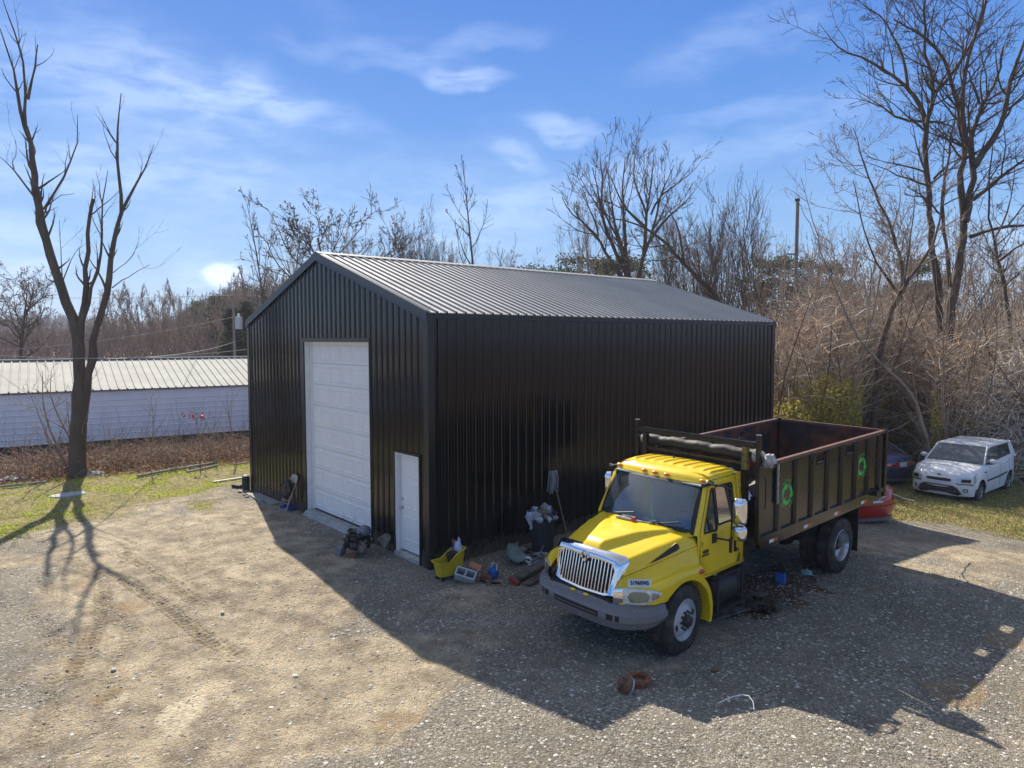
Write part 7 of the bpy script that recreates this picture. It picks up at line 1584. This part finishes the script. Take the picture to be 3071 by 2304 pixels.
# tyre tracks pressed into the dirt
trk = np.zeros(X.shape); hgt_t = np.zeros(X.shape)
for pts, w, st_ in (([(-4.9, -4.3), (-3.4, -4.15), (-2.2, -4.05), (-1.2, -4.0)], .15, .9), ([(-3.1, -4.65), (-1.9, -4.55), (-.8, -4.42), (.35, -4.3), (1.2, -4.1)], .16, 1.0), ([(-4.2, -5.9), (-2.8, -5.7), (-1.2, -5.2)], .14, .5), ([(-1.9, -5.1), (-.6, -5.05), (.6, -5.6), (1.7, -5.9)], .15, .6), ([(-2.4, -6.2), (-.7, -6.0), (.6, -6.3), (2.0, -6.6)], .14, .6), ([(-5.2, -5.2), (-3.4, -5.0), (-1.6, -5.3), (.4, -6.0)], .15, .8), ([(-3.6, -3.6), (-2.0, -3.75), (-.4, -3.6)], .13, .6), ([(-6.5, -2.9), (-3.6, -3.3), (-.5, -3.1), (2.8, -2.6)], .16, .35), ([(-6.3, -1.7), (-3.4, -2.2), (.2, -2.2), (3.0, -1.9)], .16, .3)):
    d, al = polyline_dist(X, Y, pts); m_ = sst(w, w * .75, d) * st_ * sst(.1, .35, F1)
    tread = (.5 + .5 * np.sign(np.sin(al * 2 * PI / .115 + 2.0 * np.abs(d) / w))) * (np.sin(d / w * 9.5) > -.35)
    trk = np.maximum(trk, m_ * (.25 + .75 * tread)); hgt_t -= m_ * (.008 + .022 * tread)
Z = zg(X, Y) + near * ((F1 - .5) * .045 + (F2 - .5) * .022 + (fbm(X, Y, .12, 3, 4) - .5) * .012 * (1 + grass) + hgt_t * sst(12, 9, np.abs(X)))
Z = Z + near * .03 * np.sin((Y + .4 * X) * 2.6 + F1 * 5) * dirt * .25
flat = sst(.5, .0, np.abs(Y)) * (X < .3) * (X > -9.5); Z = Z * (1 - flat * .5) + flat * .5 * zg(X, Y)
nx, ny = X.shape; V = np.stack([X, Y, Z], -1).reshape(-1, 3); i = np.arange(nx - 1)[:, None]; j = np.arange(ny - 1)[None]; F = np.stack([i * ny + j, (i + 1) * ny + j, (i + 1) * ny + j + 1, i * ny + j + 1], -1).reshape(-1, 4)
def groundmat():
    m_ = bpy.data.materials.new('ground'); m_.use_nodes = True; nt = m_.node_tree; N = nt.nodes; L = nt.links; b = N['Principled BSDF']; b.inputs['Roughness'].default_value = .92; b.inputs['Specular IOR Level'].default_value = .25
    tc = N.new('ShaderNodeTexCoord'); O = tc.outputs['Object']
    def noise(s, d=5, r_=.6):
        n = N.new('ShaderNodeTexNoise'); n.inputs['Scale'].default_value = s; n.inputs['Detail'].default_value = d; n.inputs['Roughness'].default_value = r_; L.new(O, n.inputs[0]); return n.outputs[0]
    def ramp(src, st_):
        r_ = N.new('ShaderNodeValToRGB'); L.new(src, r_.inputs[0]); e = r_.color_ramp.elements
        while len(e) < len(st_): e.new(.5)
        for k, (p, c) in enumerate(st_): e[k].position = p; e[k].color = (*c, 1)
        return r_.outputs[0]
    def mx(f, a, c):
        x = N.new('ShaderNodeMix'); x.data_type = 'RGBA'; L.new(f, x.inputs[0]) if not isinstance(f, float) else None
        if isinstance(f, float): x.inputs[0].default_value = f
        L.new(a, x.inputs[6]); L.new(c, x.inputs[7]); return x.outputs[2]
    def mth(op, a, c):
        x = N.new('ShaderNodeMath'); x.operation = op; x.use_clamp = True
        for k, q in enumerate((a, c)):
            if isinstance(q, (int, float)): x.inputs[k].default_value = q
            else: L.new(q, x.inputs[k])
        return x.outputs[0]
    def vor(s):
        v = N.new('ShaderNodeTexVoronoi'); v.inputs['Scale'].default_value = s; v.inputs['Randomness'].default_value = 1; L.new(O, v.inputs[0]); return v
    v1_, v2_ = vor(38), vor(85)
    w1 = N.new('ShaderNodeSeparateColor'); L.new(v1_.outputs['Color'], w1.inputs[0]); w2 = N.new('ShaderNodeSeparateColor'); L.new(v2_.outputs['Color'], w2.inputs[0])
    stone1 = ramp(w1.outputs[0], [(0, (.085, .078, .067)), (.45, (.19, .175, .150)), (.8, (.33, .305, .265)), (.93, (.48, .45, .395)), (1, (.68, .65, .58))])
    stone2 = ramp(w2.outputs[1], [(0, (.08, .072, .06)), (.5, (.18, .163, .138)), (.85, (.33, .30, .255)), (1, (.58, .54, .47))])
    grav = mx(noise(6, 3), stone1, stone2)
    fine = ramp(noise(3.5, 5, .7), [(.3, (.13, .115, .094)), (.55, (.23, .205, .17)), (.75, (.32, .288, .24))])
    gmask = mth('MULTIPLY', ramp(noise(1.3, 5), [(.40, (0, 0, 0)), (.58, (1, 1, 1))]), .5); grav = mx(gmask, grav, fine)
    dirt_ = ramp(noise(2.2, 6, .68), [(.30, (.18, .148, .110)), (.46, (.31, .262, .192)), (.56, (.42, .357, .258)), (.72, (.53, .455, .33))])
    peb = mth('MULTIPLY', ramp(w2.outputs[0], [(.70, (0, 0, 0)), (.76, (1, 1, 1))]), .7); dirt_ = mx(peb, dirt_, stone1)
    at1 = N.new('ShaderNodeAttribute'); at1.attribute_name = 'zone'; s1 = N.new('ShaderNodeSeparateColor'); L.new(at1.outputs['Color'], s1.inputs[0])
    at2 = N.new('ShaderNodeAttribute'); at2.attribute_name = 'zone2'; s2 = N.new('ShaderNodeSeparateColor'); L.new(at2.outputs['Color'], s2.inputs[0])
    def edge(src, sc_=9, amt=.9):
        n = noise(sc_, 4, .7); a = mth('MULTIPLY', n, amt); x = N.new('ShaderNodeMath'); x.operation = 'ADD'; L.new(src, x.inputs[0]); L.new(a, x.inputs[1])
        r_ = N.new('ShaderNodeMapRange'); r_.inputs[1].default_value = .5 + amt * .28; r_.inputs[2].default_value = .5 + amt * .72; L.new(x.outputs[0], r_.inputs[0]); return r_.outputs[0]
    c = mx(edge(s1.outputs[0]), grav, dirt_)
    soil = ramp(noise(7, 4), [(.3, (.11, .10, .04)), (.5, (.22, .19, .09)), (.7, (.34, .29, .16))]); c = mx(edge(s1.outputs[1], 7, .7), c, soil)
    lit = ramp(noise(9, 4, .75), [(.3, (.045, .03, .02)), (.5, (.12, .075, .045)), (.7, (.21, .14, .09))]); c = mx(edge(s1.outputs[2], 5, .5), c, lit)
    oc = ramp(noise(11, 6), [(.3, (.28, .18, .09)), (.7, (.44, .32, .18))]); c = mx(mth('MULTIPLY', edge(s2.outputs[0], 14, .8), .5), c, oc)
    pl_ = ramp(noise(16, 4), [(.3, (.34, .28, .19)), (.6, (.58, .52, .40))]); c = mx(edge(s2.outputs[1], 18, .8), c, pl_)
    tk_ = ramp(noise(30, 3), [(.3, (.10, .075, .045)), (.7, (.18, .14, .09))]); c = mx(mth('MULTIPLY', s2.outputs[2], .6), c, tk_)
    big = N.new('ShaderNodeMapRange'); L.new(noise(.55, 5, .6), big.inputs[0]); big.inputs[1].default_value = .3; big.inputs[2].default_value = .7; big.inputs[3].default_value = .76; big.inputs[4].default_value = 1.22
    hs = N.new('ShaderNodeHueSaturation'); L.new(big.outputs[0], hs.inputs['Value']); L.new(c, hs.inputs['Color']); tn = N.new('ShaderNodeMix'); tn.data_type = 'RGBA'; tn.blend_type = 'MULTIPLY'; tn.inputs[0].default_value = 1; L.new(hs.outputs[0], tn.inputs[6]); tn.inputs[7].default_value = (1.03, 1.0, .94, 1); L.new(tn.outputs[2], b.inputs['Base Color'])
    inv = mth('SUBTRACT', 1.0, v1_.outputs['Distance']); 
    b1 = N.new('ShaderNodeBump'); b1.inputs['Strength'].default_value = .9; b1.inputs['Distance'].default_value = .018; L.new(v1_.outputs['Distance'], b1.inputs['Height']); b1.invert = True
    b2 = N.new('ShaderNodeBump'); b2.inputs['Strength'].default_value = .95; b2.inputs['Distance'].default_value = .045; L.new(noise(14, 6, .75), b2.inputs['Height']); L.new(b1.outputs[0], b2.inputs['Normal']); L.new(b2.outputs[0], b.inputs['Normal'])
    return m_
g = raw('ground', V, F, groundmat(), None, True); tag(g, None, None, None, 'structure')
for nm, ch in (('zone', (dirt, grass, litter)), ('zone2', (och, pale, trk))):
    a = g.data.color_attributes.new(nm, 'FLOAT_COLOR', 'POINT'); a.data.foreach_set('color', np.stack([*[q.reshape(-1) for q in ch], np.ones(X.size)], -1).astype(np.float32).ravel())
from bisect import bisect
def samp(A_, x, y):
    i = np.clip(np.searchsorted(xs, x) - 1, 0, nx - 2); j = np.clip(np.searchsorted(ys, y) - 1, 0, ny - 2); fx = (x - xs[i]) / (xs[i + 1] - xs[i]); fy = (y - ys[j]) / (ys[j + 1] - ys[j])
    return A_[i, j] * (1 - fx) * (1 - fy) + A_[i + 1, j] * fx * (1 - fy) + A_[i, j + 1] * (1 - fx) * fy + A_[i + 1, j + 1] * fx * fy
# ---- loose stones
rs = np.random.RandomState(71)
def scatter(N, x0, x1, y0, y1): return x0 + (x1 - x0) * rs.rand(N), y0 + (y1 - y0) * rs.rand(N)
def pebbles(N, reg, s0, s1, name, m_, dens):
    x, y = scatter(N, *reg); keep = rs.rand(N) < dens(x, y); x, y = x[keep], y[keep]; n = len(x); s = s0 + (s1 - s0) * rs.rand(n) ** 4
    base = np.array([[1, 0, 0], [.25, .95, .1], [-.75, .6, 0], [-.85, -.5, .05], [.2, -.9, 0], [.1, .1, .75], [0, 0, -.5]]); Vb = base[None] * (1 + .35 * (rs.rand(n, 7, 3) - .5)) * s[:, None, None] * np.array([1, .8, .45])
    a = rs.rand(n) * 2 * PI; c, q = np.cos(a)[:, None], np.sin(a)[:, None]; Vx = Vb[:, :, 0] * c - Vb[:, :, 1] * q; Vy = Vb[:, :, 0] * q + Vb[:, :, 1] * c
    V = np.stack([Vx + x[:, None], Vy + y[:, None], Vb[:, :, 2] + (samp(Z, x, y) + s * .12)[:, None]], -1).reshape(-1, 3)
    f = np.array([[0, 1, 5], [1, 2, 5], [2, 3, 5], [3, 4, 5], [4, 0, 5], [1, 0, 6], [2, 1, 6], [3, 2, 6], [4, 3, 6], [0, 4, 6]]); F = (f[None] + (np.arange(n) * 7)[:, None, None]).reshape(-1, 3)
    return tag(raw(name, V, F, m_), None, None, None, 'stuff')
gm = mat('gravel_stones', (.2, .2, .2), .85, island=[(.16, .145, .12), (.26, .24, .205), (.36, .335, .29), (.47, .44, .385), (.29, .262, .22), (.60, .565, .50), (.34, .315, .275), (.76, .72, .64)])
inside = lambda x, y: (x < .15) & (x > -9.4) & (y > -.05) & (y < 12.7)
pebbles(150000, (-9, 10.5, -8, 8), .005, .032, 'gravel', gm, lambda x, y: (1 - .70 * samp(dirt, x, y)) * (1 - .85 * samp(grass, x, y)) * (~inside(x, y)) * np.where(x > 1, 1.0, .6))
pebbles(12000, (-14, 9, -7, 14), .010, .038, 'loose_stones', gm, lambda x, y: .5 * (~inside(x, y)))
# ---- grass blades and weeds
def blades(N, reg, mask, h0, h1, name, m_, w=.010):
    x, y = scatter(N, *reg); k = (rs.rand(N) < mask(x, y)) & ~inside(x, y); x, y = x[k], y[k]; n = len(x); h = h0 + (h1 - h0) * rs.rand(n) ** 2; a = rs.rand(n) * 2 * PI; l = (rs.rand(n) * .9 + .1) * h; z = samp(Z, x, y) - .004
    b = rs.rand(n) * 2 * PI; dx, dy = np.cos(a) * w * (.5 + rs.rand(n)), np.sin(a) * w * (.5 + rs.rand(n)); lx, ly = np.cos(b) * l, np.sin(b) * l
    V = np.stack([np.stack([x - dx, y - dy, z], -1), np.stack([x + dx, y + dy, z], -1), np.stack([x + lx * .5 + dx * .7, y + ly * .5 + dy * .7, z + h * .7], -1), np.stack([x + lx, y + ly, z + h * .9], -1)], 1).reshape(-1, 3)
    return tag(raw(name, V, np.arange(4 * n).reshape(-1, 4), m_), None, None, None, 'stuff')
g1 = mat('moss_grass', (.2, .25, .05), .7, leaf=.45, island=[(.30, .38, .05), (.42, .50, .07), (.52, .58, .10), (.45, .44, .12), (.58, .52, .20)], sub=.0)
g2 = mat('field_grass', (.15, .17, .05), .8, leaf=.45, island=[(.18, .24, .04), (.30, .34, .08), (.50, .43, .20), (.62, .53, .30), (.38, .34, .13), (.22, .28, .06)])
clump = lambda x, y, s=.5, t=.42: np.clip((fbm(x, y, s, 3, 55) - t) * 5, 0, 1)
blades(150000, (-16, -7, -9, 3.5), lambda x, y: samp(grass, x, y) * (.10 + .9 * clump(x, y, .6, .49)), .012, .055, 'grass', g1, .016)
blades(5000, (-16, -7, -9, 3.5), lambda x, y: samp(grass, x, y) * .5, .05, .14, 'tall_grass', g2, .006)
blades(190000, (1.5, 10, 9.5, 21), lambda x, y: samp(grass, x, y) * (.30 + .7 * clump(x, y, .7, .40)) * (1 - .0 * x), .02, .10, 'field_grass', g2, .013)
blades(9000, (3.6, 8.2, 1.6, 9.5), lambda x, y: samp(grass, x, y) * clump(x, y, .4, .5), .015, .07, 'weeds', mat('dull_weeds', (.06, .08, .03), .8, island=[(.05, .07, .025), (.09, .11, .04), (.14, .12, .07)]), .012)
N = 9000; x, y = scatter(N, 1.5, 9.5, 10, 20); k = samp(grass, x, y) > .3; x, y = x[k], y[k]; V, F = leaves_np(np.stack([x, y, samp(Z, x, y) + .02 + .03 * rs.rand(len(x))], 1), .02 + .025 * rs.rand(len(x)), rs, .8); tag(raw('fallen_leaves', V, F, rl), None, None, None, 'stuff')
N = 700; x, y = scatter(N, -9, 9, -7.5, 6); k = ~inside(x, y); x, y = x[k], y[k]; P = np.zeros((len(x), 3, 3)); a = rs.rand(len(x)) * 6.28; L_2 = .03 + .10 * rs.rand(len(x)) ** 2
for q in range(3): P[:, q, 0] = x + np.cos(a) * L_2 * q; P[:, q, 1] = y + np.sin(a) * L_2 * q + .01 * (q == 1); P[:, q, 2] = samp(Z, x, y) + .006
V, F = tubes_np(P, np.full((len(x), 3), .0035), 3); tag(raw('twigs', V, F, bark3), None, None, None, 'stuff')
# small clump of dead weeds by the board
# ------------------------------------------------------------------ sky, sun, render settings
SUN = Vector((-5.87, 1.62, 4.98)).normalized()
w = bpy.data.worlds.new('World'); sc.world = w; w.use_nodes = True; nt = w.node_tree; N = nt.nodes; L = nt.links
bg = N['Background']; bg.inputs['Strength'].default_value = .115
sky = N.new('ShaderNodeTexSky'); sky.sky_type = 'NISHITA'; sky.sun_disc = False; sky.sun_elevation = math.asin(SUN.z); sky.sun_rotation = math.atan2(SUN.x, SUN.y)
sky.air_density = 1.0; sky.dust_density = .2; sky.ozone_density = 2.2; sky.altitude = 100
hs = N.new('ShaderNodeHueSaturation'); hs.inputs['Saturation'].default_value = .5; hs.inputs['Value'].default_value = .95; L.new(sky.outputs[0], hs.inputs['Color'])
tc = N.new('ShaderNodeTexCoord')
# thin cirrus: stretched noise on the sky directions, plus two soft banks
def vmap(scale, rot=(0, 0, 0), loc=(0, 0, 0)):
    m_ = N.new('ShaderNodeMapping'); m_.inputs['Scale'].default_value = scale; m_.inputs['Rotation'].default_value = rot; m_.inputs['Location'].default_value = loc; L.new(tc.outputs['Generated'], m_.inputs[0]); return m_.outputs[0]
def noise(v, s, d, r_=.55, dist=0.0):
    n = N.new('ShaderNodeTexNoise'); n.inputs['Scale'].default_value = s; n.inputs['Detail'].default_value = d; n.inputs['Roughness'].default_value = r_; n.inputs['Distortion'].default_value = dist; L.new(v, n.inputs[0]); return n.outputs[0]
def mr(src, a, b_, c=0, d=1):
    m_ = N.new('ShaderNodeMapRange'); m_.interpolation_type = 'SMOOTHSTEP'; m_.inputs[1].default_value = a; m_.inputs[2].default_value = b_; m_.inputs[3].default_value = c; m_.inputs[4].default_value = d; L.new(src, m_.inputs[0]); return m_.outputs[0]
def mth(op, a, b_):
    x = N.new('ShaderNodeMath'); x.operation = op
    for k, q in enumerate((a, b_)):
        if isinstance(q, (int, float)): x.inputs[k].default_value = q
        else: L.new(q, x.inputs[k])
    return x.outputs[0]
def blobdir(px, py, wx, wy, ang, soft=1.0, warp=.25):
    # soft elongated cloud patch round one direction of the sky
    c = Vector(ray(px, py)).normalized(); right = Vector(CR); upv = c.cross(right) * -1; upv.normalize(); upv = right.cross(c).normalized(); a = R(ang)
    e1 = right * math.cos(a) + upv * math.sin(a); e2 = upv * math.cos(a) - right * math.sin(a)
    nv = N.new('ShaderNodeTexNoise'); nv.inputs['Scale'].default_value = 9; nv.inputs['Detail'].default_value = 5; L.new(tc.outputs['Generated'], nv.inputs[0])
    sb_ = N.new('ShaderNodeVectorMath'); sb_.operation = 'SUBTRACT'; L.new(nv.outputs['Color'], sb_.inputs[0]); sb_.inputs[1].default_value = (.5, .5, .5)
    s2 = N.new('ShaderNodeVectorMath'); s2.operation = 'SCALE'; L.new(sb_.outputs[0], s2.inputs[0]); s2.inputs['Scale'].default_value = .05 + warp * wy * 3
    ad = N.new('ShaderNodeVectorMath'); L.new(tc.outputs['Generated'], ad.inputs[0]); L.new(s2.outputs[0], ad.inputs[1])
    sb2 = N.new('ShaderNodeVectorMath'); sb2.operation = 'SUBTRACT'; L.new(ad.outputs[0], sb2.inputs[0]); sb2.inputs[1].default_value = c
    def dot(v, s):
        d = N.new('ShaderNodeVectorMath'); d.operation = 'DOT_PRODUCT'; L.new(sb2.outputs[0], d.inputs[0]); d.inputs[1].default_value = v / s; return d.outputs['Value']
    q = mth('ADD', mth('POWER', mth('ABSOLUTE', dot(e1, wx), 0), 2), mth('POWER', mth('ABSOLUTE', dot(e2, wy), 0), 2))
    return mr(q, 1.0, .0)
cl = noise(vmap((1.6, 1.6, 5.5), (.2, .1, .5)), 2.2, 7, .55, .35); fine = noise(vmap((2, 2, 7), (.2, .1, .5)), 7, 6, .6, .3)
wisps = mr(mth('ADD', mth('MULTIPLY', cl, .8), mth('MULTIPLY', fine, .2)), .50, .80, 0, .07)
S = None
for px, py, wx, wy, ang, k in ((1390, 240, .060, .011, -4, .72), (840, 330, .12, .020, -14, .38), (540, 290, .17, .05, -12, .40), (1690, 380, .055, .013, -8, .62), (1560, 470, .045, .014, -16, .42), (1640, 620, .22, .035, 20, .42), (200, 380, .24, .10, -10, .16), (300, 160, .20, .05, -20, .16), (230, 500, .2, .03, -4, .5), (690, 822, .028, .015, 0, 1.7), (600, 805, .03, .018, 0, .6), (2900, 800, .2, .04, 5, .45), (2200, 110, .12, .03, 25, .32), (20, 780, .05, .04, 0, .6), (1050, 620, .3, .06, 8, .25), (1150, 170, .14, .016, -8, .3), (1450, 130, .09, .012, 5, .3), (2250, 340, .10, .012, 10, .28), (2300, 430, .16, .018, 22, .26)):
    b_ = mth('MULTIPLY', mth('MULTIPLY', blobdir(px, py, wx * 1.25, wy * 1.5, ang), k * .31), mr(fine, .28, .66, .3, 1.2)); S = b_ if S is None else mth('ADD', S, b_)
tot = N.new('ShaderNodeMath'); tot.operation = 'ADD'; tot.use_clamp = True; L.new(S, tot.inputs[0]); L.new(wisps, tot.inputs[1])
# a paler band of air towards the horizon
sep = N.new('ShaderNodeSeparateXYZ'); L.new(tc.outputs['Generated'], sep.inputs[0])
cr = N.new('ShaderNodeValToRGB'); L.new(sep.outputs[2], cr.inputs[0]); e = cr.color_ramp.elements
K = 6.5
for k, (p, c) in enumerate([(.0, (2.0, 2.95, 4.1)), (.12, (1.10, 2.30, 4.1)), (.28, (.34, 1.38, 3.8)), (.45, (.12, .92, 3.35)), (1, (.9, 1.35, 2.5))]):
    if k > 1: e.new(p)
    e[k].position = p; e[k].color = (c[0] / K, c[1] / K, c[2] / K, 1)
sca = N.new('ShaderNodeVectorMath'); sca.operation = 'SCALE'; sca.inputs['Scale'].default_value = K; L.new(cr.outputs[0], sca.inputs[0])
mg = N.new('ShaderNodeMix'); mg.data_type = 'RGBA'; L.new(mr(sep.outputs[2], .46, .62, .92, .0), mg.inputs[0]); L.new(hs.outputs[0], mg.inputs[6]); L.new(sca.outputs[0], mg.inputs[7])
mx = N.new('ShaderNodeMix'); mx.data_type = 'RGBA'; L.new(mth('MULTIPLY', tot.outputs[0], .85), mx.inputs[0]); L.new(mg.outputs[2], mx.inputs[6]); mx.inputs[7].default_value = (6.6, 7.3, 8.6, 1)
L.new(mx.outputs[2], bg.inputs['Color'])
sl_ = bpy.data.lights.new('sun', 'SUN'); sl_.energy = 4.6; sl_.angle = R(.53); sl_.color = (1, .905, .76); so = bpy.data.objects.new('sun', sl_); COL.objects.link(so); so.rotation_euler = SUN.to_track_quat('Z', 'Y').to_euler(); so.location = SUN * 100
sc.view_settings.view_transform = 'Standard'; sc.view_settings.look = 'None'; sc.view_settings.exposure = .88; sc.view_settings.gamma = 1
sc.render.engine = 'CYCLES'; sc.cycles.max_bounces = 5; sc.cycles.diffuse_bounces = 2; sc.cycles.glossy_bounces = 3; sc.cycles.transparent_max_bounces = 8; sc.cycles.use_denoising = True
sc.render.resolution_x = 1024; sc.render.resolution_y = 768
# ------------------------------------------------------------------ a thin, even haze in the air
mb = MB(); mb.bb(-470, 330, -330, 470, -5, 34)
hz = mb.build('haze', [], None, smooth=0); hm = bpy.data.materials.new('haze'); hm.use_nodes = True; nt = hm.node_tree; nt.nodes.clear()
o = nt.nodes.new('ShaderNodeOutputMaterial'); pv = nt.nodes.new('ShaderNodeVolumePrincipled'); pv.inputs['Color'].default_value = (.80, .87, 1, 1); pv.inputs['Density'].default_value = .0005; pv.inputs['Anisotropy'].default_value = .2
nt.links.new(pv.outputs[0], o.inputs['Volume']); hz.data.materials.append(hm); tag(hz, None, None, None, 'stuff')
